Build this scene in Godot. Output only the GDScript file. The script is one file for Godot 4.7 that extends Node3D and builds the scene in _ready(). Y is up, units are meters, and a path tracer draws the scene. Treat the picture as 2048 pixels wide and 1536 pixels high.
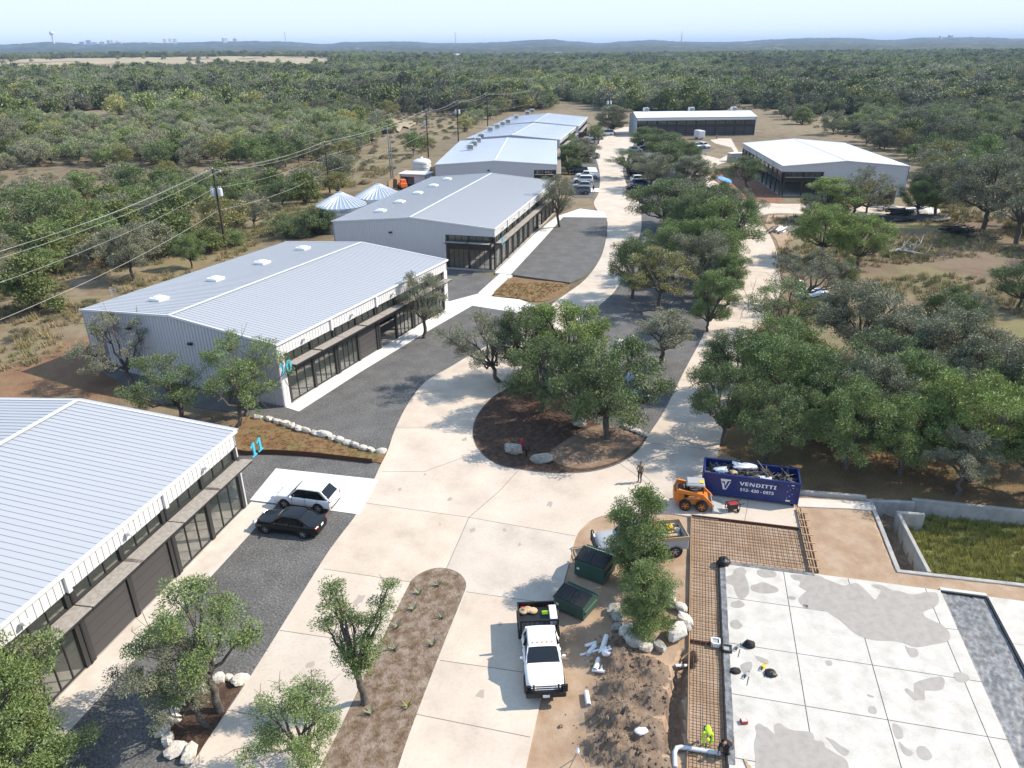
extends Node3D
# An aerial view of a business park of white metal buildings among live oaks. Units are metres, y is up, the camera hovers 30 m above the origin.

class Mesher:
	var v := PackedVector3Array()
	var n := PackedVector3Array()
	var c := PackedColorArray()
	var col := Color(1, 1, 1)

	func tri(a: Vector3, b: Vector3, d: Vector3) -> void:
		var m := (d - a).cross(b - a).normalized()
		v.append(a); v.append(b); v.append(d)
		n.append(m); n.append(m); n.append(m)
		c.append(col); c.append(col); c.append(col)

	func tri_out(a: Vector3, b: Vector3, d: Vector3, out: Vector3) -> void:
		if (d - a).cross(b - a).dot(out) < 0.0: tri(a, d, b)
		else: tri(a, b, d)

	func quad(a: Vector3, b: Vector3, d: Vector3, e: Vector3, out: Vector3) -> void:
		tri_out(a, b, d, out); tri_out(a, d, e, out)

	func box(at: Vector3, size: Vector3, basis := Basis.IDENTITY) -> void:
		var h := size * 0.5
		for axis in 3:
			for s in [-1.0, 1.0]:
				var o := Vector3(); o[axis] = s
				var u := Vector3(); u[(axis + 1) % 3] = h[(axis + 1) % 3]
				var w := Vector3(); w[(axis + 2) % 3] = h[(axis + 2) % 3]
				var m: Vector3 = o * h[axis]
				quad(at + basis * (m - u - w), at + basis * (m + u - w), at + basis * (m + u + w), at + basis * (m - u + w), basis * o)

	# a box between two corners
	func span(a: Vector3, b: Vector3) -> void:
		box((a + b) * 0.5, (b - a).abs())

	# a beam of rectangular section from a to b
	func beam(a: Vector3, b: Vector3, w: float, h: float, up := Vector3.UP) -> void:
		var z := (b - a).normalized()
		var x := up.cross(z)
		if x.length() < 0.01: x = Vector3.RIGHT.cross(z)
		x = x.normalized()
		box((a + b) * 0.5, Vector3(w, h, (b - a).length()), Basis(x, z.cross(x), z))

	# a box whose edges are cut by e
	func chamfer(at: Vector3, size: Vector3, e: float, basis := Basis.IDENTITY) -> void:
		var h := size * 0.5
		for axis in 3:
			var i := (axis + 1) % 3
			var j := (axis + 2) % 3
			for s in [-1.0, 1.0]:
				var o := Vector3(); o[axis] = s
				var p := []
				for q in [[-1, -1], [1, -1], [1, 1], [-1, 1]]:
					var k := Vector3()
					k[axis] = s * h[axis]; k[i] = q[0] * (h[i] - e); k[j] = q[1] * (h[j] - e)
					p.append(at + basis * k)
				quad(p[0], p[1], p[2], p[3], basis * o)
			for si in [-1.0, 1.0]:
				for sj in [-1.0, 1.0]:
					var p2 := []
					for t in [-1.0, 1.0]:
						var k1 := Vector3(); k1[axis] = t * (h[axis] - e); k1[i] = si * h[i]; k1[j] = sj * (h[j] - e)
						var k2 := Vector3(); k2[axis] = t * (h[axis] - e); k2[i] = si * (h[i] - e); k2[j] = sj * h[j]
						p2.append(at + basis * k1); p2.append(at + basis * k2)
					var o2 := Vector3(); o2[i] = si; o2[j] = sj
					quad(p2[0], p2[1], p2[3], p2[2], basis * o2)
		for sx in [-1.0, 1.0]:
			for sy in [-1.0, 1.0]:
				for sz in [-1.0, 1.0]:
					var a := Vector3(sx * h.x, sy * (h.y - e), sz * (h.z - e))
					var b := Vector3(sx * (h.x - e), sy * h.y, sz * (h.z - e))
					var d := Vector3(sx * (h.x - e), sy * (h.y - e), sz * h.z)
					tri_out(at + basis * a, at + basis * b, at + basis * d, basis * Vector3(sx, sy, sz))

	# rows of points, smooth; wrap joins the last column to the first
	func grid(rows: Array, wrap := false, smooth := true, flip := false) -> void:
		var nr := rows.size()
		var nc: int = rows[0].size()
		var nn := []
		for i in nr:
			var r := PackedVector3Array()
			for j in nc:
				var ju := (j + 1) % nc if wrap else mini(j + 1, nc - 1)
				var jd := (j - 1 + nc) % nc if wrap else maxi(j - 1, 0)
				var du: Vector3 = rows[mini(i + 1, nr - 1)][j] - rows[maxi(i - 1, 0)][j]
				var dw: Vector3 = rows[i][ju] - rows[i][jd]
				var m := du.cross(dw)
				if m.length() < 1e-9:
					m = (rows[i][j] - rows[nr / 2][0]) if nr > 1 else Vector3.UP
				r.append(-m.normalized() if flip else m.normalized())
			nn.append(r)
		for i in nr - 1:
			for j in (nc if wrap else nc - 1):
				var k := (j + 1) % nc
				var a: Vector3 = rows[i][j]; var b: Vector3 = rows[i][k]; var d: Vector3 = rows[i + 1][k]; var e: Vector3 = rows[i + 1][j]
				if smooth:
					var q := [[a, nn[i][j]], [b, nn[i][k]], [d, nn[i + 1][k]], [e, nn[i + 1][j]]]
					for t in ([[0, 1, 2], [0, 2, 3]] if not flip else [[0, 2, 1], [0, 3, 2]]):
						for s in t:
							v.append(q[s][0]); n.append(q[s][1]); c.append(col)
				elif flip:
					tri(a, d, b); tri(a, e, d)
				else:
					tri(a, b, d); tri(a, d, e)

	func tube(path: Array, radii: Array, sides := 6, caps := false) -> void:
		var rows := []
		var x := Vector3.ZERO
		for i in path.size():
			var t: Vector3 = (path[mini(i + 1, path.size() - 1)] - path[maxi(i - 1, 0)]).normalized()
			if x == Vector3.ZERO:
				x = t.cross(Vector3.UP if absf(t.y) < 0.9 else Vector3.RIGHT).normalized()
			else:
				x = (x - t * x.dot(t)).normalized()
			var y := t.cross(x)
			var r := PackedVector3Array()
			var rad: float = radii[mini(i, radii.size() - 1)]
			for k in sides:
				var a := TAU * k / sides
				r.append(path[i] + (x * cos(a) + y * sin(a)) * rad)
			rows.append(r)
		grid(rows, true, true, true)
		if caps:
			for e in [0, path.size() - 1]:
				var out: Vector3 = (path[0] - path[1]) if e == 0 else (path[e] - path[e - 1])
				for k in sides:
					tri_out(path[e], rows[e][k], rows[e][(k + 1) % sides], out)

	# a turned shape about y: profile of (radius, height)
	func lathe(profile: Array, sides := 16, at := Vector3.ZERO, smooth := true, basis := Basis.IDENTITY) -> void:
		var rows := []
		for p in profile:
			var r := PackedVector3Array()
			for k in sides:
				var a := TAU * k / sides
				r.append(at + basis * Vector3(cos(a) * p.x, p.y, sin(a) * p.x))
			rows.append(r)
		grid(rows, true, smooth, false)

	# a flat polygon in (x, z), with sides down to y0
	func prism(poly: PackedVector2Array, y0: float, y1: float, sides := true) -> void:
		var idx := Geometry2D.triangulate_polygon(poly)
		for i in range(0, idx.size(), 3):
			var p := []
			for k in 3:
				var q := poly[idx[i + k]]
				p.append(Vector3(q.x, y1, q.y))
			tri_out(p[0], p[1], p[2], Vector3.UP)
		if sides:
			var ccw := not Geometry2D.is_polygon_clockwise(poly)
			for i in poly.size():
				var a := poly[i]; var b := poly[(i + 1) % poly.size()]
				var o := Vector3(b.y - a.y, 0, a.x - b.x) * (1.0 if ccw else -1.0)
				quad(Vector3(a.x, y0, a.y), Vector3(b.x, y0, b.y), Vector3(b.x, y1, b.y), Vector3(a.x, y1, a.y), o)

	# polygon in a frame, pushed along depth both ways (thickness t)
	func plate(poly: PackedVector2Array, frame: Transform3D, t: float) -> void:
		var idx := Geometry2D.triangulate_polygon(poly)
		for s in [-0.5, 0.5]:
			for i in range(0, idx.size(), 3):
				var p := []
				for k in 3:
					var q := poly[idx[i + k]]
					p.append(frame * Vector3(q.x, q.y, s * t))
				tri_out(p[0], p[1], p[2], frame.basis.z * s)
		var ccw := not Geometry2D.is_polygon_clockwise(poly)
		for i in poly.size():
			var a := poly[i]; var b := poly[(i + 1) % poly.size()]
			var o := frame.basis * (Vector3(b.y - a.y, a.x - b.x, 0) * (1.0 if ccw else -1.0))
			quad(frame * Vector3(a.x, a.y, -t / 2), frame * Vector3(b.x, b.y, -t / 2), frame * Vector3(b.x, b.y, t / 2), frame * Vector3(a.x, a.y, t / 2), o)

	func add(other: Mesher, t: Transform3D) -> void:
		v.append_array(t * other.v)
		var r := Transform3D(t.basis.orthonormalized(), Vector3.ZERO)
		n.append_array(r * other.n)
		c.append_array(other.c)

	func mesh(with_normals := true) -> ArrayMesh:
		var a := []
		a.resize(Mesh.ARRAY_MAX)
		a[Mesh.ARRAY_VERTEX] = v
		if with_normals: a[Mesh.ARRAY_NORMAL] = n
		a[Mesh.ARRAY_COLOR] = c
		var m := ArrayMesh.new()
		m.add_surface_from_arrays(Mesh.PRIMITIVE_TRIANGLES, a)
		return m


var taken := {}
var M := {}
var rng := RandomNumberGenerator.new()
var rough_land := FastNoiseLite.new()
const SUN_TRAVEL := Vector3(-1.1, -1.0, 0.2)


func _ready() -> void:
	var cam := Camera3D.new()
	cam.name = "camera"
	cam.fov = 55.49
	cam.near = 0.5
	cam.far = 30000.0
	cam.position = Vector3(0, 30, 0)
	cam.basis = Basis(Vector3.RIGHT, deg_to_rad(-24.526)) * Basis(Vector3.BACK, deg_to_rad(-0.602))
	add_child(cam)
	cam.current = true

	var sky := ProceduralSkyMaterial.new()
	sky.sky_top_color = Color(0.61, 0.725, 0.87)
	sky.sky_horizon_color = Color(0.91, 0.945, 0.975)
	sky.sky_curve = 0.12
	sky.ground_bottom_color = Color(0.35, 0.33, 0.28)
	sky.ground_horizon_color = Color(0.70, 0.76, 0.82)
	sky.sky_energy_multiplier = 1.0
	var env := Environment.new()
	env.background_mode = Environment.BG_SKY
	env.sky = Sky.new()
	env.sky.sky_material = sky
	env.tonemap_mode = Environment.TONE_MAPPER_LINEAR
	env.tonemap_exposure = 1.45
	env.sdfgi_enabled = true
	env.ssao_enabled = true
	env.ssil_enabled = true
	env.fog_enabled = true
	env.fog_density = 0.00009
	env.fog_light_color = Color(0.70, 0.82, 0.97)
	var we := WorldEnvironment.new()
	we.name = "world_environment"
	we.environment = env
	add_child(we)

	var sun := DirectionalLight3D.new()
	sun.name = "sun"
	sun.light_energy = 1.5
	sun.light_color = Color(1.0, 0.955, 0.89)
	sun.light_angular_distance = 0.5
	sun.shadow_enabled = true
	sun.look_at_from_position(Vector3.ZERO, SUN_TRAVEL, Vector3.UP)
	add_child(sun)

	rng.seed = 20240611
	rough_land.seed = 5
	rough_land.frequency = 0.011
	rough_land.fractal_octaves = 4
	make_materials()
	make_ground()
	make_hills()
	make_pavements()
	make_buildings()
	make_tree_kinds()
	make_near_trees()
	make_woodland()
	make_power_line()
	make_parked_vehicles()
	make_building_site()
	make_stones_and_small_things()
	make_people()


func numbered(called: String) -> String:
	var k: int = taken.get(called, 0)
	taken[called] = k + 1
	return called if k == 0 else "%s_%03d" % [called, k]


func tag(o: Node3D, label: String, category := "", group := "", kind := "") -> Node3D:
	if label: o.set_meta("label", label)
	if category: o.set_meta("category", category)
	if group: o.set_meta("group", group)
	if kind: o.set_meta("kind", kind)
	return o


# a Node3D at a thing's base, added to the root; its children are its parts
func thing(called: String, label: String, category: String, at := Vector3.ZERO, turn := 0.0, group := "") -> Node3D:
	var o := Node3D.new()
	o.name = numbered(called)
	add_child(o)
	o.position = at
	o.rotation.y = turn
	tag(o, label, category, group)
	return o


var part_names := {}

func part(called: String, m, mat: Material, parent: Node3D = null, normals := true) -> MeshInstance3D:
	var o := MeshInstance3D.new()
	if parent == null:
		o.name = numbered(called)
	else:
		var key := "%d/%s" % [parent.get_instance_id(), called]
		var k: int = part_names.get(key, 0)
		part_names[key] = k + 1
		o.name = called if k == 0 else "%s_%03d" % [called, k]
	o.mesh = m.mesh(normals) if m is Mesher else m
	o.material_override = mat
	(parent if parent else self).add_child(o, true)
	return o


func structure(called: String, m, mat: Material, label := "", parent: Node3D = null) -> MeshInstance3D:
	var o := part(called, m, mat, parent)
	if parent == null: o.set_meta("kind", "structure")
	if label: o.set_meta("label", label)
	return o


func copy_thing(o: Node3D, label: String, at: Vector3, turn: float, group := "") -> Node3D:
	var r: Node3D = o.duplicate()
	r.name = numbered(String(o.name).rstrip("0123456789").trim_suffix("_"))
	add_child(r)
	r.position = at
	r.rotation.y = turn
	r.set_meta("label", label)
	if group: r.set_meta("group", group)
	return r


func v3(p: Vector2, y := 0.0) -> Vector3:
	return Vector3(p.x, y, p.y)


# points from a flat list x, z, x, z ...
func pl(a: Array) -> Array:
	var out := []
	for i in range(0, a.size(), 2): out.append(Vector2(a[i], a[i + 1]))
	return out


func poly(points: Array) -> PackedVector2Array:
	return PackedVector2Array(points)


# a smooth closed outline through points
func curve(points: Array, closed := true, steps := 6) -> PackedVector2Array:
	var out := PackedVector2Array()
	var k := points.size()
	for i in (k if closed else k - 1):
		var p0: Vector2 = points[(i - 1 + k) % k] if closed or i > 0 else points[0]
		var p1: Vector2 = points[i]
		var p2: Vector2 = points[(i + 1) % k]
		var p3: Vector2 = points[(i + 2) % k] if closed or i + 2 < k else points[k - 1]
		for s in steps:
			out.append(p1.cubic_interpolate(p2, p0, p3, float(s) / steps))
	if not closed: out.append(points[k - 1])
	return out


func lin(r: float, g: float, b: float) -> Color:
	return Color(r, g, b).linear_to_srgb()


# plain material from a linear base colour
func plain(key: String, r: float, g: float, b: float, rough := 0.7, metal := 0.0) -> StandardMaterial3D:
	var m := StandardMaterial3D.new()
	m.resource_name = key
	m.albedo_color = lin(r, g, b)
	m.roughness = rough
	m.metallic = metal
	m.cull_mode = BaseMaterial3D.CULL_DISABLED
	M[key] = m
	return m


func noise_tex(sd: int, freq: float, octaves: int, stops: Array, size := 512, kind := FastNoiseLite.TYPE_SIMPLEX_SMOOTH) -> NoiseTexture2D:
	var f := FastNoiseLite.new()
	f.seed = sd
	f.noise_type = kind
	f.frequency = freq
	f.fractal_octaves = octaves
	f.fractal_gain = 0.6
	var t := NoiseTexture2D.new()
	t.width = size
	t.height = size
	t.seamless = true
	t.seamless_blend_skirt = 0.2
	t.noise = f
	if stops.size():
		var g := Gradient.new()
		var off := PackedFloat32Array()
		var cols := PackedColorArray()
		for s in stops:
			off.append(s[0]); cols.append(lin(s[1], s[2], s[3]))
		g.offsets = off
		g.colors = cols
		t.color_ramp = g
	return t


# a patchy material laid in world metres: broad patches (texture repeats every `broad` metres) times grain (every `fine` metres)
func earth(key: String, sd: int, stops: Array, grain: Array, broad: float, fine: float, rough := 0.95, bump := 0.0, octaves := 5) -> StandardMaterial3D:
	var m := plain(key, 1, 1, 1, rough)
	m.albedo_texture = noise_tex(sd, 0.006, octaves, stops, 1024)
	m.uv1_triplanar = true
	m.uv1_world_triplanar = true
	m.uv1_scale = Vector3.ONE / broad
	m.detail_enabled = true
	m.detail_blend_mode = BaseMaterial3D.BLEND_MODE_MUL
	m.detail_uv_layer = BaseMaterial3D.DETAIL_UV_2
	m.detail_albedo = noise_tex(sd + 7, 0.06, 4, grain, 512)
	m.uv2_triplanar = true
	m.uv2_world_triplanar = true
	m.uv2_scale = Vector3.ONE / fine
	if bump > 0.0:
		m.heightmap_enabled = true
		m.heightmap_texture = noise_tex(sd + 3, 0.05, 4, [], 512)
		m.heightmap_scale = bump
	return m


func make_materials() -> void:
	var e := earth("dry_ground", 11, [[0.0, .17, .12, .075], [0.35, .235, .175, .11], [0.55, .29, .225, .145], [0.75, .24, .205, .115], [1.0, .17, .165, .08]], [[0.2, .45, .45, .42], [0.5, .85, .85, .85], [0.8, 1.0, .98, .93]], 46.0, 5.3, 0.98, 0.0)
	e.vertex_color_use_as_albedo = true
	earth("concrete", 21, [[0.0, .46, 0.384, 0.315], [0.35, .54, 0.458, 0.376], [0.6, .575, 0.492, 0.404], [1.0, .63, 0.552, 0.456]], [[0.1, .88, .87, .86], [0.4, .96, .96, .96], [1.0, 1, 1, 1]], 31.0, 9.1, 0.9)
	earth("concrete_warm", 26, [[0.0, .45, 0.369, 0.296], [0.35, .53, 0.443, 0.357], [0.6, .57, 0.483, 0.390], [1.0, .62, 0.537, 0.437]], [[0.1, .86, .85, .84], [0.4, .96, .96, .96], [1.0, 1, 1, 1]], 23.0, 6.1, 0.9)
	earth("concrete_cool", 27, [[0.0, .42, 0.360, 0.301], [0.35, .5, 0.433, 0.367], [0.6, .545, 0.478, 0.404], [1.0, .59, 0.522, 0.446]], [[0.1, .86, .85, .84], [0.4, .96, .96, .96], [1.0, 1, 1, 1]], 27.0, 7.3, 0.9)
	earth("white_concrete", 22, [[0.0, .66, .645, .62], [0.5, .71, .70, .68], [1.0, .76, .75, .735]], [[0.1, .9, .9, .9], [0.5, .98, .98, .98], [1.0, 1, 1, 1]], 19.0, 5.1, 0.9)
	earth("walk_concrete", 23, [[0.0, .52, .45, .385], [0.5, .60, .54, .47], [1.0, .66, .61, .55]], [[0.1, .9, .9, .9], [0.5, .98, .98, .98], [1.0, 1, 1, 1]], 13.0, 4.1, 0.9)
	earth("old_concrete", 24, [[0.0, .30, .285, .265], [0.5, .40, .385, .36], [1.0, .50, .48, .455]], [[0.1, .7, .7, .7], [0.5, .95, .95, .95], [1.0, 1, 1, 1]], 7.0, 1.9, 0.95)
	earth("slab_concrete", 25, [[0.0, 0.413, 0.388, 0.345], [0.35, 0.502, 0.475, 0.429], [0.7, 0.561, 0.534, 0.486], [1.0, 0.600, 0.576, 0.532]], [[0.1, .82, .815, .80], [0.5, .97, .97, .97], [1.0, 1, 1, 1]], 9.0, 3.1, 0.85)
	earth("gravel", 31, [[0.0, .185, .18, .172], [0.5, .235, .228, .218], [1.0, .29, .282, .27]], [[0.15, .24, .24, .24], [0.45, .47, .47, .47], [0.68, .6, .6, .6], [0.82, .95, .95, .95]], 17.0, 5.5, 0.95, 2.0)
	earth("mulch", 32, [[0.0, .15, .10, .07], [0.35, .24, .175, .13], [0.55, .31, .245, .195], [1.0, .43, .365, .305]], [[0.2, .3, .27, .25], [0.5, .85, .82, .8], [0.8, 1, 1, 1]], 6.0, 1.1, 1.0, 4.0)
	earth("straw", 39, [[0.0, .16, .10, .066], [0.45, .25, .175, .12], [1.0, .37, .285, .21]], [[0.2, .3, .27, .25], [0.5, .85, .82, .8], [0.8, 1, 1, 1]], 5.0, 1.1)
	earth("bark", 33, [[0.0, .055, .032, .020], [0.5, .105, .062, .040], [1.0, .19, .125, .082]], [[0.2, .3, .27, .25], [0.5, .85, .82, .8], [0.8, 1, 1, 1]], 4.0, 0.9, 1.0, 4.0)
	earth("brown_grass", 34, [[0.0, .17, .085, .042], [0.35, .235, .13, .062], [0.6, .25, .165, .075], [0.8, .21, .175, .07], [1.0, .15, .15, .05]], [[0.2, .5, .48, .45], [0.6, .95, .95, .95], [1.0, 1, 1, 1]], 11.0, 1.7, 1.0, 3.0)
	earth("red_dirt", 35, [[0.0, .19, .085, .045], [0.5, .27, .135, .075], [1.0, .34, .21, .13]], [[0.2, .5, .48, .45], [0.6, .95, .95, .95], [1.0, 1, 1, 1]], 9.0, 1.9, 1.0, 3.0)
	earth("tan_dirt", 36, [[0.0, .31, .205, .13], [0.45, .38, .27, .18], [0.7, .42, .31, .22], [1.0, .46, .36, .265]], [[0.1, .62, .59, .56], [0.5, .95, .94, .93], [1.0, 1, 1, 1]], 12.0, 1.9, 1.0, 1.2)
	earth("soil", 37, [[0.0, .13, .092, .066], [0.4, .20, .146, .104], [0.7, .27, .20, .147], [1.0, .35, .273, .20]], [[0.15, .4, .38, .36], [0.5, .88, .87, .86], [1.0, 1, 1, 1]], 5.0, 1.3, 1.0, 5.0)
	earth("basin_grass", 38, [[0.0, .24, .19, .09], [0.35, .26, .25, .09], [0.6, .20, .23, .07], [1.0, .13, .17, .045]], [[0.2, .45, .45, .42], [0.6, .95, .95, .95], [1.0, 1, 1, 1]], 7.0, 1.5, 1.0, 4.0)
	earth("stone", 41, [[0.0, .40, .32, .235], [0.35, .58, .53, .46], [0.7, .70, .67, .61], [1.0, .76, .74, .69]], [[0.1, .5, .47, .43], [0.4, .95, .95, .94], [1.0, 1, 1, 1]], 3.1, 0.9, 0.95, 3.0)
	earth("grey_stone", 42, [[0.0, .17, .155, .13], [0.4, .34, .32, .285], [1.0, .58, .56, .52]], [[0.1, .4, .4, .4], [0.5, .95, .95, .94], [1.0, 1, 1, 1]], 2.3, 0.7, 0.95, 4.0)
	earth("hill_forest", 43, [[0.0, .030, .040, .020], [0.5, .050, .062, .030], [0.72, .075, .085, .045], [0.82, .20, .17, .11], [1.0, .26, .22, .15]], [[0.3, .4, .45, .4], [0.6, .95, .95, .95], [1.0, 1, 1, 1]], 1900.0, 90.0, 1.0, 0.0)
	earth("pasture", 44, [[0.0, .30, .235, .145], [0.5, .38, .315, .205], [1.0, .45, .385, .265]], [[0.2, .8, .78, .74], [0.6, .97, .97, .96], [1.0, 1, 1, 1]], 400.0, 37.0, 1.0, 0.0)
	for k in 3:
		var s = 1.0 + [0.0, 0.015, -0.012][k]
		var rm := plain("roof_%d" % k, .405 * s, .418 * s, .44 * s, 0.48, 0.04)
		rm.roughness = 0.4
	plain("white_roof", .84, .85, .86, 0.45, 0.05)
	plain("pale_roof", .64, .68, .735, 0.45, 0.1)
	plain("ridge_metal", .68, .71, .76, 0.45, 0.2)
	plain("white_metal", .66, .66, .66, 0.5, 0.05)
	plain("wall_metal", .52, .53, .555, 0.5, 0.1)
	plain("dark_metal", .035, .034, .034, 0.55, 0.1)
	plain("dark_panel", .058, .055, .055, 0.6, 0.0)
	plain("black", .010, .010, .011, 0.5)
	plain("rubber", .016, .016, .017, 0.85)
	plain("steel", .40, .41, .42, 0.35, 0.8)
	plain("galvanized", .62, .65, .68, 0.32, 0.75)
	plain("rust_steel", .085, .038, .022, 0.9, 0.1)
	plain("interior", .50, .48, .42, 0.9)
	plain("ceiling_metal", .30, .30, .31, 0.8)
	plain("skylight_dome", .72, .78, .83, 0.3)
	plain("cyan", .05, .42, .58, 0.5)
	plain("rebar", .075, .040, .026, 0.9)
	plain("form_board", .33, .22, .135, 0.95)
	plain("joint", .17, .15, .13, 1.0)
	plain("wire_metal", .42, .42, .40, 0.5, 0.3)
	plain("pole_wood", .050, .036, .026, 0.95)
	plain("silver_wood", .42, .40, .38, 0.9)
	plain("transformer", .55, .57, .60, 0.5)
	plain("plastic_white", .80, .80, .80, 0.45)
	plain("tyre_rim", .45, .46, .47, 0.35, 0.7)
	plain("lamp_glass", .75, .76, .78, 0.15)
	plain("red_lamp", .35, .02, .015, 0.25)
	plain("stain", .37, .315, .27, 0.85)
	earth("wet_slab", 46, [[0.0, .29, .262, .23], [0.5, .335, .31, .278], [1.0, .38, .355, .325]], [[0.1, .85, .85, .84], [0.5, .97, .97, .97], [1.0, 1, 1, 1]], 4.0, 1.7, 0.6)
	plain("wet_edge", .475, .43, .385, 0.6)
	earth("plastic_sheet", 45, [[0.0, .075, .077, .08], [0.4, .17, .175, .18], [0.7, .27, .275, .285], [1.0, .40, .41, .42]], [[0.2, .4, .4, .4], [0.5, .9, .9, .9], [0.8, 1, 1, 1]], 3.7, 1.3, 0.5)
	plain("orange_paint", .62, .20, .035, 0.45)
	plain("machine_grey", .33, .34, .335, 0.6)
	plain("roll_blue", .012, .024, .13, 0.45)
	plain("letter_white", .75, .75, .74, 0.6)
	plain("bin_green", .035, .085, .062, 0.55)
	plain("bin_pale", .19, .27, .22, 0.6)
	plain("hivis", .55, .85, .03, 0.8)
	plain("reflective", .62, .64, .62, 0.4)
	plain("skin", .32, .17, .11, 0.6)
	plain("hair", .012, .009, .008, 0.7)
	plain("navy_cloth", .018, .022, .035, 0.9)
	plain("khaki_cloth", .23, .19, .125, 0.9)
	plain("grey_cloth", .14, .15, .16, 0.9)
	plain("white_cloth", .70, .69, .66, 0.9)
	plain("tan_wood", .44, .32, .20, 0.9)
	plain("red_paint", .30, .025, .025, 0.5)
	plain("red_plastic", .62, .035, .06, 0.4)
	plain("yellow_plastic", .75, .50, .02, 0.4)
	plain("tarp_blue", .16, .36, .68, 0.5)
	plain("dead_wood", .30, .27, .235, 0.95)
	plain("orange_net", .80, .16, .03, 0.7)
	for k in [["car_white", .78, .79, .80], ["car_black", .006, .0065, .008], ["car_silver", .38, .39, .40], ["car_grey", .13, .14, .15], ["car_red", .28, .02, .02], ["car_blue", .03, .07, .16], ["car_tan", .33, .29, .24]]:
		var p := plain(k[0], k[1], k[2], k[3], 0.32, 0.0)
		p.clearcoat_enabled = true
		p.metallic_specular = 0.35
		p.clearcoat = 0.5
		p.clearcoat_roughness = 0.06
	var tinted := plain("car_glass", .008, .009, .010, 0.06)
	tinted.metallic_specular = 0.6
	var g := plain("window_glass", .10, .13, .11, 0.04)
	g.transparency = BaseMaterial3D.TRANSPARENCY_ALPHA
	g.albedo_color.a = 0.14
	var w := earth("slat_wood", 51, [[0.0, .27, .24, .21], [0.5, .37, .34, .305], [1.0, .47, .435, .395]], [[0.2, .6, .58, .55], [0.6, .95, .95, .95], [1.0, 1, 1, 1]], 2.2, 0.6, 0.95, 0.0)
	w.uv1_world_triplanar = true
	var bk := earth("trunk", 52, [[0.0, .085, .072, .060], [0.5, .155, .138, .120], [1.0, .26, .24, .215]], [[0.2, .35, .33, .3], [0.6, .9, .9, .9], [1.0, 1, 1, 1]], 1.7, 0.4, 1.0, 3.0)
	bk.uv1_triplanar_sharpness = 2.0
	for k in [["leaf_grey", 1.0, 1.0, 1.0], ["leaf_green", 0.78, 1.04, .52], ["leaf_dark", .58, .77, .45], ["leaf_olive", 1.06, 1.0, .56], ["leaf_bright", 1.0, 1.28, .52], ["leaf_cedar", .66, .78, .36]]:
		var l := plain(k[0], .22 * k[1], .225 * k[2], .145 * k[3], 0.62)
		l.vertex_color_use_as_albedo = true
		l.backlight_enabled = true
		l.backlight = Color(.36, .38, .24)
	var tuft := plain("dry_tuft", .35, .28, .15, 0.9)
	tuft.vertex_color_use_as_albedo = true
	tuft.backlight_enabled = true
	tuft.backlight = Color(.3, .3, .3)


const CUT := [0.0, 44.8, -52.8, -19.2]
var channel_poly := poly(pl([25.85, -44.7, 29.06, -44.42, 28.95, -42.85, 27.15, -43.1, 26.02, -36.65, 24.2, -36.85]))
var basin_poly := poly(pl([27.15, -43.05, 28.95, -42.8, 29.02, -44.75, 52, -39.6, 52, -31, 26.05, -36.4]))
var trench := curve(pl([9.48, -29.98, 8.82, -28.93, 8.3, -27.61, 7.85, -26.06, 7.54, -24.34]), false, 5)
var mounds := []
var site_poly := poly(pl([-33.27, -23.6, -55.72, -53.79, -49.72, -77.71, -39.9, -154.7, -26.7, -255.6, -2.2, -416.1, 50.9, -490.7, 84.5, -485.2, 131.2, -397.8, 115.6, -209.7, 82.7, -148.2, 67.8, -146.5, 51.7, -140.2, 41.06, -100.3, 32.58, -83.62, 17.03, -52.25, 21.27, -45.83, 46.54, -40.72, 27.93, -19.13]))


func far_rise(x: float, z: float) -> float:
	var t := clampf((Vector2(x, z).length() - 500.0) / 1400.0, 0.0, 1.0)
	var left := clampf(-atan2(x, -z) / 0.3, 0.0, 1.0)
	return (11.0 + 13.0 * left) * t * t * (3.0 - 2.0 * t)


func outside(p: Vector2, ring: PackedVector2Array) -> float:
	if Geometry2D.is_point_in_polygon(p, ring): return 0.0
	var d := 1e9
	for i in ring.size():
		d = minf(d, p.distance_to(Geometry2D.get_closest_point_to_segment(p, ring[i], ring[(i + 1) % ring.size()])))
	return d


func land(x: float, z: float) -> float:
	var p := Vector2(x, z)
	var h := far_rise(x, z)
	var r := p.length()
	if r < 600.0:
		var k := clampf(outside(p, site_poly) / 14.0, 0.0, 1.0)
		h += k * (0.75 * rough_land.get_noise_2d(x, z) + 0.16 * rough_land.get_noise_2d(x * 9.0, z * 9.0))
	else:
		h += 2.0 * rough_land.get_noise_2d(x, z)
	return h - 0.03


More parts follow.
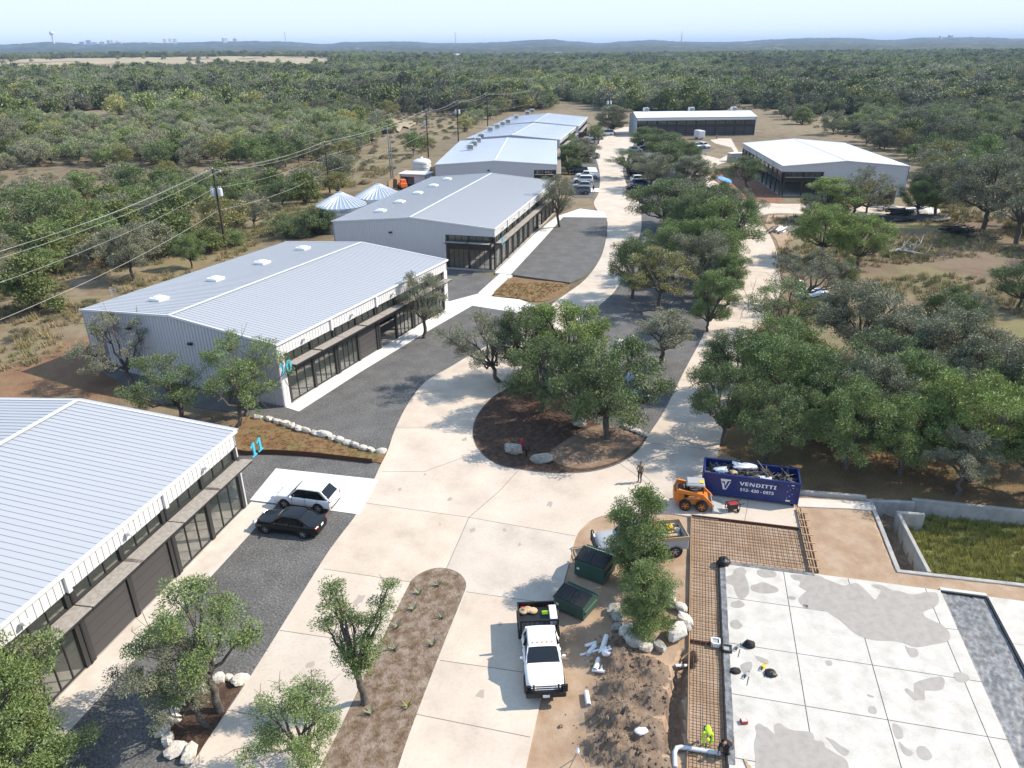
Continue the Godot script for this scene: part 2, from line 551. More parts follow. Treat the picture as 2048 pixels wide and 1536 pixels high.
# the floor of the building site: pits, the drainage channel, the sunken basin, heaps of soil and a trench
func site_floor(x: float, z: float) -> float:
	var p := Vector2(x, z)
	var h := -0.03 + 0.035 * rough_land.get_noise_2d(x * 40.0, z * 40.0)
	var edge := minf(minf(x - CUT[0], CUT[1] - x), minf(z - CUT[2], CUT[3] - z))
	if Geometry2D.is_point_in_polygon(p, channel_poly): return -1.3 + 0.06 * rough_land.get_noise_2d(x * 70.0, z * 70.0)
	if Geometry2D.is_point_in_polygon(p, basin_poly):
		var t := clampf((z + 44.5) / 8.0, 0.0, 1.0)
		return lerpf(-1.25, -0.28, t * t) + 0.12 * rough_land.get_noise_2d(x * 60.0, z * 60.0)
	var sq := (p - SLAB_AT).rotated(SLAB_TURN)
	if sq.x > 0.1 and sq.x < 23.5 and sq.y > 0.1: return -0.3
	for m in mounds:
		var d := Vector2((p.x - m[0]) / m[2], (p.y - m[1]) / m[3]).length_squared()
		if d < 5.0:
			h = maxf(h, m[4] * exp(-d) * (1.0 + 0.5 * rough_land.get_noise_2d(x * 110.0, z * 110.0) + 0.5 * rough_land.get_noise_2d(x * 260.0, z * 260.0)) - 0.05)
	var td := 1e9
	for i in trench.size() - 1:
		td = minf(td, p.distance_to(Geometry2D.get_closest_point_to_segment(p, trench[i], trench[i + 1])))
	var tw := 0.34 + 0.16 * rough_land.get_noise_2d(x * 90.0, z * 90.0)
	if td < tw: h = -0.65
	return lerpf(-0.03, h, clampf(edge, 0.0, 1.0))


func ground_at(p: Vector2) -> float:
	if p.x > CUT[0] and p.x < CUT[1] and p.y > CUT[2] and p.y < CUT[3]: return site_floor(p.x, p.y)
	return land(p.x, p.y)


func axis_marks(a: float, b: float, step: float, reach: float, grow: float) -> PackedFloat32Array:
	var out := PackedFloat32Array()
	var v := a
	var s := step
	while v > -reach:
		s *= grow
		v -= s
		out.append(v)
	out.reverse()
	var n := int(round((b - a) / step))
	for i in n + 1: out.append(a + i * step)
	v = b
	s = step
	while v < reach:
		s *= grow
		v += s
		out.append(v)
	return out


func make_ground() -> void:
	for m in [[Vector2(5.5, -29.33), 1.3, 1.0, .75], [Vector2(6.88, -28.79), 1.1, 1.0, .62], [Vector2(5.5, -27.48), 1.3, .9, .8], [Vector2(6.83, -26.99), 1.0, .9, .55], [Vector2(5.02, -25.8), 1.4, 1.0, .85], [Vector2(6.22, -24.92), 1.1, 1.0, .6], [Vector2(4.55, -24.11), 1.3, .9, .75], [Vector2(5.6, -23.3), 1.3, 1.0, .6], [Vector2(5.86, -30.96), .8, .5, .3]]:
		mounds.append([m[0].x, m[0].y, m[1] * 0.85, m[2] * 0.85, m[3] * 1.25])
	var xs := axis_marks(-60.8, 100.8, 1.6, 14000.0, 1.13)
	var zs := axis_marks(-329.6, 3.2, 1.6, 14000.0, 1.11)
	var v := PackedVector3Array()
	var c := PackedColorArray()
	var red := poly(pl([-53.6, -65.68, -53.14, -71.3, -52.03, -77.77, -49.09, -80.91, -33.13, -62.91, -37, -63, -43.93, -64.29, -44.46, -58.05, -47.9, -57.18]))
	var strip := poly(pl([-49.32, -86.19, -41.8, -131.9, -39.6, -178.9, -28.1, -270, -4.9, -416.4, -11.7, -477.1, -39.5, -304.9, -52.3, -207.5, -53.3, -128.6, -58.49, -90.34]))
	var clearing := poly(pl([35.19, -91.34, 51, -138, 68.7, -144, 100.6, -158.1, 93.7, -125.7, 47.78, -51.6, 48.14, -65.48, 53.84, -90.71, 48.05, -100.04]))
	var by_road := poly(pl([49.4, -145, 58, -147, 51.4, -124, 35.84, -91.32, 37.2, -100.44]))
	for z in zs:
		for x in xs:
			v.append(Vector3(x, land(x, z), z))
			var p := Vector2(x, z)
			var q := 0.92 + 0.3 * rough_land.get_noise_2d(x * 0.9 + 50.0, z * 0.9)
			var tint := Color(q, q, q * 0.98)
			var r := p.length()
			if r < 420.0:
				if Geometry2D.is_point_in_polygon(p, red): tint = Color(1.08, .80, .68) * (0.85 + 0.5 * rough_land.get_noise_2d(x * 4, z * 4))
				elif Geometry2D.is_point_in_polygon(p, strip): tint = Color(.98, 1.06, .86)
				elif Geometry2D.is_point_in_polygon(p, by_road): tint = Color(1.3, 1.12, 1.0)
				elif Geometry2D.is_point_in_polygon(p, clearing):
					var g := rough_land.get_noise_2d(x * 3.1, z * 3.1)
					tint = Color(.80, .74, .76).lerp(Color(.85, .95, .62), clampf(g * 2.0, 0.0, 1.0))
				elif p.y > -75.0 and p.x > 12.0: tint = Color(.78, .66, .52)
			elif r > 2300.0: tint = Color(.30, .38, .32)
			c.append(tint)
	var idx := PackedInt32Array()
	var w := xs.size()
	for j in zs.size() - 1:
		for i in w - 1:
			var mx := (xs[i] + xs[i + 1]) * 0.5
			var mz := (zs[j] + zs[j + 1]) * 0.5
			if mx > CUT[0] and mx < CUT[1] and mz > CUT[2] and mz < CUT[3]: continue
			var a := j * w + i
			idx.append_array(PackedInt32Array([a, a + 1, a + w, a + 1, a + w + 1, a + w]))
	var arr := []
	arr.resize(Mesh.ARRAY_MAX)
	arr[Mesh.ARRAY_VERTEX] = v
	arr[Mesh.ARRAY_COLOR] = c
	arr[Mesh.ARRAY_INDEX] = idx
	var nn := PackedVector3Array()
	for k in v.size():
		var i := k % w
		var j := k / w
		var a := v[j * w + maxi(i - 1, 0)]; var b := v[j * w + mini(i + 1, w - 1)]
		var d := v[maxi(j - 1, 0) * w + i]; var e := v[mini(j + 1, zs.size() - 1) * w + i]
		nn.append((e - d).cross(b - a).normalized())
	arr[Mesh.ARRAY_NORMAL] = nn
	var m := ArrayMesh.new()
	m.add_surface_from_arrays(Mesh.PRIMITIVE_TRIANGLES, arr)
	structure("ground", m, M.dry_ground, "dry brown grassland and scrub ground of the whole plain")
	make_site_floor()
	make_pasture()


func make_site_floor() -> void:
	var step := 0.2
	var nx := int(round((CUT[1] - CUT[0]) / step))
	var nz := int(round((CUT[3] - CUT[2]) / step))
	var pts := []
	for j in nz + 1:
		var row := PackedVector3Array()
		for i in nx + 1:
			var x: float = CUT[0] + i * step
			var z: float = CUT[2] + j * step
			row.append(Vector3(x, site_floor(x, z), z))
		pts.append(row)
	var mulchy := poly(pl([17.03, -52.25, 21.27, -45.83, 47.27, -41.58, 57.19, -53.08, 47.59, -73.44, 26.06, -74.05]))
	var sheets := [[], [], [], []]
	for s in 4: sheets[s] = [PackedVector3Array(), PackedVector3Array()]
	for j in nz:
		for i in nx:
			var q: Vector3 = pts[j][i]
			var p := Vector2(q.x + 0.1, q.z + 0.1)
			var s := 0
			if Geometry2D.is_point_in_polygon(p, basin_poly): s = 1
			elif Geometry2D.is_point_in_polygon(p, channel_poly) or q.y > 0.07 or q.y < -0.3: s = 2
			elif Geometry2D.is_point_in_polygon(p, mulchy): s = 3
			for k in [[0, 0], [1, 0], [0, 1], [1, 0], [1, 1], [0, 1]]:
				var ii: int = i + k[0]
				var jj: int = j + k[1]
				sheets[s][0].append(pts[jj][ii])
				var dx: Vector3 = pts[jj][mini(ii + 1, nx)] - pts[jj][maxi(ii - 1, 0)]
				var dz: Vector3 = pts[mini(jj + 1, nz)][ii] - pts[maxi(jj - 1, 0)][ii]
				sheets[s][1].append(dz.cross(dx).normalized())
	var named := [["bare_dirt", M.tan_dirt, "tan bare dirt graded round the building site"], ["basin_grass", M.basin_grass, "green and straw coloured weeds on the floor of the concrete walled basin"], ["dug_soil", M.soil, "dark dug soil of the mounds, trench and drainage channel"], ["woodland_floor", M.dry_ground, "shaded leaf litter floor under the oaks behind the blue container"]]
	for s in 4:
		var a := []
		a.resize(Mesh.ARRAY_MAX)
		a[Mesh.ARRAY_VERTEX] = sheets[s][0]
		a[Mesh.ARRAY_NORMAL] = sheets[s][1]
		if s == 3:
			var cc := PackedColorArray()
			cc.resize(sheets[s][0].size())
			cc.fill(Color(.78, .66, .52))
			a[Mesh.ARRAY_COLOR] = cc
		var m := ArrayMesh.new()
		m.add_surface_from_arrays(Mesh.PRIMITIVE_TRIANGLES, a)
		structure(named[s][0], m, named[s][1], named[s][2])


# a patch of far open country between two bearings and two distances, with a ragged rim
func far_patch(called: String, label: String, az0: float, az1: float, r0: float, r1: float, mat: Material, sd: int) -> void:
	var f := FastNoiseLite.new()
	f.seed = sd
	f.frequency = 0.9
	var rows := []
	for i in 9:
		var row := PackedVector3Array()
		for j in 41:
			var t := j / 40.0
			var az := lerpf(az0, az1, t)
			var pinch := pow(sin(PI * clampf(t, 0.001, 0.999)), 0.4)
			var mid := (r0 + r1) * 0.5
			var near := lerpf(mid, r0 * (1.0 + 0.10 * f.get_noise_2d(t * 9.0, 0.0)), pinch)
			var far := lerpf(mid, r1 * (1.0 + 0.05 * f.get_noise_2d(t * 9.0, 9.0)), pinch)
			var r := lerpf(near, far, i / 8.0)
			var x := sin(az) * r
			var z := -cos(az) * r
			row.append(Vector3(x, land(x, z) + 0.6, z))
		rows.append(row)
	var m := Mesher.new()
	m.grid(rows)
	structure(called, m, mat, label)
	open_land.append([az0, az1, r0, r1])


var open_land := []


func make_pasture() -> void:
	far_patch("pasture", "wide pale dry field on the left below the far ridge", -0.585, -0.22, 1130, 1950, M.pasture, 3)
	far_patch("pasture", "thin pale field strip before the far hills in the middle", -0.20, 0.035, 1420, 1600, M.pasture, 4)
	far_patch("pasture", "pale field sliver right of the middle of the horizon", 0.03, 0.26, 1900, 2180, M.pasture, 8)
	far_patch("pasture", "small pale opening among trees on the left plain", -0.17, -0.105, 540, 640, M.pasture, 6)
	far_patch("pasture", "small bare clearing beyond the power poles", -0.19, -0.12, 330, 375, M.pasture, 12)


func make_hills() -> void:
	var sky_line := [Vector2(-0.6836, 0.01204), Vector2(-0.5620, 0.01118), Vector2(-0.5159, 0.01341), Vector2(-0.4782, 0.01129), Vector2(-0.4381, 0.01261), Vector2(-0.4022, 0.01192), Vector2(-0.3648, 0.01276), Vector2(-0.3096, 0.01351), Vector2(-0.2757, 0.01278), Vector2(-0.2237, 0.00969), Vector2(-0.1938, 0.01167), Vector2(-0.1578, 0.01195), Vector2(-0.1214, 0.01166), Vector2(-0.0908, 0.00973), Vector2(-0.0476, 0.00934), Vector2(-0.0104, 0.01012), Vector2(0.0268, 0.01201), Vector2(0.0515, 0.01260), Vector2(0.0824, 0.00977), Vector2(0.1132, 0.00777), Vector2(0.1497, 0.00960), Vector2(0.1738, 0.01044), Vector2(0.2098, 0.00837), Vector2(0.2453, 0.00741), Vector2(0.2800, 0.00755), Vector2(0.3138, 0.00927), Vector2(0.3579, 0.01026), Vector2(0.4007, 0.00966), Vector2(0.4425, 0.00702), Vector2(0.4769, 0.00903), Vector2(0.5248, 0.00829), Vector2(0.5694, 0.00663), Vector2(0.6921, 0.00338)]
	var f := FastNoiseLite.new()
	f.seed = 77
	f.frequency = 6.0
	f.fractal_octaves = 5
	for band in 3:
		var rows := []
		var r0: float = [2500.0, 4200.0, 6200.0][band]
		var share: float = [0.42, 0.74, 1.0][band]
		for i in 9:
			var row := PackedVector3Array()
			var t := i / 8.0
			for j in 521:
				var az := lerpf(-0.78, 0.78, j / 520.0)
				var e := 0.0
				for k in sky_line.size() - 1:
					if az >= sky_line[k].x and az <= sky_line[k + 1].x:
						var s: float = (az - sky_line[k].x) / (sky_line[k + 1].x - sky_line[k].x)
						e = lerpf(sky_line[k].y, sky_line[k + 1].y, s * s * (3.0 - 2.0 * s))
				var r := r0 + t * 1500.0
				var top := r0 + 1500.0
				var crest := (30.0 + top * (e if band == 2 else (e * share - 0.001)))
				if band < 2: crest += r0 * 0.0022 * f.get_noise_2d(az * 2.2, band * 7.0)
				crest += top * 0.00035 * f.get_noise_2d(az * 30.0, band * 3.0)
				var h := lerpf(6.0, crest, sin(t * PI * 0.5)) + (10.0 + r0 * 0.001) * f.get_noise_2d(az * 9.0, t * 2.0 + band) * sin(t * PI)
				row.append(Vector3(sin(az) * r, h, -cos(az) * r))
			rows.append(row)
		# the far side falls away
		var back := PackedVector3Array()
		for p in rows[8]: back.append(Vector3(p.x * 1.08, 0.0, p.z * 1.08))
		rows.append(back)
		var m := Mesher.new()
		m.grid(rows)
		structure("hills", m, M.hill_forest, ["low wooded rise at the far edge of the plain", "middle line of blue wooded hills", "farthest wooded ridge on the skyline"][band])


func slab(called: String, ring: PackedVector2Array, top: float, mat: Material, label: String, deep := 0.14, parent: Node3D = null) -> MeshInstance3D:
	var m := Mesher.new()
	m.prism(ring, top - deep, top)
	return structure(called, m, mat, label, parent)


# narrow sawn joints, laid along lines of points
func joint_lines(parent: Node3D, lines: Array, y: float, width := 0.035) -> void:
	for l in lines:
		for i in l.size() - 1:
			var m := Mesher.new()
			var a := v3(l[i], y)
			var b := v3(l[i + 1], y)
			m.beam(a, b, width, 0.008)
			part("joint", m, M.joint, parent)


func make_pavements() -> void:
	# the pale concrete driveway, one slab that the planted islands cut through
	var left_edge := curve(pl([-15.14, -20.88, -15.06, -23.39, -14.01, -28.73, -12.98, -34.92, -12.19, -39.54, -11.07, -44.28, -10.61, -49.66, -10.34, -52.58, -10.25, -56.34, -9.78, -61.27, -8.67, -66.33, -6.45, -70.06, -4.01, -74.16, -1.32, -77.88, 1.33, -82.28, 3.96, -87.92, 7.27, -94.46, 10.63, -101.42, 13.4, -110.24, 15.31, -118.56, 17.1, -129.2, 18.7, -141.8, 17.9, -151.2, 18.1, -159.8, 20.5, -171.9, 23.3, -193.8, 25.3, -216.3, 26.6, -235.9, 28.3, -250.9, 33, -278.5, 38.9, -304.6, 46.3, -322.2]), false, 4)
	var upper := pl([49.3, -328.5, 53.9, -328, 53.3, -311, 48.4, -287.1])
	var isle_left := curve(pl([45, -274.1, 39.9, -249.9, 31.8, -210.9, 29.8, -195.8, 28, -174.8, 28.4, -161, 26.1, -146.2, 23.7, -132.1, 18.85, -112.09, 14.77, -97.62, 11.48, -90.06, 7.71, -83.5, 3.67, -74.68, 0.3, -66.1, -1.87, -62.7, -3.16, -59.06, -3.47, -56, -3.15, -53.52, -2.43, -51.76, -1.34, -50.32, 0.17, -49.52, 2.11, -48.96, 4.05, -48.77, 6.02, -48.96, 7.87, -49.75, 9.23, -50.88, 10.51, -52.56, 11.82, -55.3, 13.96, -59.67, 17.79, -68.77, 21.46, -77.21, 25.28, -86.65, 29.03, -95.95, 32.64, -105.82, 36.72, -117.65, 39.9, -128.2, 43, -140.6, 45.4, -160, 47.1, -179.2, 49.4, -200.5, 54.2, -222.5, 59.7, -238.1]), false, 4)
	var court := pl([62.9, -226.2, 71.9, -243.3, 73.8, -253.8, 71.5, -265.5, 72.5, -276.4, 77.3, -280.9, 81.2, -280.5, 76.3, -257.8, 73.5, -244.4, 67.3, -225.8, 60.1, -215.8, 54.4, -206.5, 51.9, -197.7, 51.1, -186.4, 50.4, -170.2, 51.2, -158.6, 57.1, -156, 65.3, -155.5, 70.2, -152, 69.8, -146.4, 65.8, -144.2, 57.5, -145.6])
	var right_edge := curve(pl([57.5, -145.6, 51.2, -145.9, 47.9, -141.3, 46.7, -135.2, 45.6, -127.2, 43.1, -116.4, 38.39, -100.4, 34.93, -91.35, 30.77, -83.68, 26.96, -77.05, 21.85, -64.96, 18.2, -55.71, 16.09, -49.88, 14.97, -47.33]), false, 4)
	var lower := pl([17.59, -45.9, 20.31, -44.46, 19.61, -41.26, 12.48, -42.86, 11.15, -43.25])
	var lower_edge := curve(pl([11.15, -43.25, 9.35, -43.34, 7.58, -43.37, 6.71, -43.21, 5.55, -42.62, 4.76, -41.69, 4.22, -40.62, 3.63, -38.23, 2.92, -35.35, 2.49, -32.77, 1.83, -29.38, 1.09, -26.14, 0.41, -22.98, -0.07, -20.72]), false, 4)
	var ring := PackedVector2Array()
	ring.append_array(left_edge); ring.append_array(upper); ring.append_array(isle_left); ring.append_array(court)
	ring.append_array(right_edge.slice(1)); ring.append_array(poly(lower)); ring.append_array(lower_edge.slice(1))
	ring = poly_clean(ring)
	# planted strip between the two near lanes, cut out of the near edge
	var strip := curve(pl([-9.53, -20.82, -9.04, -23.32, -8.7, -24.82, -8.25, -27.09, -7.51, -31.03, -6.56, -35.68, -6.32, -36.52, -5.76, -37.14, -4.97, -37.52, -4.13, -37.4, -3.44, -36.95, -3.05, -36.28, -2.96, -35.72, -3.12, -34.77, -3.84, -31.48, -4.71, -27.3, -5.19, -24.78, -5.45, -23.17, -5.87, -20.78]), false, 3)
	var cut := Geometry2D.clip_polygons(ring, strip)
	var drive := Node3D.new()
	drive.name = "driveway"
	add_child(drive)
	drive.set_meta("kind", "structure")
	drive.set_meta("label", "pale pinkish concrete driveway winding between the buildings")
	var pieces := []
	for piece in cut:
		if piece.size() > 10: pieces.append(piece)
	var bays := [[pl([-14.18, -39.57, -10.8, -44.98, -3.14, -43.02, -4.3, -37.46, -6.28, -36.14, -12.15, -37.53, -15.07, -38.03]), "concrete_warm"], [pl([-3.14, -43.02, 4.2, -40.73, 5.04, -36.24, 2.65, -33.98, -2.94, -35.22, -4.3, -37.46]), "concrete_cool"], [pl([-13.96, -32.13, -13.39, -32.12, -9.22, -31.25, -6.61, -30.57, -8.01, -25.09, -9.94, -25.57, -14.4, -26.58, -15.95, -26.91]), "concrete_cool"], [pl([-4.05, -29.74, 0.26, -28.88, 2.62, -28.51, 3.59, -33.8, 2.65, -33.98, -2.94, -35.22]), "concrete_warm"], [pl([-11.17, -56.64, -10.29, -56.62, -3.49, -56.47, -1.15, -62.14, 0.3, -66.1, -5.03, -72.75, -8.48, -69.46]), "concrete_warm"], [pl([9.2, -101.47, 10.56, -100.67, 15.22, -98.32, 19.89, -101.08, 24.8, -128.9, 16, -129.3]), "concrete_cool"], [pl([7.37, -52.21, 11.45, -44.95, 17.29, -44.91, 18.19, -51.98, 16.99, -52.09, 11.09, -53.56]), "concrete_cool"], [pl([23.25, -83.91, 24.15, -83.88, 30.21, -81.92, 33.16, -81.83, 40.72, -103.38, 32.64, -105.82]), "concrete_warm"]]
	for bay in bays:
		var b := poly(bay[0])
		var left := []
		for piece in pieces:
			for inside in Geometry2D.intersect_polygons(piece, b): slab("concrete_bay", inside, 0.05, M[bay[1]], "", 0.2, drive)
			left.append_array(Geometry2D.clip_polygons(piece, b))
		pieces = left
	for piece in pieces: slab("concrete_surface", piece, 0.05, M.concrete, "", 0.2, drive)
	var lines := [pl([-10.8, -44.98, -3.14, -43.02, 4.2, -40.73]), pl([-3.14, -43.02, -0.98, -46.46]), pl([-3.14, -43.02, -4.3, -37.46]), pl([-0.98, -46.46, 0.56, -49.59]), pl([-10.29, -56.62, -3.49, -56.47]), pl([-10.25, -49.35, -6.9, -49.29, -3.8, -51.55]), pl([-12.15, -37.53, -6.28, -36.14]), pl([-13.39, -32.12, -9.22, -31.25, -7.59, -30.7]), pl([-14.4, -26.58, -9.94, -25.57]), pl([-8.81, -25.21, -8.65, -25.16]), pl([-4.05, -29.74, 0.26, -28.88, 1.71, -28.69]), pl([-2.94, -35.22, -0.56, -34.69, 2.65, -33.98]), pl([-4.92, -26.22, 0.69, -24.82]), pl([7.37, -52.21, 11.45, -44.95]), pl([11.09, -53.56, 16.99, -52.09]), pl([8.78, -52.02, 10.72, -46.92]), pl([-5.03, -72.75, 0.3, -66.1]), pl([-0.17, -79.46, 4.3, -76.16]), pl([10.56, -100.67, 15.22, -98.32]), pl([17.1, -129.2, 23.2, -129]), pl([16.75, -66.29, 22.27, -64.72]), pl([24.15, -83.88, 30.21, -81.92]), pl([32.64, -105.82, 39.28, -103.43]), pl([39.2, -126.3, 45.1, -125]), pl([47.5, -184.3, 51.9, -194.3]), pl([20.5, -171.9, 27.5, -171.5]), pl([25.7, -221.4, 33, -215.8]), pl([17.18, -44.91, 16.05, -42.08])]
	joint_lines(drive, lines, 0.052)
	var sr := RandomNumberGenerator.new()
	sr.seed = 3
	for at in pl([-2.82, -41.48, -5.12, -42.22, -8.52, -46.74, 0.42, -39.86, -4.65, -45.32, -0.59, -41.55, -9.29, -34.64, -9.15, -29.53, -0.83, -32.42, -1.81, -27.42, -11.04, -29.55, -6.85, -48.84, 2.66, -44.53, -4.04, -54.4, 12.53, -52.35, 10.19, -90.11, 31.94, -93.61]):
		var ring2 := []
		var big := sr.randf_range(0.08, 0.3)
		for k in 9: ring2.append(at + Vector2.from_angle(TAU * k / 9) * big * sr.randf_range(0.5, 1.3) * Vector2(1.0, 1.5))
		var sm := Mesher.new()
		sm.prism(curve(ring2, true, 2), 0.0535, 0.0545, false)
		structure("oil_stain", sm, M.stain, "", drive)
	slab("planted_strip", strip, 0.035, M.mulch, "narrow mulch strip with a rounded end between the two near lanes", 0.1)

	# the big planted island between the lanes: dark gravel, with mulch at its near end
	var isle := isle_left.duplicate()
	slab("island_gravel", poly_clean(isle), 0.03, M.gravel, "dark gravel lot on the long island between the two lanes", 0.1)
	var mulch := curve(pl([-1.17, -64.03, -2.95, -59.56, -3.39, -56, -3.07, -53.61, -2.35, -51.92, -1.27, -50.47, 0.21, -49.75, 2.12, -49.18, 4.07, -48.99, 6.04, -49.18, 7.86, -49.98, 9.22, -51.12, 10.45, -52.73, 11.62, -55.13, 10.59, -55.69, 8.91, -56.1, 7.31, -57.35, 4.98, -61.99, 2.27, -65.45]), true, 3)
	slab("mulch_bed", mulch, 0.038, M.bark, "brown bark mulch bed at the near end of the island", 0.1)
	var pale := curve(pl([3.06, -52.14, 5.35, -55.09, 7.7, -56.87, 10.13, -55.52, 11.3, -54.78, 10.36, -52.9, 9.09, -51.28, 7.53, -50.14, 5.28, -49.49, 3.37, -50.53]), true, 3)
	slab("straw_mulch", pale, 0.043, M.straw, "pale straw coloured mulch under the big island oak", 0.02)

	# gravel lots beside the buildings
	slab("gravel_lot", poly(pl([-25.66, -19.7, -19.8, -38.62, -19.95, -45.34, -22.23, -50.51, -22.8, -52.43, -19.06, -52.03, -11.52, -51.07, -10.37, -50.42, -10.37, -48.18, -11.07, -44.28, -12.19, -39.54, -12.98, -34.92, -14.01, -28.73, -15.06, -23.39, -15.21, -19.59])), 0.022, M.gravel, "dark grey gravel lot before the nearest building")
	slab("gravel_lot", poly(pl([-23.87, -59.34, -27.36, -62.77, -21.15, -61.02, -19.64, -60.05, -15.65, -69, -10.14, -80.41, -5.07, -90.21, 0.47, -87.45, 1.33, -82.28, -1.32, -77.88, -4.01, -74.16, -6.45, -70.06, -8.67, -66.33, -9.78, -61.27, -10.25, -56.34, -10.46, -52.59, -13.77, -54.27, -17.66, -56.32, -21.74, -58.3])), 0.025, M.gravel, "dark grey gravel lot beside the building numbered ten")
	slab("gravel_lot", poly(pl([0.02, -103.86, 6, -126.7, 10.3, -143.7, 18.8, -142.8, 17.2, -129.2, 15.31, -118.56, 13.4, -110.24, 10.72, -102.43, 8.33, -99.53])), 0.225, M.gravel, "dark grey gravel lot beside the building numbered nine", 0.4)
	slab("gravel_lot", poly(pl([12.8, -172.4, 18.8, -216.8, 24.1, -251.2, 33.2, -297.6, 36.5, -312.8, 39.5, -312.4, 32.4, -276.9, 27.9, -248.3, 26.6, -235.9, 25.3, -216.3, 23.3, -193.8, 20.8, -175.3, 18.4, -165.7, 14.5, -165.3])), 0.02, M.gravel, "dark gravel parking lot before the far row of buildings")
	slab("gravel_lot", poly(pl([49.2, -202.3, 54.2, -222.5, 59.7, -238.1, 66.1, -247.7, 68.2, -251.5, 67.2, -258.6, 61.4, -253.5, 55.5, -236])), 0.02, M.gravel, "small dark gravel lot with parked cars before the black fronted building")
	slab("gravel_lot", poly(pl([-8.51, -91.98, -10.16, -110.3, -2.7, -104.49, -2.45, -98.95, -4.43, -95.54, -6.78, -92.77])), 0.02, M.gravel, "gravel yard between the buildings numbered nine and ten")
	slab("gravel_path", poly(pl([-46.61, -76.09, -44.91, -71.76, -34.58, -62.94, -22.86, -59.02, -20.97, -60.7, -25.92, -62.74, -34.12, -67.59])), 0.02, M.gravel, "dark gravel path along the shaded gable of building ten")
	# concrete walks and pads
	slab("sidewalk", poly(pl([-21.03, -60.91, -19.64, -60.05, -15.65, -69, -10.14, -80.41, -5.07, -90.21, -6.12, -92.74, -8.51, -91.98, -15.93, -73.48])), 0.075, M.white_concrete, "bright white concrete walk along the front of building ten", 0.12)
	slab("patio", poly(pl([-8.49, -91.76, -6.81, -93.2, -4.42, -95.31, -2.49, -93.92, 1.18, -92.5, 3.08, -89.94, 0.6, -87.25, -5.07, -90.21])), 0.07, M.white_concrete, "white concrete patio between buildings nine and ten", 0.12)
	slab("sidewalk", poly(pl([-4.42, -95.31, -2.71, -94.81, -0.27, -102.84, -1.6, -104.71])), 0.18, M.white_concrete, "short white walk with steps up to building nine", 0.3)
	slab("sidewalk", poly(pl([-2.34, -104.74, -0.13, -103.87, 6, -126.7, 10.3, -143.7, 18.9, -142.8, 18.8, -148.6, 14.4, -151.9, 9, -144.2, 4.4, -129.8])), 0.285, M.white_concrete, "white concrete walk along the front of building nine", 0.45)
	slab("accessible_pad", poly(pl([-18.79, -49.98, -10.37, -48.18, -10.97, -43.53, -19.42, -45.53])), 0.06, M.white_concrete, "white concrete parking pad under the white car", 0.1)
	slab("sidewalk", poly(pl([-26.4, -14.7, -24.4, -14.24, -17.27, -44.83, -19.24, -45.28])), 0.055, M.walk_concrete, "tan concrete walk along the front of the nearest building", 0.1)
	slab("parking_pad", poly(pl([18.4, -212.9, 24.2, -211.5, 23.8, -203.1, 18, -204.4])), 0.045, M.white_concrete, "white accessible parking strip between the far parked cars")
	slab("parking_pad", poly(pl([17.4, -178.2, 21.7, -177.3, 21.4, -172.6, 17, -172.8])), 0.045, M.white_concrete, "white strip at the near end of the far parking lot")
	slab("grass_island", curve(pl([-2.58, -94.8, -0.27, -102.84, 2.75, -101.71, 8.29, -99.04, 5.85, -93.2, 3.26, -91.58, 0.52, -93.38]), true, 3), 0.06, M.brown_grass, "brown grass island below the steps to building nine", 0.1)
	slab("earth_bank", poly(pl([-25, -57.61, -23.84, -59.24, -20.67, -57.7, -16.66, -55.75, -13.73, -54.09, -10.43, -52.34, -10.52, -50.58, -13.68, -51.75, -19.15, -52.36, -22.63, -52.43])), 0.10, M.brown_grass, "rust brown grassy bank between the two nearest gravel lots", 0.2)
	slab("tree_bed", curve(pl([-14.25, -28.57, -15.6, -28.75, -16.74, -28.27, -17.19, -26.83, -17.19, -25.78, -16.69, -24.78, -14.97, -23.44, -14.76, -23.8, -14.63, -26.04]), true, 3), 0.035, M.bark, "brown mulch bed of the twin trunked tree ringed by boulders", 0.06)
	slab("dirt_bank", poly(pl([51.4, -194.3, 51.4, -186.4, 50.3, -168.9, 51, -158, 57.2, -156.5, 60.8, -165.1, 60.1, -187.3, 63.4, -204, 61.8, -208.8, 57.1, -204.4])), 0.03, M.red_dirt, "red brown bare earth before the half built white building", 0.08)
	slab("bare_lot", poly(pl([51, -144.9, 57.7, -145.6, 66.4, -143.2, 69.5, -137.1, 63, -135.2, 51, -127.7, 43.99, -117.35, 45.7, -124.2, 47.5, -136])), 0.02, M.tan_dirt, "pale bare earth beside the bend of the right lane", 0.06)
	slab("concrete_apron", poly(pl([61.2, -155.8, 70.6, -153.1, 77.7, -154.9, 85.6, -148.1, 82.6, -140.5, 70.5, -139.3, 65.8, -144.2, 57.5, -145.6])), 0.035, M.concrete, "pale concrete apron before the half built white building", 0.1)
	for f in 2:
		var a0: Vector2 = [Vector2(-4.48, -95.09), Vector2(-1.88, -103.41)][f]
		var b0: Vector2 = [Vector2(-2.64, -94.58), Vector2(-0.13, -102.57)][f]
		var fw := Vector2(0.47, -0.88)
		var st := Node3D.new()
		st.name = numbered("steps")
		add_child(st)
		tag(st, ["lower white concrete steps between the patio and the short walk", "upper white concrete steps at the corner of building nine"][f], "", "", "structure")
		for k in 3:
			var q := [a0 + fw * 0.38 * (k - 1), b0 + fw * 0.38 * (k - 1), b0 + fw * 0.38 * k, a0 + fw * 0.38 * k]
			slab("step", poly(q), 0.115 + 0.035 * k + f * 0.1, M.white_concrete, "", 0.3, st)
	# concrete beside the blue container
	slab("sidewalk", poly(pl([20.64, -45.11, 24.45, -44.58, 25.98, -44.36, 25.7, -43.35, 24.05, -43.63, 20.45, -43.95])), 0.05, M.walk_concrete, "narrow concrete walk behind the bare dirt right of the blue container", 0.1)
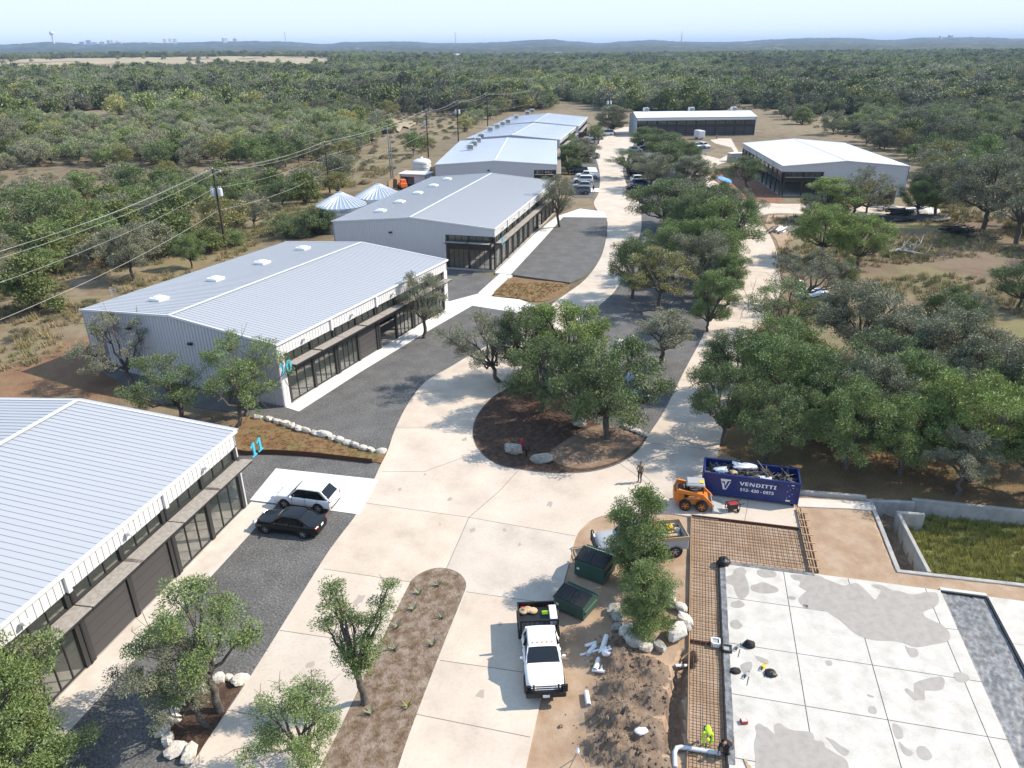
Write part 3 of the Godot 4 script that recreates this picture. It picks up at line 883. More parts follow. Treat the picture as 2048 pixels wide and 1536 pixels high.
	# steel edging that holds the bank
	var ed := Mesher.new()
	var line := curve(pl([-22.74, -52.51, -21.56, -52.16, -19.98, -52.37, -16.57, -51.9, -13.14, -51.11, -11.25, -50.67]), false, 5)
	for i in line.size() - 1: ed.beam(v3(line[i], 0.2), v3(line[i + 1], 0.2), 0.03, 0.45)
	var edge := part("steel_edging", ed, M.rust_steel)
	tag(edge, "long rusty steel edging curving below the brown bank", "edging")


func poly_clean(p: PackedVector2Array) -> PackedVector2Array:
	var out := PackedVector2Array()
	for q in p:
		if out.size() == 0 or out[out.size() - 1].distance_to(q) > 0.02: out.append(q)
	return out


# boxes in a wall's own frame: x along the wall, y up, z out of the wall
func fbox(m: Mesher, f: Transform3D, a: Vector3, b: Vector3) -> void:
	m.box(f * ((a + b) * 0.5), (b - a).abs(), f.basis)


# the dark glazed front: for each unit a clerestory band, a slatted canopy, a header and a glazed, closed or open bay
func shop_front(b: Node3D, f: Transform3D, length: float, units: String, low: float, o := {}) -> void:
	var n := units.length()
	var pier: float = o.get("pier", 0.35)
	var u0 := pier
	var w = (length - pier - o.get("end_pier", 0.35)) / n
	var fine: bool = o.get("fine", true)
	var glass_all := Mesher.new()
	var cols := Mesher.new()
	for i in n + 1:
		var u = u0 + w * i
		if i % 2 == 0 and i > 0 and i < n:
			fbox(cols, f, Vector3(u - 0.34, 0.1, -0.2), Vector3(u - 0.06, low, 0.05))
			fbox(cols, f, Vector3(u + 0.06, 0.1, -0.2), Vector3(u + 0.34, low, 0.05))
			var down := Mesher.new()
			fbox(down, f, Vector3(u - 0.05, 0.1, -0.05), Vector3(u + 0.05, low, 0.09))
			part("downpipe", down, M.black, b)
		else:
			fbox(cols, f, Vector3(u - 0.16, 0.1, -0.2), Vector3(u + 0.16, low, 0.045))
	fbox(cols, f, Vector3(0.0, 4.02, -0.18), Vector3(length, 4.17, 0.02))
	fbox(cols, f, Vector3(0.0, low - 0.07, -0.18), Vector3(length, low + 0.02, 0.02))
	part("dark_frame", cols, M.dark_metal, b)
	for i in n:
		var a = u0 + w * i + (0.34 if i % 2 == 0 and i > 0 else 0.16)
		var z = u0 + w * (i + 1) - (0.34 if i % 2 == 1 and i < n - 1 else 0.16)
		var kind := units[i]
		# header
		var hd := Mesher.new()
		fbox(hd, f, Vector3(a, 3.0, -0.14), Vector3(z, 4.03, -0.02))
		part("header_panel", hd, M.dark_panel if o.get("pale", false) else M.dark_metal, b)
		# clerestory
		var frame := Mesher.new()
		var pw = (z - a) / 3.0
		for k in 3:
			var g := Mesher.new() if fine else glass_all
			fbox(g, f, Vector3(a + pw * k + 0.04, 4.17, -0.12), Vector3(a + pw * (k + 1) - 0.04, low - 0.07, -0.10))
			if fine: part("clerestory_pane", g, M.window_glass, b)
			fbox(frame, f, Vector3(a + pw * k - 0.035, 4.17, -0.15), Vector3(a + pw * k + 0.035, low - 0.07, -0.05))
		if kind == "G" or kind == "E":
			var c := 4 if kind == "G" else 3
			var gw = (z - a) / c
			for k in c:
				var g2 := Mesher.new() if fine else glass_all
				fbox(g2, f, Vector3(a + gw * k + 0.04, 0.2, -0.12), Vector3(a + gw * (k + 1) - 0.04, 2.95, -0.10))
				if fine: part("glass_pane", g2, M.window_glass, b)
				fbox(frame, f, Vector3(a + gw * k - 0.03, 0.12, -0.15), Vector3(a + gw * k + 0.03, 3.0, -0.05))
			fbox(frame, f, Vector3(a, 0.1, -0.15), Vector3(z, 0.2, -0.06))
			fbox(frame, f, Vector3(a, 2.93, -0.15), Vector3(z, 3.0, -0.06))
		elif kind == "D":
			var d := Mesher.new()
			for k in 4:
				fbox(d, f, Vector3(a + 0.03, 0.12 + 0.72 * k, -0.13), Vector3(z - 0.03, 0.12 + 0.72 * k + 0.69, -0.07))
			part("garage_door", d, M.dark_panel, b)
		elif kind == "O":
			var d2 := Mesher.new()
			for k in 4:
				fbox(d2, f, Vector3(a + 0.03, 2.62 + 0.06 * k, -0.6 - 0.7 * k), Vector3(z - 0.03, 2.68 + 0.06 * k, -0.02 - 0.7 * k))
			part("raised_door", d2, M.dark_panel, b)
		part("window_frame", frame, M.dark_metal, b)
		if o.get("canopy", true):
			var tilt := 0.06
			var slats := Mesher.new()
			var s0 = a - 0.3 + o.get("canopy_shift", 0.0)
			var s1 = z + 0.3 + o.get("canopy_shift", 0.0)
			for k in 9:
				var t := 0.12 + 0.128 * k
				fbox(slats, f, Vector3(s0, 4.1 + tilt * t, t), Vector3(s1, 4.135 + tilt * t, t + 0.1))
			var cn := part("canopy", slats, M.slat_wood, b)
			cn.set_meta("kind", "stuff")
			var br := Mesher.new()
			for k in 4:
				var s := lerpf(s0 + 0.1, s1 - 0.1, k / 3.0)
				fbox(br, f, Vector3(s - 0.03, 3.98, 0.0), Vector3(s + 0.03, 4.09, 1.2))
			fbox(br, f, Vector3(s0, 4.0, 1.17), Vector3(s1, 4.085, 1.21))
			part("canopy_bracket", br, M.dark_metal, cn)
	if not fine: part("window_glazing", glass_all, M.window_glass, b)


func ribbed(m: Mesher, f: Transform3D, length: float, y0: float, y1: Callable, pitch: float) -> void:
	var k := 0
	while k * pitch < length - 0.05:
		var u := k * pitch + 0.02
		fbox(m, f, Vector3(u, y0, 0.0), Vector3(u + 0.05, y1.call(u) - 0.02, 0.035))
		k += 1


# a steel shed: near gable at z = 0, front along x = 0, back at x = -W, far gable at z = -L
func shed(called: String, label: String, at: Vector2, az: float, L: float, W: float, e: float, r: float, o := {}) -> Node3D:
	var b := thing(called, label, "building", v3(at, o.get("y", 0.0)), -az)
	var low: float = o.get("low", 5.05)
	var mid := W * 0.5
	var top := func(x: float) -> float: return e + (r - e) * (1.0 - absf(x - mid) / mid)
	var fl := Mesher.new()
	fl.span(Vector3(-W, -0.3, -L), Vector3(0, 0.1, 0))
	part("floor_slab", fl, M.old_concrete, b)
	var gw: float = o.get("notch", 0.0)
	var fw: float = o.get("far_notch", 0.0)
	for g in 2:
		var f := Transform3D(Basis(Vector3.LEFT, Vector3.UP, Vector3.BACK), Vector3.ZERO) if g == 0 else Transform3D(Basis(Vector3.LEFT, Vector3.UP, Vector3.FORWARD), Vector3(0, 0, -L))
		var cut := gw if g == 0 else fw
		var ring := PackedVector2Array([Vector2(cut, 0.0), Vector2(W, 0.0), Vector2(W, e - 0.02), Vector2(mid, r - 0.02), Vector2(0, e - 0.02)])
		if cut > 0.0: ring.append_array(PackedVector2Array([Vector2(0, low), Vector2(cut, low)]))
		var m := Mesher.new()
		m.plate(ring, f * Transform3D(Basis.IDENTITY, Vector3(0, 0, -0.1)), 0.2)
		var k := 0
		var pitch: float = o.get("rib", 0.42)
		while k * pitch < W:
			var u := k * pitch + 0.03
			fbox(m, f, Vector3(u, (low if u < cut else 0.0), 0.0), Vector3(u + 0.07, top.call(u) - 0.06, 0.055))
			k += 1
		part("gable_wall", m, M.wall_metal, b)
		if cut > 0.0: shop_front(b, f, cut, o.get("notch_units", "GG"), low, {"pier": 0.7, "fine": o.get("fine", false), "canopy": o.get("notch_canopy", true)})
	var bw := Mesher.new()
	bw.span(Vector3(-W, 0, -L), Vector3(-W + 0.2, e, 0))
	part("back_wall", bw, M.wall_metal, b)
	var ins := Mesher.new()
	ins.span(Vector3(-10.0, 0.1, -L + 0.25), Vector3(-9.8, e, -0.25))
	part("inner_wall", ins, M.interior, b)
	# white band above the front
	var ff := Transform3D(Basis(Vector3.FORWARD, Vector3.UP, Vector3.RIGHT), Vector3.ZERO)
	var band := Mesher.new()
	fbox(band, ff, Vector3(0, low, -0.16), Vector3(L, e - 0.1, 0.0))
	part("white_band", band, M.white_metal, b)
	var pitch2: float = o.get("rib", 0.42)
	if o.get("fine", false):
		var shared := Mesher.new()
		fbox(shared, ff, Vector3(0.012, low - 0.04, 0.0), Vector3(pitch2 - 0.012, e - 0.12, 0.022))
		fbox(shared, ff, Vector3(0.012, low - 0.04, 0.0), Vector3(0.05, e - 0.12, 0.045))
		var sm := shared.mesh()
		for k in int(L / pitch2):
			part("band_panel", sm, M.white_metal, b).position.z = -k * pitch2
	else:
		var rb := Mesher.new()
		ribbed(rb, ff, L, low, func(_u): return e - 0.1, pitch2)
		part("band_ribs", rb, M.white_metal, b)
	var pier: float = o.get("white_pier", 0.0)
	if pier > 0.0:
		var pm := Mesher.new()
		fbox(pm, ff, Vector3(0, 0, -0.16), Vector3(pier - 0.15, low, 0.03))
		fbox(pm, ff, Vector3(L - pier + 0.2, 0, -0.16), Vector3(L, low, 0.03))
		for k in 2: fbox(pm, ff, Vector3(0.1 + 0.42 * k, 0.0, 0.03), Vector3(0.16 + 0.42 * k, low, 0.06))
		part("corner_pier", pm, M.white_metal, b)
	shop_front(b, ff, L, o.get("units", "GGGGGGGG"), low, {"pier": maxf(pier, 0.35), "end_pier": maxf(pier, 0.35), "fine": o.get("fine", false), "canopy": o.get("canopy", true), "pale": o.get("pale", false), "canopy_shift": o.get("canopy_shift", 0.0)})
	# gutter, rake trims, ridge
	var gt := Mesher.new()
	gt.chamfer(Vector3(0.13, e - 0.03, -L / 2), Vector3(0.2, 0.2, L + 0.3), 0.04)
	var gut := part("gutter", gt, M.white_metal, b)
	var nmod: int = o.get("units", "GGGGGGGG").length() / 2
	for k in range(1, nmod):
		var s := Mesher.new()
		s.span(Vector3(0.05, low - 0.05, -L * k / nmod - 0.13), Vector3(0.2, e - 0.12, -L * k / nmod + 0.13))
		part("downspout", s, M.white_metal, gut)
	for z in [0.09, -L - 0.09]:
		var rk := Mesher.new()
		rk.beam(Vector3(0.15, e - 0.04, z), Vector3(-mid, r - 0.04, z), 0.14, 0.2)
		rk.beam(Vector3(-mid, r - 0.04, z), Vector3(-W - 0.15, e - 0.04, z), 0.14, 0.2)
		part("rake_trim", rk, M.white_metal, b)
	var rd := Mesher.new()
	var drop := (r - e) / mid * 0.22
	rd.quad(Vector3(-mid, r + 0.075, 0.16), Vector3(-mid, r + 0.075, -L - 0.16), Vector3(-mid + 0.22, r + 0.075 - drop, -L - 0.16), Vector3(-mid + 0.22, r + 0.075 - drop, 0.16), Vector3.UP)
	rd.quad(Vector3(-mid, r + 0.075, 0.16), Vector3(-mid, r + 0.075, -L - 0.16), Vector3(-mid - 0.22, r + 0.075 - drop, -L - 0.16), Vector3(-mid - 0.22, r + 0.075 - drop, 0.16), Vector3.UP)
	part("ridge_cap", rd, M.ridge_metal, b)
	# standing seam roof
	var seam := 0.45
	var count := int((L + 0.2) / seam)
	for side in 2:
		var x0 := -mid
		var x1 := 0.12 if side == 0 else -W - 0.12
		var y1 := e - (r - e) / mid * 0.12
		var strip := Mesher.new()
		strip.quad(Vector3(x0, r, 0), Vector3(x1, y1, 0), Vector3(x1, y1, -seam), Vector3(x0, r, -seam), Vector3.UP)
		strip.beam(Vector3(x0, r + 0.02, -0.02), Vector3(x1, y1 + 0.012, -0.02), 0.02, 0.026)
		if o.get("fine", false):
			var pm2 := strip.mesh()
			for k in count + 1:
				part("roof_panel", pm2, M["roof_%d" % [0, 0, 1, 0, 2, 0, 0][(k * 5 + side) % 7]], b).position.z = 0.1 - k * seam
		else:
			var all := Mesher.new()
			for k in count + 1: all.add(strip, Transform3D(Basis.IDENTITY, Vector3(0, 0, 0.1 - k * seam)))
			part("roof_slope", all, M[o.get("roof", "roof_0")], b).set_meta("kind", "stuff")
	for s in o.get("skylights", []):
		var y := float(top.call(-s.x)) + 0.02
		var cb := Mesher.new()
		cb.chamfer(Vector3(s.x, y + 0.12, s.y), Vector3(1.5, 0.34, 1.35), 0.03)
		var sk := part("skylight", cb, M.plastic_white, b)
		var rows := []
		for i in 6:
			var row := PackedVector3Array()
			for j in 12:
				var a := TAU * j / 12
				var q := cos(i / 5.0 * PI / 2)
				var sq := 1.0 / maxf(absf(cos(a)), absf(sin(a))) * 0.85
				row.append(Vector3(s.x + cos(a) * 0.68 * q * minf(sq, 1.15), y + 0.3 + 0.16 * sin(i / 5.0 * PI / 2), s.y + sin(a) * 0.6 * q * minf(sq, 1.15)))
			rows.append(row)
		var dm := Mesher.new()
		dm.grid(rows, true)
		part("dome", dm, M.skylight_dome, sk)
	for s in o.get("wall_lamps", []):   # dark lamps on the near gable
		var lm := Mesher.new()
		lm.chamfer(Vector3(-s.x, s.y, 0.2), Vector3(0.5, 0.22, 0.35), 0.05)
		part("wall_lamp", lm, M.black, b)
	for s in o.get("flood_lamps", []):
		var lm2 := Mesher.new()
		lm2.chamfer(Vector3(0.3, s.y, s.x), Vector3(0.34, 0.2, 0.36), 0.04, Basis(Vector3.BACK, 0.35))
		lm2.beam(Vector3(0.0, s.y - 0.1, s.x), Vector3(0.25, s.y, s.x), 0.08, 0.08)
		part("flood_lamp", lm2, M.white_metal, b)
	return b


func number_sign(text: String, label: String, b: Node3D, at: Vector3, high: float, yaw: float) -> void:
	var t := TextMesh.new()
	var ft := SystemFont.new()
	ft.font_names = PackedStringArray(["Droid Serif"])
	ft.font_weight = 700
	t.font = ft
	t.text = text
	t.font_size = 64
	t.pixel_size = high / 46.0
	t.depth = 0.08
	var o := part("number_sign", t, M.cyan)
	o.transform = b.transform * Transform3D(Basis(Vector3.UP, yaw), at)
	tag(o, label, "sign")


func make_buildings() -> void:
	var b11 := shed("metal_building", "nearest white metal building at the lower left with grey slatted canopies", Vector2(-26.4, -14.7), 0.23, 30.9, 25.0, 6.16, 7.26, {"units": "EGGGDDEE", "fine": true, "pale": true, "flood_lamps": [Vector2(-27.13, 5.55), Vector2(-19.86, 5.55), Vector2(-12.62, 5.55)]})
	number_sign("11", "turquoise number 11 standing at the canopy end of the nearest building", b11, Vector3(1.22, 4.75, -31.45), 1.0, PI / 2)
	var b10 := shed("metal_building", "white metal building with turquoise 10 and four white skylights", Vector2(-21.15, -61.05), 0.43, 31.36, 25.4, 6.26, 7.33, {"units": "EGGDOGGG", "fine": true, "white_pier": 1.0, "skylights": [Vector2(-18.9, -4.27), Vector2(-18.9, -12.1), Vector2(-18.9, -19.65), Vector2(-18.9, -27.27)], "wall_lamps": [Vector2(18.6, 5.2), Vector2(5.5, 5.0), Vector2(10.5, 4.8)], "flood_lamps": [Vector2(-3.6, 5.6), Vector2(-11.2, 5.6), Vector2(-18.8, 5.6)]})
	number_sign("10", "turquoise number 10 standing at the canopy end of the second building", b10, Vector3(1.27, 4.45, 0.5), 1.05, PI / 2)
	var b9 := shed("metal_building", "white metal building with five low skylights and a dark glazed corner", Vector2(-2.35, -106.02), 0.26, 43.4, 25.9, 6.28, 7.42, {"units": "GGGGGGDGOGGG", "y": 0.2, "fine": true, "notch": 7.6, "skylights": [Vector2(-20.4, -5.94), Vector2(-20.4, -13.7), Vector2(-20.5, -22.3), Vector2(-20.5, -30.3), Vector2(-20.5, -38.1)], "wall_lamps": [Vector2(16.3, 5.0)], "flood_lamps": [Vector2(-4, 5.6), Vector2(-11, 5.6), Vector2(-18, 5.6), Vector2(-25, 5.6), Vector2(-33, 5.6)]})
	number_sign("9", "small turquoise number 9 on the canopy end of the third building", b9, Vector3(1.3, 4.6, 0.2), 1.1, PI / 2)
	var b8 := shed("metal_building", "first of three joined white buildings, nearest, with four roof coolers", Vector2(10.58, -172.7), 0.06, 48.4, 27.9, 6.3, 7.16, {"units": "GGGGGGGGGGGG", "roof": "pale_roof", "notch": 5.0, "wall_lamps": [Vector2(15.5, 5.0)]})
	shed("metal_building", "middle one of three joined white buildings in the far row", Vector2(14.7, -223.9), 0.2, 40.0, 28.4, 6.24, 7.38, {"units": "GGGGGGGGGG", "roof": "pale_roof"})
	shed("metal_building", "farthest of three joined white buildings in the far row", Vector2(23.87, -266.0), 0.18, 37.0, 30.4, 6.19, 7.53, {"units": "GGGGGGGGGG", "roof": "pale_roof"})
	var ar := 0.09
	var far_left := Vector2(86.7, -163.0) + Vector2(sin(ar), -cos(ar)) * 43.2 + Vector2(-cos(ar), -sin(ar)) * 26.8
	shed("metal_building", "half built white building on the right with an open dark corner", far_left, ar + PI, 43.2, 26.8, 6.5, 7.6, {"units": "OOOOOOOOOO", "far_notch": 9.0, "notch_units": "OO", "low": 5.2, "canopy": false, "notch_canopy": true, "roof": "white_roof"})
	var bk := shed("metal_building", "long black fronted building with a white roof at the far end", Vector2(48.0, -291.0), PI / 2, 45.0, 18.0, 6.7, 8.2, {"units": "DDDDDDDDDDDD", "low": 5.6, "canopy": false, "roof": "white_roof"})
	number_sign("5", "small turquoise sign at the left end of the black fronted building", bk, Vector3(0.2, 4.8, 1.0), 1.6, PI / 2)
	# conduits and meters on the shaded gable of building ten
	var md := Mesher.new()
	for k in 5:
		md.tube([Vector3(-23.9 + 0.28 * k, 0.2, 0.12), Vector3(-23.9 + 0.28 * k, 4.0 + 0.2 * (k % 3), 0.12)], [0.05], 6)
	part("conduit", md, M.steel, b10)
	for k in 3:
		var mb := Mesher.new()
		mb.chamfer(Vector3(-24.2 + 0.75 * k, 4.1, 0.2), Vector3(0.55, 0.7, 0.25), 0.03)
		part("meter_box", mb, M.dark_panel, b10)
	var ln := Mesher.new()
	for s in [-0.25, 0.25]:
		ln.tube([Vector3(-25.55, 0.2, -4.2 + s), Vector3(-25.55, 7.3, -4.2 + s), Vector3(-25.1, 7.5, -4.2 + s), Vector3(-24.7, 7.2, -4.2 + s)], [0.03], 5)
	for k in 5: ln.tube([Vector3(-25.55, 6.4 + 0.22 * k, -4.45), Vector3(-26.1, 6.4 + 0.22 * k, -4.2), Vector3(-25.55, 6.4 + 0.22 * k, -3.95)], [0.025], 5)
	part("roof_ladder", ln, M.steel, b10)
	# air coolers on the far roofs
	var spots := pl([-13.2, -254.4, -12.3, -264.9, -11.4, -276.2, -10.7, -289.4, -7.9, -315.4, -5.2, -327.8, -3, -340.1, -0.6, -350.8, 3.3, -374.4, 9.2, -399.4, 12.1, -412.4])
	for i in spots.size():
		var p: Vector2 = spots[i]
		var q := p * (23.3 / 30.0)
		var names := ["on the first far roof, nearest", "on the first far roof, second nearest", "on the first far roof, third nearest", "on the first far roof, farthest", "on the middle far roof, nearest", "on the middle far roof, second nearest", "on the middle far roof, third nearest", "on the middle far roof, farthest", "on the farthest joined roof, nearest", "on the farthest joined roof, second nearest", "on the farthest joined roof, at its end"]
		cooler(Vector3(q.x, 6.75, q.y), "grey boxy air cooler " + names[i], "air coolers on the joined roofs", 1.0)
	for i in 3:
		var x: float = [53.0, 70.5, 87.0][i]
		cooler(Vector3(x, 7.9, -301.0), "air cooler behind the roof of the black fronted building, at its " + ["left end", "middle", "right end"][i], "air coolers behind the black fronted building", 1.15)


func cooler(at: Vector3, label: String, group: String, s: float) -> void:
	var t := thing("air_cooler", label, "air cooler", at, 0.12, group)
	t.scale = Vector3.ONE * s
	var m := Mesher.new()
	m.chamfer(Vector3(0, 0.75, 0), Vector3(1.7, 1.3, 1.7), 0.05)
	m.box(Vector3(0, 0.05, 0), Vector3(1.5, 0.2, 1.5))
	part("cabinet", m, M.transformer, t)
	for k in 2:
		var l := Mesher.new()
		for j in 6:
			var f := Basis(Vector3.UP, k * PI / 2)
			l.box(f * Vector3(0, 0.32 + 0.17 * j, 0.87), (Vector3(1.4, 0.08, 0.06)), f)
		part("louvre_panel", l, M.dark_panel, t)
	var d := Mesher.new()
	d.lathe([Vector2(0.55, 0.0), Vector2(0.55, 0.12), Vector2(0.4, 0.12), Vector2(0.4, 0.02)], 14, Vector3(0, 1.38, 0))
	part("fan_ring", d, M.machine_grey, t)


# ---- trees: a bent tapering trunk, limbs to every lobe of the crown, and small leaf faces gathered in sprays at the twig ends
var sprays := {}
var kinds := {}


# a spray of leaf triangles in a flattened ball of radius 1
func spray(count: int, size: float, sd: int) -> PackedVector3Array:
	var r := RandomNumberGenerator.new()
	r.seed = sd
	var out := PackedVector3Array()
	for i in count:
		var d := Vector3(r.randfn(), r.randfn(), r.randfn()).normalized()
		var p := d * pow(r.randf(), 0.45)
		p.y *= 0.72
		var a := (d + Vector3(r.randfn(), r.randfn() + 0.25, r.randfn()) * 0.75).normalized()
		var w := a.cross(Vector3(r.randfn(), r.randfn(), r.randfn())).normalized()
		var s := size * r.randf_range(0.65, 1.35)
		out.append(p - w * s * 0.42)
		out.append(p + w * s * 0.42)
		out.append(p + a * s * 1.5)
	return out


# shape: H height, R crown radius, base: share of the height where the crown begins, lobes, clumps per lobe, leaves per clump, leaf size, clump radius, gap: share of clumps left out
func tree_kind(key: String, sd: int, o: Dictionary) -> void:
	var r := RandomNumberGenerator.new()
	r.seed = sd
	var H: float = o.H
	var R: float = o.R
	var base: float = H * o.get("base", 0.32)
	var lean := Vector3(r.randfn(), 0, r.randfn()) * float(o.get("lean", 0.06)) * H
	if o.has("lean_to"): lean = o.lean_to * H
	var wood := Mesher.new()
	var fork := Vector3(lean.x * 0.4, base * 0.85, lean.z * 0.4)
	var tr: float = o.get("girth", 0.034) * H
	var path := []
	var rad := []
	for i in 6:
		var t := i / 5.0
		path.append(Vector3(lean.x * 0.4 * t + r.randfn() * 0.012 * H * (0.3 if i == 0 else 1.0), -0.25 + (fork.y + 0.25) * t, lean.z * 0.4 * t + r.randfn() * 0.012 * H))
		rad.append(tr * (1.35 - 0.6 * t if i == 0 else 1.02 - 0.25 * t))
	fork = path[5]
	var sides: int = o.get("sides", 6)
	wood.tube(path, rad, sides)
	var lobes := []
	var nl: int = o.get("lobes", 9)
	var conic: float = o.get("conic", 0.0)
	for q in o.get("spots", []): lobes.append([Vector3(q[0], q[1], q[2]), q[3]])
	for i in (0 if o.has("spots") else nl):
		var a := TAU * (i * 0.618) + r.randf() * 0.7
		var up := (i + 0.6) / nl
		var spread := sqrt(clampf(1.0 - pow(absf(up * 1.6 - 0.75), 2.0), 0.12, 1.0))
		if conic > 0.0: spread = lerpf(spread, 1.0 - up * 0.86, conic)
		var q := R * spread * r.randf_range(0.48, 0.84)
		if i == nl - 1: q *= 0.35
		var lr := R * r.randf_range(0.30, 0.46) * float(o.get("lobe", 1.0)) * (1.0 - conic * up * 0.45)
		var y := base + lr * 0.35 + (H - base - lr * 1.0) * up
		lobes.append([Vector3(lean.x + cos(a) * q, y, lean.z + sin(a) * q), lr])
	var leaves := PackedVector3Array()
	var cols := PackedColorArray()
	var set_of: Array = o.sprays
	var cr: float = o.get("clump", 0.55)
	for l in lobes:
		var c: Vector3 = l[0]
		var lr: float = l[1]
		# limb
		var limb := [fork]
		var lrad := [tr * 0.62]
		var mid := fork.lerp(c, 0.5) + Vector3(r.randfn(), r.randf_range(-0.5, 0.9), r.randfn()) * R * 0.09
		var end := c - Vector3(0, lr * 0.35, 0)
		for k in range(1, 6):
			var t := k / 5.0
			limb.append(fork.lerp(mid, t).lerp(mid.lerp(end, t), t) + Vector3(r.randfn(), r.randfn(), r.randfn()) * R * 0.035)
			lrad.append(tr * lerpf(0.6, 0.13, t))
		wood.tube(limb, lrad, sides - 1)
		var nc: int = o.get("clumps", 12)
		for k in nc:
			if r.randf() < float(o.get("gap", 0.08)): continue
			var d := Vector3(r.randfn(), r.randfn() * 0.8 + 0.28, r.randfn()).normalized()
			var p := c + d * lr * pow(r.randf(), 0.35) * Vector3(1, 0.78, 1)
			# twig
			if k % int(o.get("twig_every", 1)) == 0:
				var from: Vector3 = limb[3 + k % 3]
				var bend := from.lerp(p, 0.55) + Vector3(r.randfn(), r.randf() * 0.6, r.randfn()) * lr * 0.16
				wood.tube([from, bend, p], [tr * 0.16, tr * 0.10, tr * 0.035], 4)
			var s := cr * r.randf_range(0.75, 1.3)
			var bs := Basis(Vector3.UP, r.randf() * TAU) * Basis(Vector3.RIGHT, r.randfn() * 0.25)
			bs = bs.scaled(Vector3.ONE * s)
			var sp: PackedVector3Array = set_of[r.randi() % set_of.size()]
			leaves.append_array(Transform3D(bs, p) * sp)
			var tone := r.randf_range(0.78, 1.2)
			var warm := r.randf_range(-0.08, 0.08)
			var block := PackedColorArray()
			block.resize(sp.size())
			block.fill(Color(tone * (1.0 + warm), tone, tone * (1.0 - warm)))
			cols.append_array(block)
	# bare dead twigs on the outside of some crowns
	for k in int(o.get("dead", 0)):
		var l2: Array = lobes[r.randi() % lobes.size()]
		var d2 := Vector3(r.randfn(), r.randfn() * 0.7 + 0.2, r.randfn()).normalized()
		var p0: Vector3 = l2[0] + d2 * l2[1] * 0.4
		var p1: Vector3 = p0 + d2 * l2[1] * 0.5 + Vector3(r.randfn(), r.randfn(), r.randfn()) * 0.2
		var p2: Vector3 = p1 + d2 * l2[1] * 0.4 + Vector3(r.randfn(), r.randfn(), r.randfn()) * 0.3
		wood.tube([p0, p1, p2], [tr * 0.14, tr * 0.09, 0.01], 4)
		wood.tube([p1, p1 + (p2 - p1).rotated(Vector3.UP, 0.9) * 0.8], [tr * 0.08, 0.008], 4)
	var la := []
	la.resize(Mesh.ARRAY_MAX)
	la[Mesh.ARRAY_VERTEX] = leaves
	la[Mesh.ARRAY_COLOR] = cols
	var lm := ArrayMesh.new()
	lm.add_surface_from_arrays(Mesh.PRIMITIVE_TRIANGLES, la)
	kinds[key] = {"wood": wood.mesh(), "leaf": lm, "H": H, "R": R, "lean": lean}


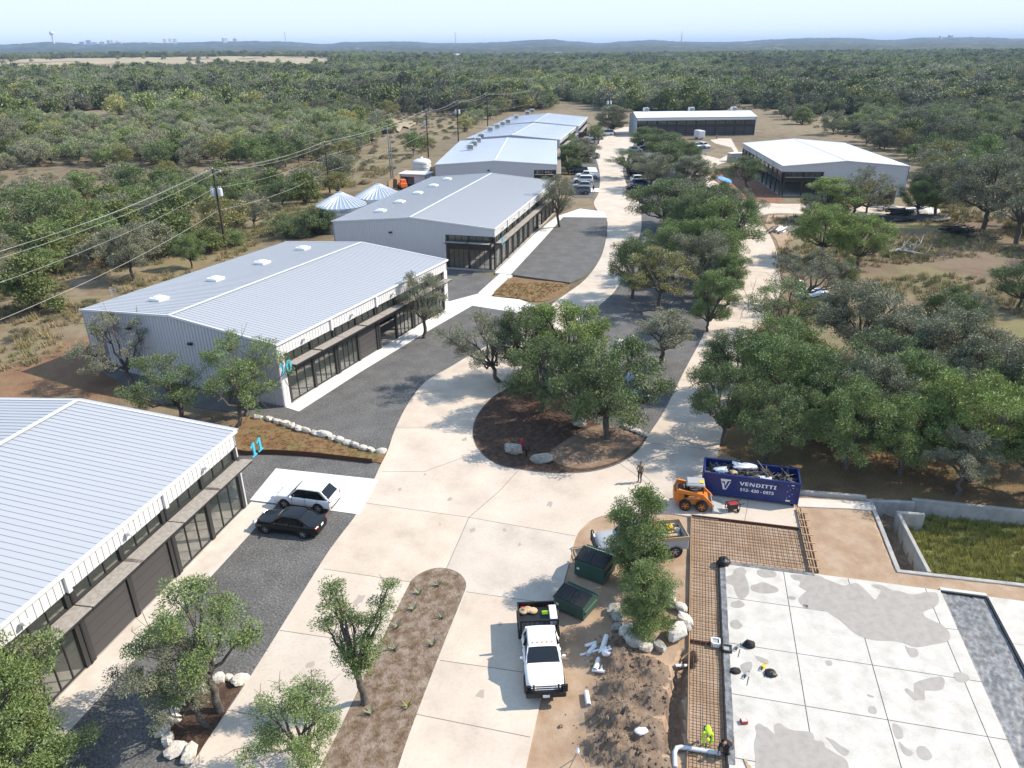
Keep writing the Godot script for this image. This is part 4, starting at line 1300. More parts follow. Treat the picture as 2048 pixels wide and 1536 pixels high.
func make_tree_kinds() -> void:
	var fine := []
	var mid := []
	var coarse := []
	var needle := []
	for k in 3:
		fine.append(spray(200, 0.135, 100 + k))
		mid.append(spray(80, 0.2, 120 + k))
		coarse.append(spray(42, 0.3, 140 + k))
		needle.append(spray(150, 0.12, 160 + k))
	# near kinds
	for k in 4:
		tree_kind("oak_%d" % k, 300 + k, {"H": 7.0, "R": 4.0, "base": 0.28, "lobes": 14, "lobe": 0.84, "clumps": 13, "clump": 0.6, "sprays": fine, "gap": 0.08, "lean": 0.07, "dead": 8})
	for k in 3:
		tree_kind("thin_oak_%d" % k, 320 + k, {"H": 8.0, "R": 2.5, "base": 0.34, "lobes": 11, "clumps": 10, "clump": 0.5, "sprays": fine, "gap": 0.22, "lean": 0.08, "dead": 16, "lobe": 1.05, "girth": 0.026})
	for k in 2:
		tree_kind("tall_oak_%d" % k, 340 + k, {"H": 8.0, "R": 2.3, "base": 0.2, "lobes": 13, "clumps": 14, "clump": 0.55, "sprays": fine, "gap": 0.06, "lean": 0.03, "dead": 6, "lobe": 1.15, "girth": 0.024})
	for k in 2:
		tree_kind("cedar_%d" % k, 360 + k, {"H": 6.0, "R": 2.7, "base": 0.08, "lobes": 14, "clumps": 13, "clump": 0.6, "sprays": needle, "gap": 0.04, "lean": 0.02, "conic": 0.55, "lobe": 1.1})
	tree_kind("low_oak_0", 345, {"H": 8.0, "R": 2.3, "base": 0.04, "lobes": 15, "clumps": 14, "clump": 0.55, "sprays": fine, "gap": 0.04, "lean": 0.02, "dead": 8, "lobe": 1.1, "girth": 0.022})
	tree_kind("sapling_0", 346, {"spots": [[0.1, 2.7, 0.1, 0.5], [-0.5, 3.3, 0.2, 0.5], [0.5, 3.5, -0.2, 0.6], [-0.2, 3.9, 0.3, 0.6], [-0.9, 4.4, -0.2, 0.55], [0.7, 4.5, 0.2, 0.6], [0.0, 4.9, -0.3, 0.6], [-1.2, 5.5, 0.2, 0.5], [1.1, 5.6, -0.1, 0.5], [-0.6, 5.9, -0.2, 0.5], [1.5, 6.6, 0.1, 0.45], [-0.9, 6.9, 0.2, 0.5], [-0.7, 7.6, 0.0, 0.42], [1.7, 7.5, -0.1, 0.4]], "H": 8.0, "R": 2.0, "base": 0.36, "lobes": 13, "clumps": 8, "clump": 0.42, "sprays": fine, "gap": 0.3, "lean": 0.03, "dead": 14, "lobe": 0.95, "girth": 0.024})
	tree_kind("bush_0", 370, {"H": 2.6, "R": 1.7, "base": 0.06, "lobes": 7, "clumps": 9, "clump": 0.42, "sprays": fine, "gap": 0.05, "girth": 0.02})
	tree_kind("gnarled_0", 380, {"H": 7.0, "R": 3.6, "base": 0.24, "lobes": 9, "clumps": 11, "clump": 0.52, "sprays": fine, "gap": 0.2, "lean": 0.15, "dead": 26, "girth": 0.03})
	tree_kind("gnarled_1", 381, {"H": 7.0, "R": 3.4, "base": 0.28, "lobes": 9, "clumps": 11, "clump": 0.52, "sprays": fine, "gap": 0.16, "lean_to": Vector3(-0.28, 0, 0.05), "dead": 22, "girth": 0.03})
	# woodland kinds
	for k in 3:
		tree_kind("wood_oak_%d" % k, 400 + k, {"H": 6.5, "R": 3.9, "base": 0.2, "lobes": 9, "clumps": 11, "clump": 0.78, "sprays": mid, "gap": 0.08, "twig_every": 3, "sides": 5, "dead": 3})
	tree_kind("wood_cedar_0", 410, {"H": 5.5, "R": 2.6, "base": 0.06, "lobes": 10, "clumps": 9, "clump": 0.75, "sprays": mid, "gap": 0.04, "conic": 0.5, "twig_every": 4, "sides": 5})
	for k in 4:
		tree_kind("far_oak_%d" % k, 420 + k, {"H": 6.3, "R": 4.2, "base": 0.12, "lobes": 6 + k * 2, "clumps": 6, "clump": 1.15, "sprays": coarse, "gap": 0.05, "twig_every": 99, "sides": 4})
	tree_kind("far_cedar_0", 430, {"H": 5.5, "R": 2.9, "base": 0.03, "lobes": 8, "clumps": 5, "clump": 1.05, "sprays": coarse, "gap": 0.04, "conic": 0.5, "twig_every": 99, "sides": 4})


# one tree, standing at p; its kind's own size is scaled to height h and crown radius rad
func plant(called: String, kind: String, leaf: String, p: Vector2, h: float, rad: float, turn: float, label: String, group := "", y := -99.0) -> Node3D:
	var k: Dictionary = kinds[kind]
	var t := thing(called, label, "tree", Vector3(p.x, ground_at(p) if y < -90.0 else y, p.y), turn, group)
	var s := Vector3(rad / k.R, h / k.H, rad / k.R)
	var w := part("trunk", k.wood, M.trunk, t)
	var c := part("crown", k.leaf, M[leaf], t)
	w.scale = s
	c.scale = s
	return t


# crown outlines as the photograph shows them: foot, height, radius
func make_near_trees() -> void:
	var g := "leaf_green"
	var rows := [
		["live_oak", "oak_0", g, Vector2(-23.46, -23.51), 7.6, 3.5, 1.0, "big dark oak at the bottom left corner hiding the front of the nearest building"],
		["shrub", "bush_0", g, Vector2(-21.11, -22.85), 3.6, 2.2, 0.0, "dense round bush at the bottom left beside the tan walk"],
		["live_oak", "thin_oak_0", g, Vector2(-14.89, -26.62), 7.8, 2.6, 2.2, "taller trunk of the leaning oak pair in the boulder ringed bed"],
		["live_oak", "gnarled_1", "leaf_grey", Vector2(-15.12, -25.76), 6.0, 2.3, 0.3, "shorter leaning oak of the pair in the boulder ringed bed"],
		["live_oak", "thin_oak_1", g, Vector2(-9.63, -23.09), 5.4, 2.2, 0.9, "small sparse oak at the bottom edge, on the near end of the planted strip"],
		["live_oak", "sapling_0", g, Vector2(-7.66, -26.93), 7.9, 2.05, 0.0, "slender sparse oak standing alone on the planted strip"],
		["live_oak", "low_oak_0", g, Vector2(7.52, -35.83), 7.0, 1.85, 0.0, "tall leafy oak over the silver pickup, beyond the ring of white boulders"],
		["live_oak", "low_oak_0", g, Vector2(7.24, -31.43), 5.0, 1.6, 2.0, "lower leafy oak inside the ring of white boulders by the green dumpsters"],
		["live_oak", "gnarled_1", "leaf_dark", Vector2(-29.46, -58.87), 7.2, 3.8, 1.2, "dark green oak before the shaded gable of building ten"],
		["live_oak", "gnarled_0", g, Vector2(-24.22, -56.74), 8.6, 3.9, 3.3, "twisted oak with bare grey limbs at the corner of building ten"],
		["live_oak", "thin_oak_1", g, Vector2(-24.22, -59.45), 5.6, 1.9, 2.0, "thin oak right behind the twisted oak at the corner of building ten"],
		["live_oak", "gnarled_0", "leaf_grey", Vector2(-37.9, -66.47), 7.4, 4.0, 5.0, "grey twigged oak at the left end of the shaded gable of building ten"],
		["live_oak", "thin_oak_0", "leaf_grey", Vector2(-10.02, -78.77), 7.8, 2.7, 0.4, "slender oak standing before the front of building ten"],
		["live_oak", "gnarled_1", "leaf_grey", Vector2(-1.19, -66.26), 7.6, 3.9, 0.1, "pale grey oak leaning left over the lane at the near end of the island"],
		["live_oak", "oak_2", "leaf_bright", Vector2(5.9, -66.56), 8.2, 4.4, 0.0, "dense bright green oak near the middle of the island"],
		["live_oak", "oak_3", "leaf_dark", Vector2(1.77, -65.47), 8.0, 3.5, 2.0, "dark oak at the left rim of the island behind the leaning one"],
		["live_oak", "oak_0", "leaf_dark", Vector2(7.91, -54.23), 8.6, 5.2, 3.6, "broad dark oak over the mulch at the near end of the island"],
		["live_oak", "oak_1", "leaf_dark", Vector2(2.75, -59.43), 7.2, 3.8, 2.6, "dark oak between the left rim oak and the broad oak of the island"],
		["live_oak", "gnarled_0", "leaf_dark", Vector2(5.5, -56.92), 6.0, 3.2, 1.0, "low dark oak under the broad oak on the island mulch"],
		["live_oak", "thin_oak_2", "leaf_grey", Vector2(15.56, -70), 6.6, 3.2, 1.7, "small grey oak leaning on the gravel right of the bright green one"],
		["live_oak", "tall_oak_1", g, Vector2(22.73, -79.6), 7.6, 2.3, 0.9, "slim straight oak at the right rim of the island gravel"],
		["live_oak", "oak_3", "leaf_grey", Vector2(24.35, -92.56), 8.8, 4.7, 0.0, "large grey green oak in the middle of the island grove"],
		["live_oak", "thin_oak_0", "leaf_olive", Vector2(18.82, -87.82), 8.2, 4.1, 3.0, "airy yellow green tree in the island grove"],
		["live_oak", "oak_1", "leaf_dark", Vector2(16.02, -92.63), 8.2, 3.7, 4.4, "dark oak at the left rim of the island grove"],
		["live_oak", "oak_2", "leaf_dark", Vector2(28.1, -133.14), 9.2, 7.0, 1.0, "wide dark oak with a bare trunk at the far side of the island grove"],
		["live_oak", "oak_0", g, Vector2(32.35, -110.95), 10, 5.8, 2.6, "dense tall green oak at the right of the island grove"],
		["live_oak", "oak_1", "leaf_dark", Vector2(30.65, -117.91), 9.8, 6.0, 0.5, "dark oak between the wide one and the tall green one in the island grove"],
		["live_oak", "gnarled_0", "leaf_grey", Vector2(40.25, -130.15), 8, 4.2, 0.8, "sparse grey oak at the right tip of the island grove"],
		["live_oak", "tall_oak_0", g, Vector2(27.82, -89.52), 7.0, 2.3, 2.0, "green oak right beside the slim straight one on the island rim"],
		["live_oak", "oak_3", g, Vector2(23.08, -100.96), 8.4, 4.6, 1.1, "green oak behind the airy yellow green tree in the island grove"],
		["live_oak", "oak_2", g, Vector2(28.75, -100.75), 9.0, 4.8, 0.1, "tall green oak in the right half of the island grove"],
		["live_oak", "oak_1", "leaf_grey", Vector2(32.73, -136.71), 8.4, 5.6, 3.1, "grey oak at the far side of the grove beside the wide dark one"],
		["live_oak", "oak_0", "leaf_dark", Vector2(38.66, -134.29), 8.0, 5.2, 4.1, "dark oak behind the sparse grey one at the grove's right tip"],
		["live_oak", "thin_oak_1", "leaf_dark", Vector2(30.61, -192.45), 7.4, 5.0, 0.0, "dark slender oak among the cars on the far part of the island"],
		["live_oak", "oak_2", "leaf_grey", Vector2(33.08, -175.89), 8.2, 5.8, 2.0, "grey oak behind the parked cars on the far part of the island"],
		["live_oak", "oak_3", "leaf_dark", Vector2(43.11, -215.01), 8.8, 8.4, 0.2, "tallest oak of the far island cluster before the black fronted building"],
		["live_oak", "oak_0", "leaf_dark", Vector2(44.42, -249.51), 7.4, 7.0, 1.0, "left oak of the far island cluster before the black fronted building"],
		["live_oak", "oak_1", "leaf_dark", Vector2(43.19, -194.9), 9, 7.2, 3.0, "right oak of the far island cluster, beside the far right lane"],
		["live_oak", "tall_oak_1", "leaf_grey", Vector2(40.59, -171.41), 8.2, 4.0, 1.0, "narrow grey oak on the far island rim"],
		["live_oak", "gnarled_1", g, Vector2(43.56, -173.22), 6.6, 3.6, 3.0, "small leaning oak by the bend of the right lane"],
		["live_oak", "thin_oak_2", "leaf_grey", Vector2(9, -134.87), 10.0, 3.4, 1.0, "grey oak at the far corner of building nine beside its walk"],
		["live_oak", "tall_oak_0", "leaf_grey", Vector2(19.87, -207.06), 8.6, 4.0, 0.0, "right oak of the pair among the white cars by the far row"],
		["live_oak", "tall_oak_1", "leaf_dark", Vector2(15.58, -199.32), 8.0, 3.4, 2.0, "left oak of the pair among the white cars by the far row"],
		["live_oak", "oak_2", g, Vector2(18.36, -245.2), 6.0, 4.0, 2.4, "green oak against the front of the joined buildings"],
		["live_oak", "thin_oak_1", g, Vector2(30.14, -270.82), 6.4, 3.0, 0.0, "left small oak of two by the farthest parked vans"],
		["live_oak", "thin_oak_0", g, Vector2(31.21, -267.67), 6.0, 2.6, 1.6, "right small oak of two by the farthest parked vans"],
		["live_oak", "tall_oak_0", "leaf_grey", Vector2(40.53, -298.7), 11.0, 6.0, 1.4, "tall grey oak at the far end of the left lane by a transformer pole"],
		["live_oak", "oak_0", "leaf_grey", Vector2(3.07, -181.97), 6.8, 5.6, 5.0, "round grey oak in the gap between building nine and the joined row"],
		["live_oak", "thin_oak_2", "leaf_dark", Vector2(54.92, -171.87), 8.0, 4.6, 0.3, "dark oak before the open front of the half built building"],
		["live_oak", "tall_oak_1", "leaf_bright", Vector2(60.72, -140.67), 8.0, 4.6, 0.0, "yellow green tree before the gable of the half built building"],
		["live_oak", "gnarled_0", "leaf_grey", Vector2(65.44, -141.36), 9.6, 5.4, 2.0, "open crowned grey oak before the gable of the half built building"],
		["live_oak", "gnarled_1", "leaf_grey", Vector2(55.24, -137.79), 5.0, 2.8, 2.8, "small leaning grey oak at the edge of the pale apron"],
		["live_oak", "oak_1", "leaf_bright", Vector2(48.4, -110.9), 8.6, 5.4, 0.7, "spreading bright green oak left of the brush clearing"],
		["live_oak", "oak_2", "leaf_bright", Vector2(51.68, -106.46), 7.8, 4.4, 3.7, "bright green oak at the rim of the brush clearing"],
		["juniper", "cedar_0", "leaf_cedar", Vector2(43.84, -92.33), 5.6, 2.0, 0.0, "small dark juniper below the spreading bright oak"],
		["live_oak", "gnarled_0", "leaf_grey", Vector2(37.86, -90.42), 7.4, 4.6, 1.0, "grey oak over the silver scrap heap by the right lane"],
		["live_oak", "oak_3", g, Vector2(78.34, -140.71), 7.6, 4.2, 1.0, "left green oak behind the black pallets right of the half built building"],
		["live_oak", "oak_0", "leaf_grey", Vector2(81.91, -141.45), 11.0, 5.6, 3.0, "tall grey oak behind the black pallets right of the half built building"],
		["live_oak", "oak_1", "leaf_grey", Vector2(85.2, -130.85), 13.5, 7.6, 2.0, "very large grey oak at the right edge behind the black lumber heap"],
		["live_oak", "thin_oak_0", "leaf_grey", Vector2(84.42, -120.35), 12.0, 5.0, 1.0, "slender grey oak at the right edge beside the large one"],
		["live_oak", "oak_2", "leaf_dark", Vector2(64.41, -87.91), 6.0, 3.8, 0.4, "dark oak at the right edge of the brush clearing"],
		["live_oak", "gnarled_0", g, Vector2(31.6, -78.19), 7.0, 4.4, 0.0, "open oak with black limbs reaching over the right lane"],
		["live_oak", "oak_1", g, Vector2(26.63, -66.03), 6.6, 4.0, 1.0, "green oak below the open oak with black limbs"],
		["live_oak", "oak_3", "leaf_grey", Vector2(37.2, -71.18), 8.4, 5.0, 2.0, "broad grey oak at the top of the right hand grove"],
		["live_oak", "oak_0", "leaf_dark", Vector2(48.12, -74.9), 6.4, 3.8, 4.0, "dark oak at the clearing side of the right hand grove"],
		["live_oak", "oak_2", "leaf_dark", Vector2(17.61, -53.16), 7.4, 3.2, 0.0, "dark oak at the lane side of the right hand grove, above the blue container"],
		["live_oak", "oak_1", g, Vector2(23.66, -57.27), 8.0, 4.3, 5.0, "large green oak in the left half of the right hand grove"],
		["live_oak", "cedar_1", "leaf_cedar", Vector2(28.16, -64.8), 5.0, 2.6, 0.0, "yellowish juniper in the middle of the right hand grove"],
		["live_oak", "gnarled_1", "leaf_dark", Vector2(31.12, -61.36), 7.6, 4.0, 2.4, "oak with black looping limbs in the middle of the right hand grove"],
		["live_oak", "oak_0", "leaf_grey", Vector2(37.34, -64.57), 7.6, 4.4, 1.3, "grey twiggy oak in the upper right of the right hand grove"],
		["live_oak", "oak_3", "leaf_grey", Vector2(40.47, -62.22), 8.6, 4.8, 0.6, "tall grey oak with a pale trunk in the right hand grove"],
		["live_oak", "oak_2", "leaf_grey", Vector2(28.33, -53.7), 7.6, 3.8, 3.2, "grey green oak in the lower middle of the right hand grove"],
		["live_oak", "oak_1", g, Vector2(33.86, -55.54), 7.4, 4.0, 4.2, "green oak between pale grass gaps in the right hand grove"],
		["live_oak", "oak_0", "leaf_grey", Vector2(42.42, -57.23), 8.0, 4.4, 5.5, "grey oak near the right edge of the right hand grove"],
		["live_oak", "oak_3", g, Vector2(42.76, -51.71), 8.4, 4.4, 0.9, "green oak cut by the right edge of the picture in the right hand grove"],
		["live_oak", "oak_2", "leaf_dark", Vector2(20.07, -50.19), 6.8, 3.4, 1.9, "dark oak directly behind the blue container"],
		["live_oak", "oak_1", g, Vector2(26.03, -49.23), 7.4, 3.7, 0.2, "green oak with a dark trunk right of the blue container"],
		["live_oak", "oak_0", g, Vector2(29.76, -48.26), 6.4, 3.4, 2.9, "green oak with drooping sprays above the concrete wall"],
		["live_oak", "oak_3", "leaf_bright", Vector2(34.61, -47.16), 8.4, 4.6, 1.6, "bright green oak with a thick trunk above the concrete wall at the right"],
		["live_oak", "thin_oak_1", "leaf_grey", Vector2(32.64, -45.28), 5.6, 2.4, 0.0, "thin pale leaning oak close to the concrete wall"],
		["live_oak", "oak_2", g, Vector2(38.3, -45.5), 7.0, 3.6, 0.0, "green oak at the right edge above the concrete wall"],
		["live_oak", "oak_1", "leaf_dark", Vector2(26.17, -54.63), 7.2, 3.6, 3.0, "shaded dark oak behind the green one right of the blue container"],
		["live_oak", "oak_3", "leaf_dark", Vector2(21.37, -61.59), 6.8, 3.6, 2.0, "dark oak leaning out over the right lane"],
		["live_oak", "gnarled_0", "leaf_grey", Vector2(35.68, -55.32), 7.0, 3.4, 4.0, "thin grey oak deep in the right hand grove"],
		["shrub", "bush_0", "leaf_dark", Vector2(-40.22, -131.09), 3.8, 3.6, 0.0, "dark shrub against the back corner of building ten"],
		["shrub", "bush_0", "leaf_dark", Vector2(-36.31, -131.7), 4.4, 3.8, 2.0, "dark shrub beside the galvanised tanks"],
		["shrub", "bush_0", "leaf_dark", Vector2(-34.67, -132.42), 5.0, 3.0, 1.0, "tall dark shrub touching the near galvanised tank"],
		["shrub", "bush_0", g, Vector2(-47.96, -124.01), 3.0, 2.8, 1.0, "low green shrub at the foot of the nearest power pole"],
	]
	for t in rows:
		plant(t[0], t[1], t[2], t[3], t[4], t[5], t[6], t[7])
		standing.append([t[3], t[5]])
	standing.append([Vector2(182.8, -297.37), 9.0])


var standing := []
var no_trees := []


func crowded(p: Vector2, rad: float) -> bool:
	for s in standing:
		if p.distance_squared_to(s[0]) < pow((s[1] + rad) * 0.62, 2.0): return true
	return false


func make_woodland() -> void:
	var keep_out := [site_poly,
		poly(pl([47.4, -145.1, 53.3, -144.8, 68.7, -144, 99, -155.3, 98.2, -137.9, 73.17, -86.06, 60.82, -62.83, 50.47, -65.42, 56.39, -82.88, 44.22, -91.04, 35.19, -91.34])),
		poly(pl([-51.45, -77.76, -48.06, -86.15, -45.7, -114.7, -41.5, -133.9, -39.6, -178.9, -28.1, -270, -4.9, -416.4, -9.2, -427.8, -31.6, -286.2, -38.4, -206.6, -43.5, -172.5, -47.7, -130.7, -47.4, -111.77, -51.63, -96.49, -53.51, -83.61])),
		poly(pl([-58.42, -77.96, -53.12, -86.31, -43.88, -67.84, -42.53, -57.06, -51.45, -53.7])),
		poly(pl([-144.6, -213.9, -134, -228.1, -98.4, -215.4, -87.2, -189.1, -108.5, -188.9, -109.9, -170, -119, -173.6])),
		poly(pl([-194.2, -337, -142.8, -319.2, -129.1, -287, -173.5, -296.2])),
		poly(pl([-48.3, -221.8, -45.6, -321.4, -35.8, -373.5, -24.6, -319.2, -34.8, -240.8, -40, -200.5])),
		poly(pl([140.7, -374.5, 167.8, -359.5, 138, -302.1, 119, -304.1])),
		poly(pl([180.3, -640.7, 195.6, -637.3, 141.3, -453.3, 126.3, -438.9])),
		poly(pl([33.7, -470, 64.9, -417.4, 46.9, -311.7, 34.9, -312.9])),
		poly(pl([-58.1, -413.3, -14.5, -385.4, -28.8, -319.6, -54.1, -322.3])), poly(pl([17.03, -52.25, 21.64, -45.82, 47.03, -41.29, 57.19, -53.08, 48.39, -74.9, 34.03, -100.56]))]
	var lots := {}
	var near := []
	var view := cos(deg_to_rad(40.5))
	var r := 58.0
	var rr := RandomNumberGenerator.new()
	rr.seed = 909
	var dens := FastNoiseLite.new()
	dens.seed = 31
	dens.frequency = 0.013
	dens.fractal_octaves = 3
	while r < 2600.0:
		var step := clampf(4.6 + r * 0.0021, 4.6, 10.0)
		var az := -0.71
		while az < 0.71:
			var rj := r + rr.randf_range(-0.5, 0.5) * step
			var aj := az + rr.randf_range(-0.5, 0.5) * step / r
			az += step / r
			var p := Vector2(sin(aj) * rj, -cos(aj) * rj)
			var big := rr.randf()
			var tone := rr.randf()
			var n := dens.get_noise_2d(p.x, p.y)
			# thinner scrub on the left, closed woodland on the right and far away
			var need := 0.68 if p.x < -20.0 and r < 420.0 else (0.66 if r < 900.0 else 0.70)
			if p.x > 60.0: need += 0.16
			if rr.randf() > need + 1.1 * n: continue
			if r > 170.0 and dens.get_noise_2d(p.x * 0.6 + 400.0, p.y * 0.6 - 300.0) > 0.24: continue
			var rad := lerpf(2.3, 4.6, big) if p.x < -20.0 and r < 300.0 else lerpf(2.6, 5.2, big)
			if r > 420.0: rad *= 0.85 + 0.75 * tone
			var out := false
			if r < 420.0:
				for ring in keep_out:
					if Geometry2D.is_point_in_polygon(p, ring):
						out = true
						break
				if not out and r < 330.0 and crowded(p, rad): out = true
			if not out:
				for o in open_land:
					if aj > o[0] and aj < o[1] and rj > o[2] and rj < o[3] and rr.randf() > 0.006: out = true
			if out: continue
			if r < 330.0: standing.append([p, rad])
			var cedar := tone > (0.80 if p.x < 0.0 else 0.88)
			var h := rad * rr.randf_range(1.25, 1.85) + 0.8
			near.append([p, rad, h, cedar, rr.randf() * TAU, rr.randf(), tone, n])
		r += step * 0.92
	# the nearest that the picture shows become trees of their own
	near.sort_custom(func(a, b): return a[0].length_squared() < b[0].length_squared())
	var single := 0
	var masses := {}
	for t in near:
		var p: Vector2 = t[0]
		var d: float = p.length()
		var tone_name: String
		var leaf: String
		var q: float = t[5]
		if t[3]:
			leaf = "leaf_cedar"; tone_name = "yellowish dark juniper"
		elif q < 0.45:
			leaf = "leaf_grey"; tone_name = "grey green live oak"
		elif q < 0.72:
			leaf = "leaf_green"; tone_name = "green live oak"
		elif q < 0.9:
			leaf = "leaf_dark"; tone_name = "dark green live oak"
		else:
			leaf = "leaf_olive"; tone_name = "olive live oak"
		if single < 218:
			single += 1
			var zone := "in the scrub left of the power line"
			if p.x > 75.0: zone = "in the woods behind the half built white building"
			elif p.x > 20.0: zone = "in the wooded ground right of the lanes"
			elif p.x > -35.0: zone = "in the trees beyond the far end of the power line"
			elif d < 110.0: zone = "in the thicket behind the two nearest white buildings"
			elif d < 160.0: zone = "in the scrub left of the two nearest power poles"
			var size := "small" if t[1] < 2.7 else ("large" if t[1] > 3.6 else "middling")
			var kind: String = "wood_cedar_0" if t[3] else (["oak_0", "oak_1", "oak_2", "oak_3", "gnarled_0"][int(q * 997.0) % 5] if d < 125.0 else "wood_oak_%d" % (int(q * 997.0) % 3))
			plant("juniper" if t[3] else "live_oak", kind, leaf, p, t[2], t[1], t[4], "%s %s %s" % [size, tone_name, zone], "woodland trees " + zone)
		else:
			var key := "wood_cedar_0" if t[3] else "wood_oak_%d" % (int(q * 997.0) % 3)
			if d > 420.0: key = "far_cedar_0" if t[3] else "far_oak_%d" % (int(q * 997.0) % 4)
			if not masses.has(key): masses[key] = []
			masses[key].append([t, leaf])
	var mass := Node3D.new()
	mass.name = "distant_woodland"
	add_child(mass)
	tag(mass, "oak and juniper woodland that covers the plain out to the hills", "", "", "stuff")
	var tints := {"leaf_grey": Color(1, 1, 1), "leaf_green": Color(.90, 1.02, .72), "leaf_dark": Color(.72, .82, .64), "leaf_olive": Color(1.06, 1.0, .56), "leaf_cedar": Color(.68, .80, .40)}
	var total := 0
	for key in masses:
		var k: Dictionary = kinds[key]
		var list: Array = masses[key]
		total += list.size()
		for layer in 2:
			if layer == 0 and key.begins_with("far"): continue
			var mm := MultiMesh.new()
			mm.transform_format = MultiMesh.TRANSFORM_3D
			mm.use_colors = layer == 1
			mm.mesh = k.leaf if layer == 1 else k.wood
			mm.instance_count = list.size()
			for i in list.size():
				var t: Array = list[i][0]
				var p: Vector2 = t[0]
				var b := Basis(Vector3.UP, t[4]).scaled(Vector3(t[1] / k.R, t[2] / k.H, t[1] / k.R))
				mm.set_instance_transform(i, Transform3D(b, Vector3(p.x, land(p.x, p.y) - 0.1, p.y)))
				if layer == 1:
					mm.set_instance_color(i, tints[list[i][1]] * (1.1 + 0.9 * dens.get_noise_2d(p.x * 0.35 + 900.0, p.y * 0.35) + 0.6 * (t[5] - 0.5)))
			var mi := MultiMeshInstance3D.new()
			mi.name = ("crown_mass" if layer == 1 else "trunk_mass") + "_%03d" % (mass.get_child_count() + 1)
			mi.multimesh = mm
			mi.material_override = M.leaf_grey if layer == 1 else M.trunk
			mi.set_meta("kind", "stuff")
			mass.add_child(mi)
	# low brush between the trees of the left hand scrub
	var low := MultiMesh.new()
	low.transform_format = MultiMesh.TRANSFORM_3D
	low.use_colors = true
	low.mesh = kinds["wood_oak_0"].leaf
	var spots := []
	while spots.size() < 2600:
		var az2 := rr.randf_range(-0.72, 0.72)
		var d2 := 60.0 + 400.0 * sqrt(rr.randf())
		var p2 := Vector2(sin(az2) * d2, -cos(az2) * d2)
		if p2.x > -20.0 and rr.randf() < 0.55: continue
		var bad := false
		for ring in keep_out.slice(0, 4) + keep_out.slice(11):
			if Geometry2D.is_point_in_polygon(p2, ring): bad = true
		if not bad: spots.append(p2)
	low.instance_count = spots.size()
	for i in spots.size():
		var p3: Vector2 = spots[i]
		var s3 := rr.randf_range(0.10, 0.34)
		low.set_instance_transform(i, Transform3D(Basis(Vector3.UP, rr.randf() * TAU).scaled(Vector3(s3 * 1.2, s3 * 0.8, s3 * 1.2)), Vector3(p3.x, land(p3.x, p3.y) - s3 * 0.9, p3.y)))
		low.set_instance_color(i, Color(1, 1, 1).lerp(Color(1.3, 1.05, .8), rr.randf()) * rr.randf_range(0.7, 1.1))
	var lo := MultiMeshInstance3D.new()
	lo.name = "low_brush"
	lo.multimesh = low
	lo.material_override = M.leaf_grey
	tag(lo, "low grey green brush scattered between the trees of the scrub", "", "", "stuff")
	add_child(lo)
	print("trees: %d single, %d massed" % [single, total])


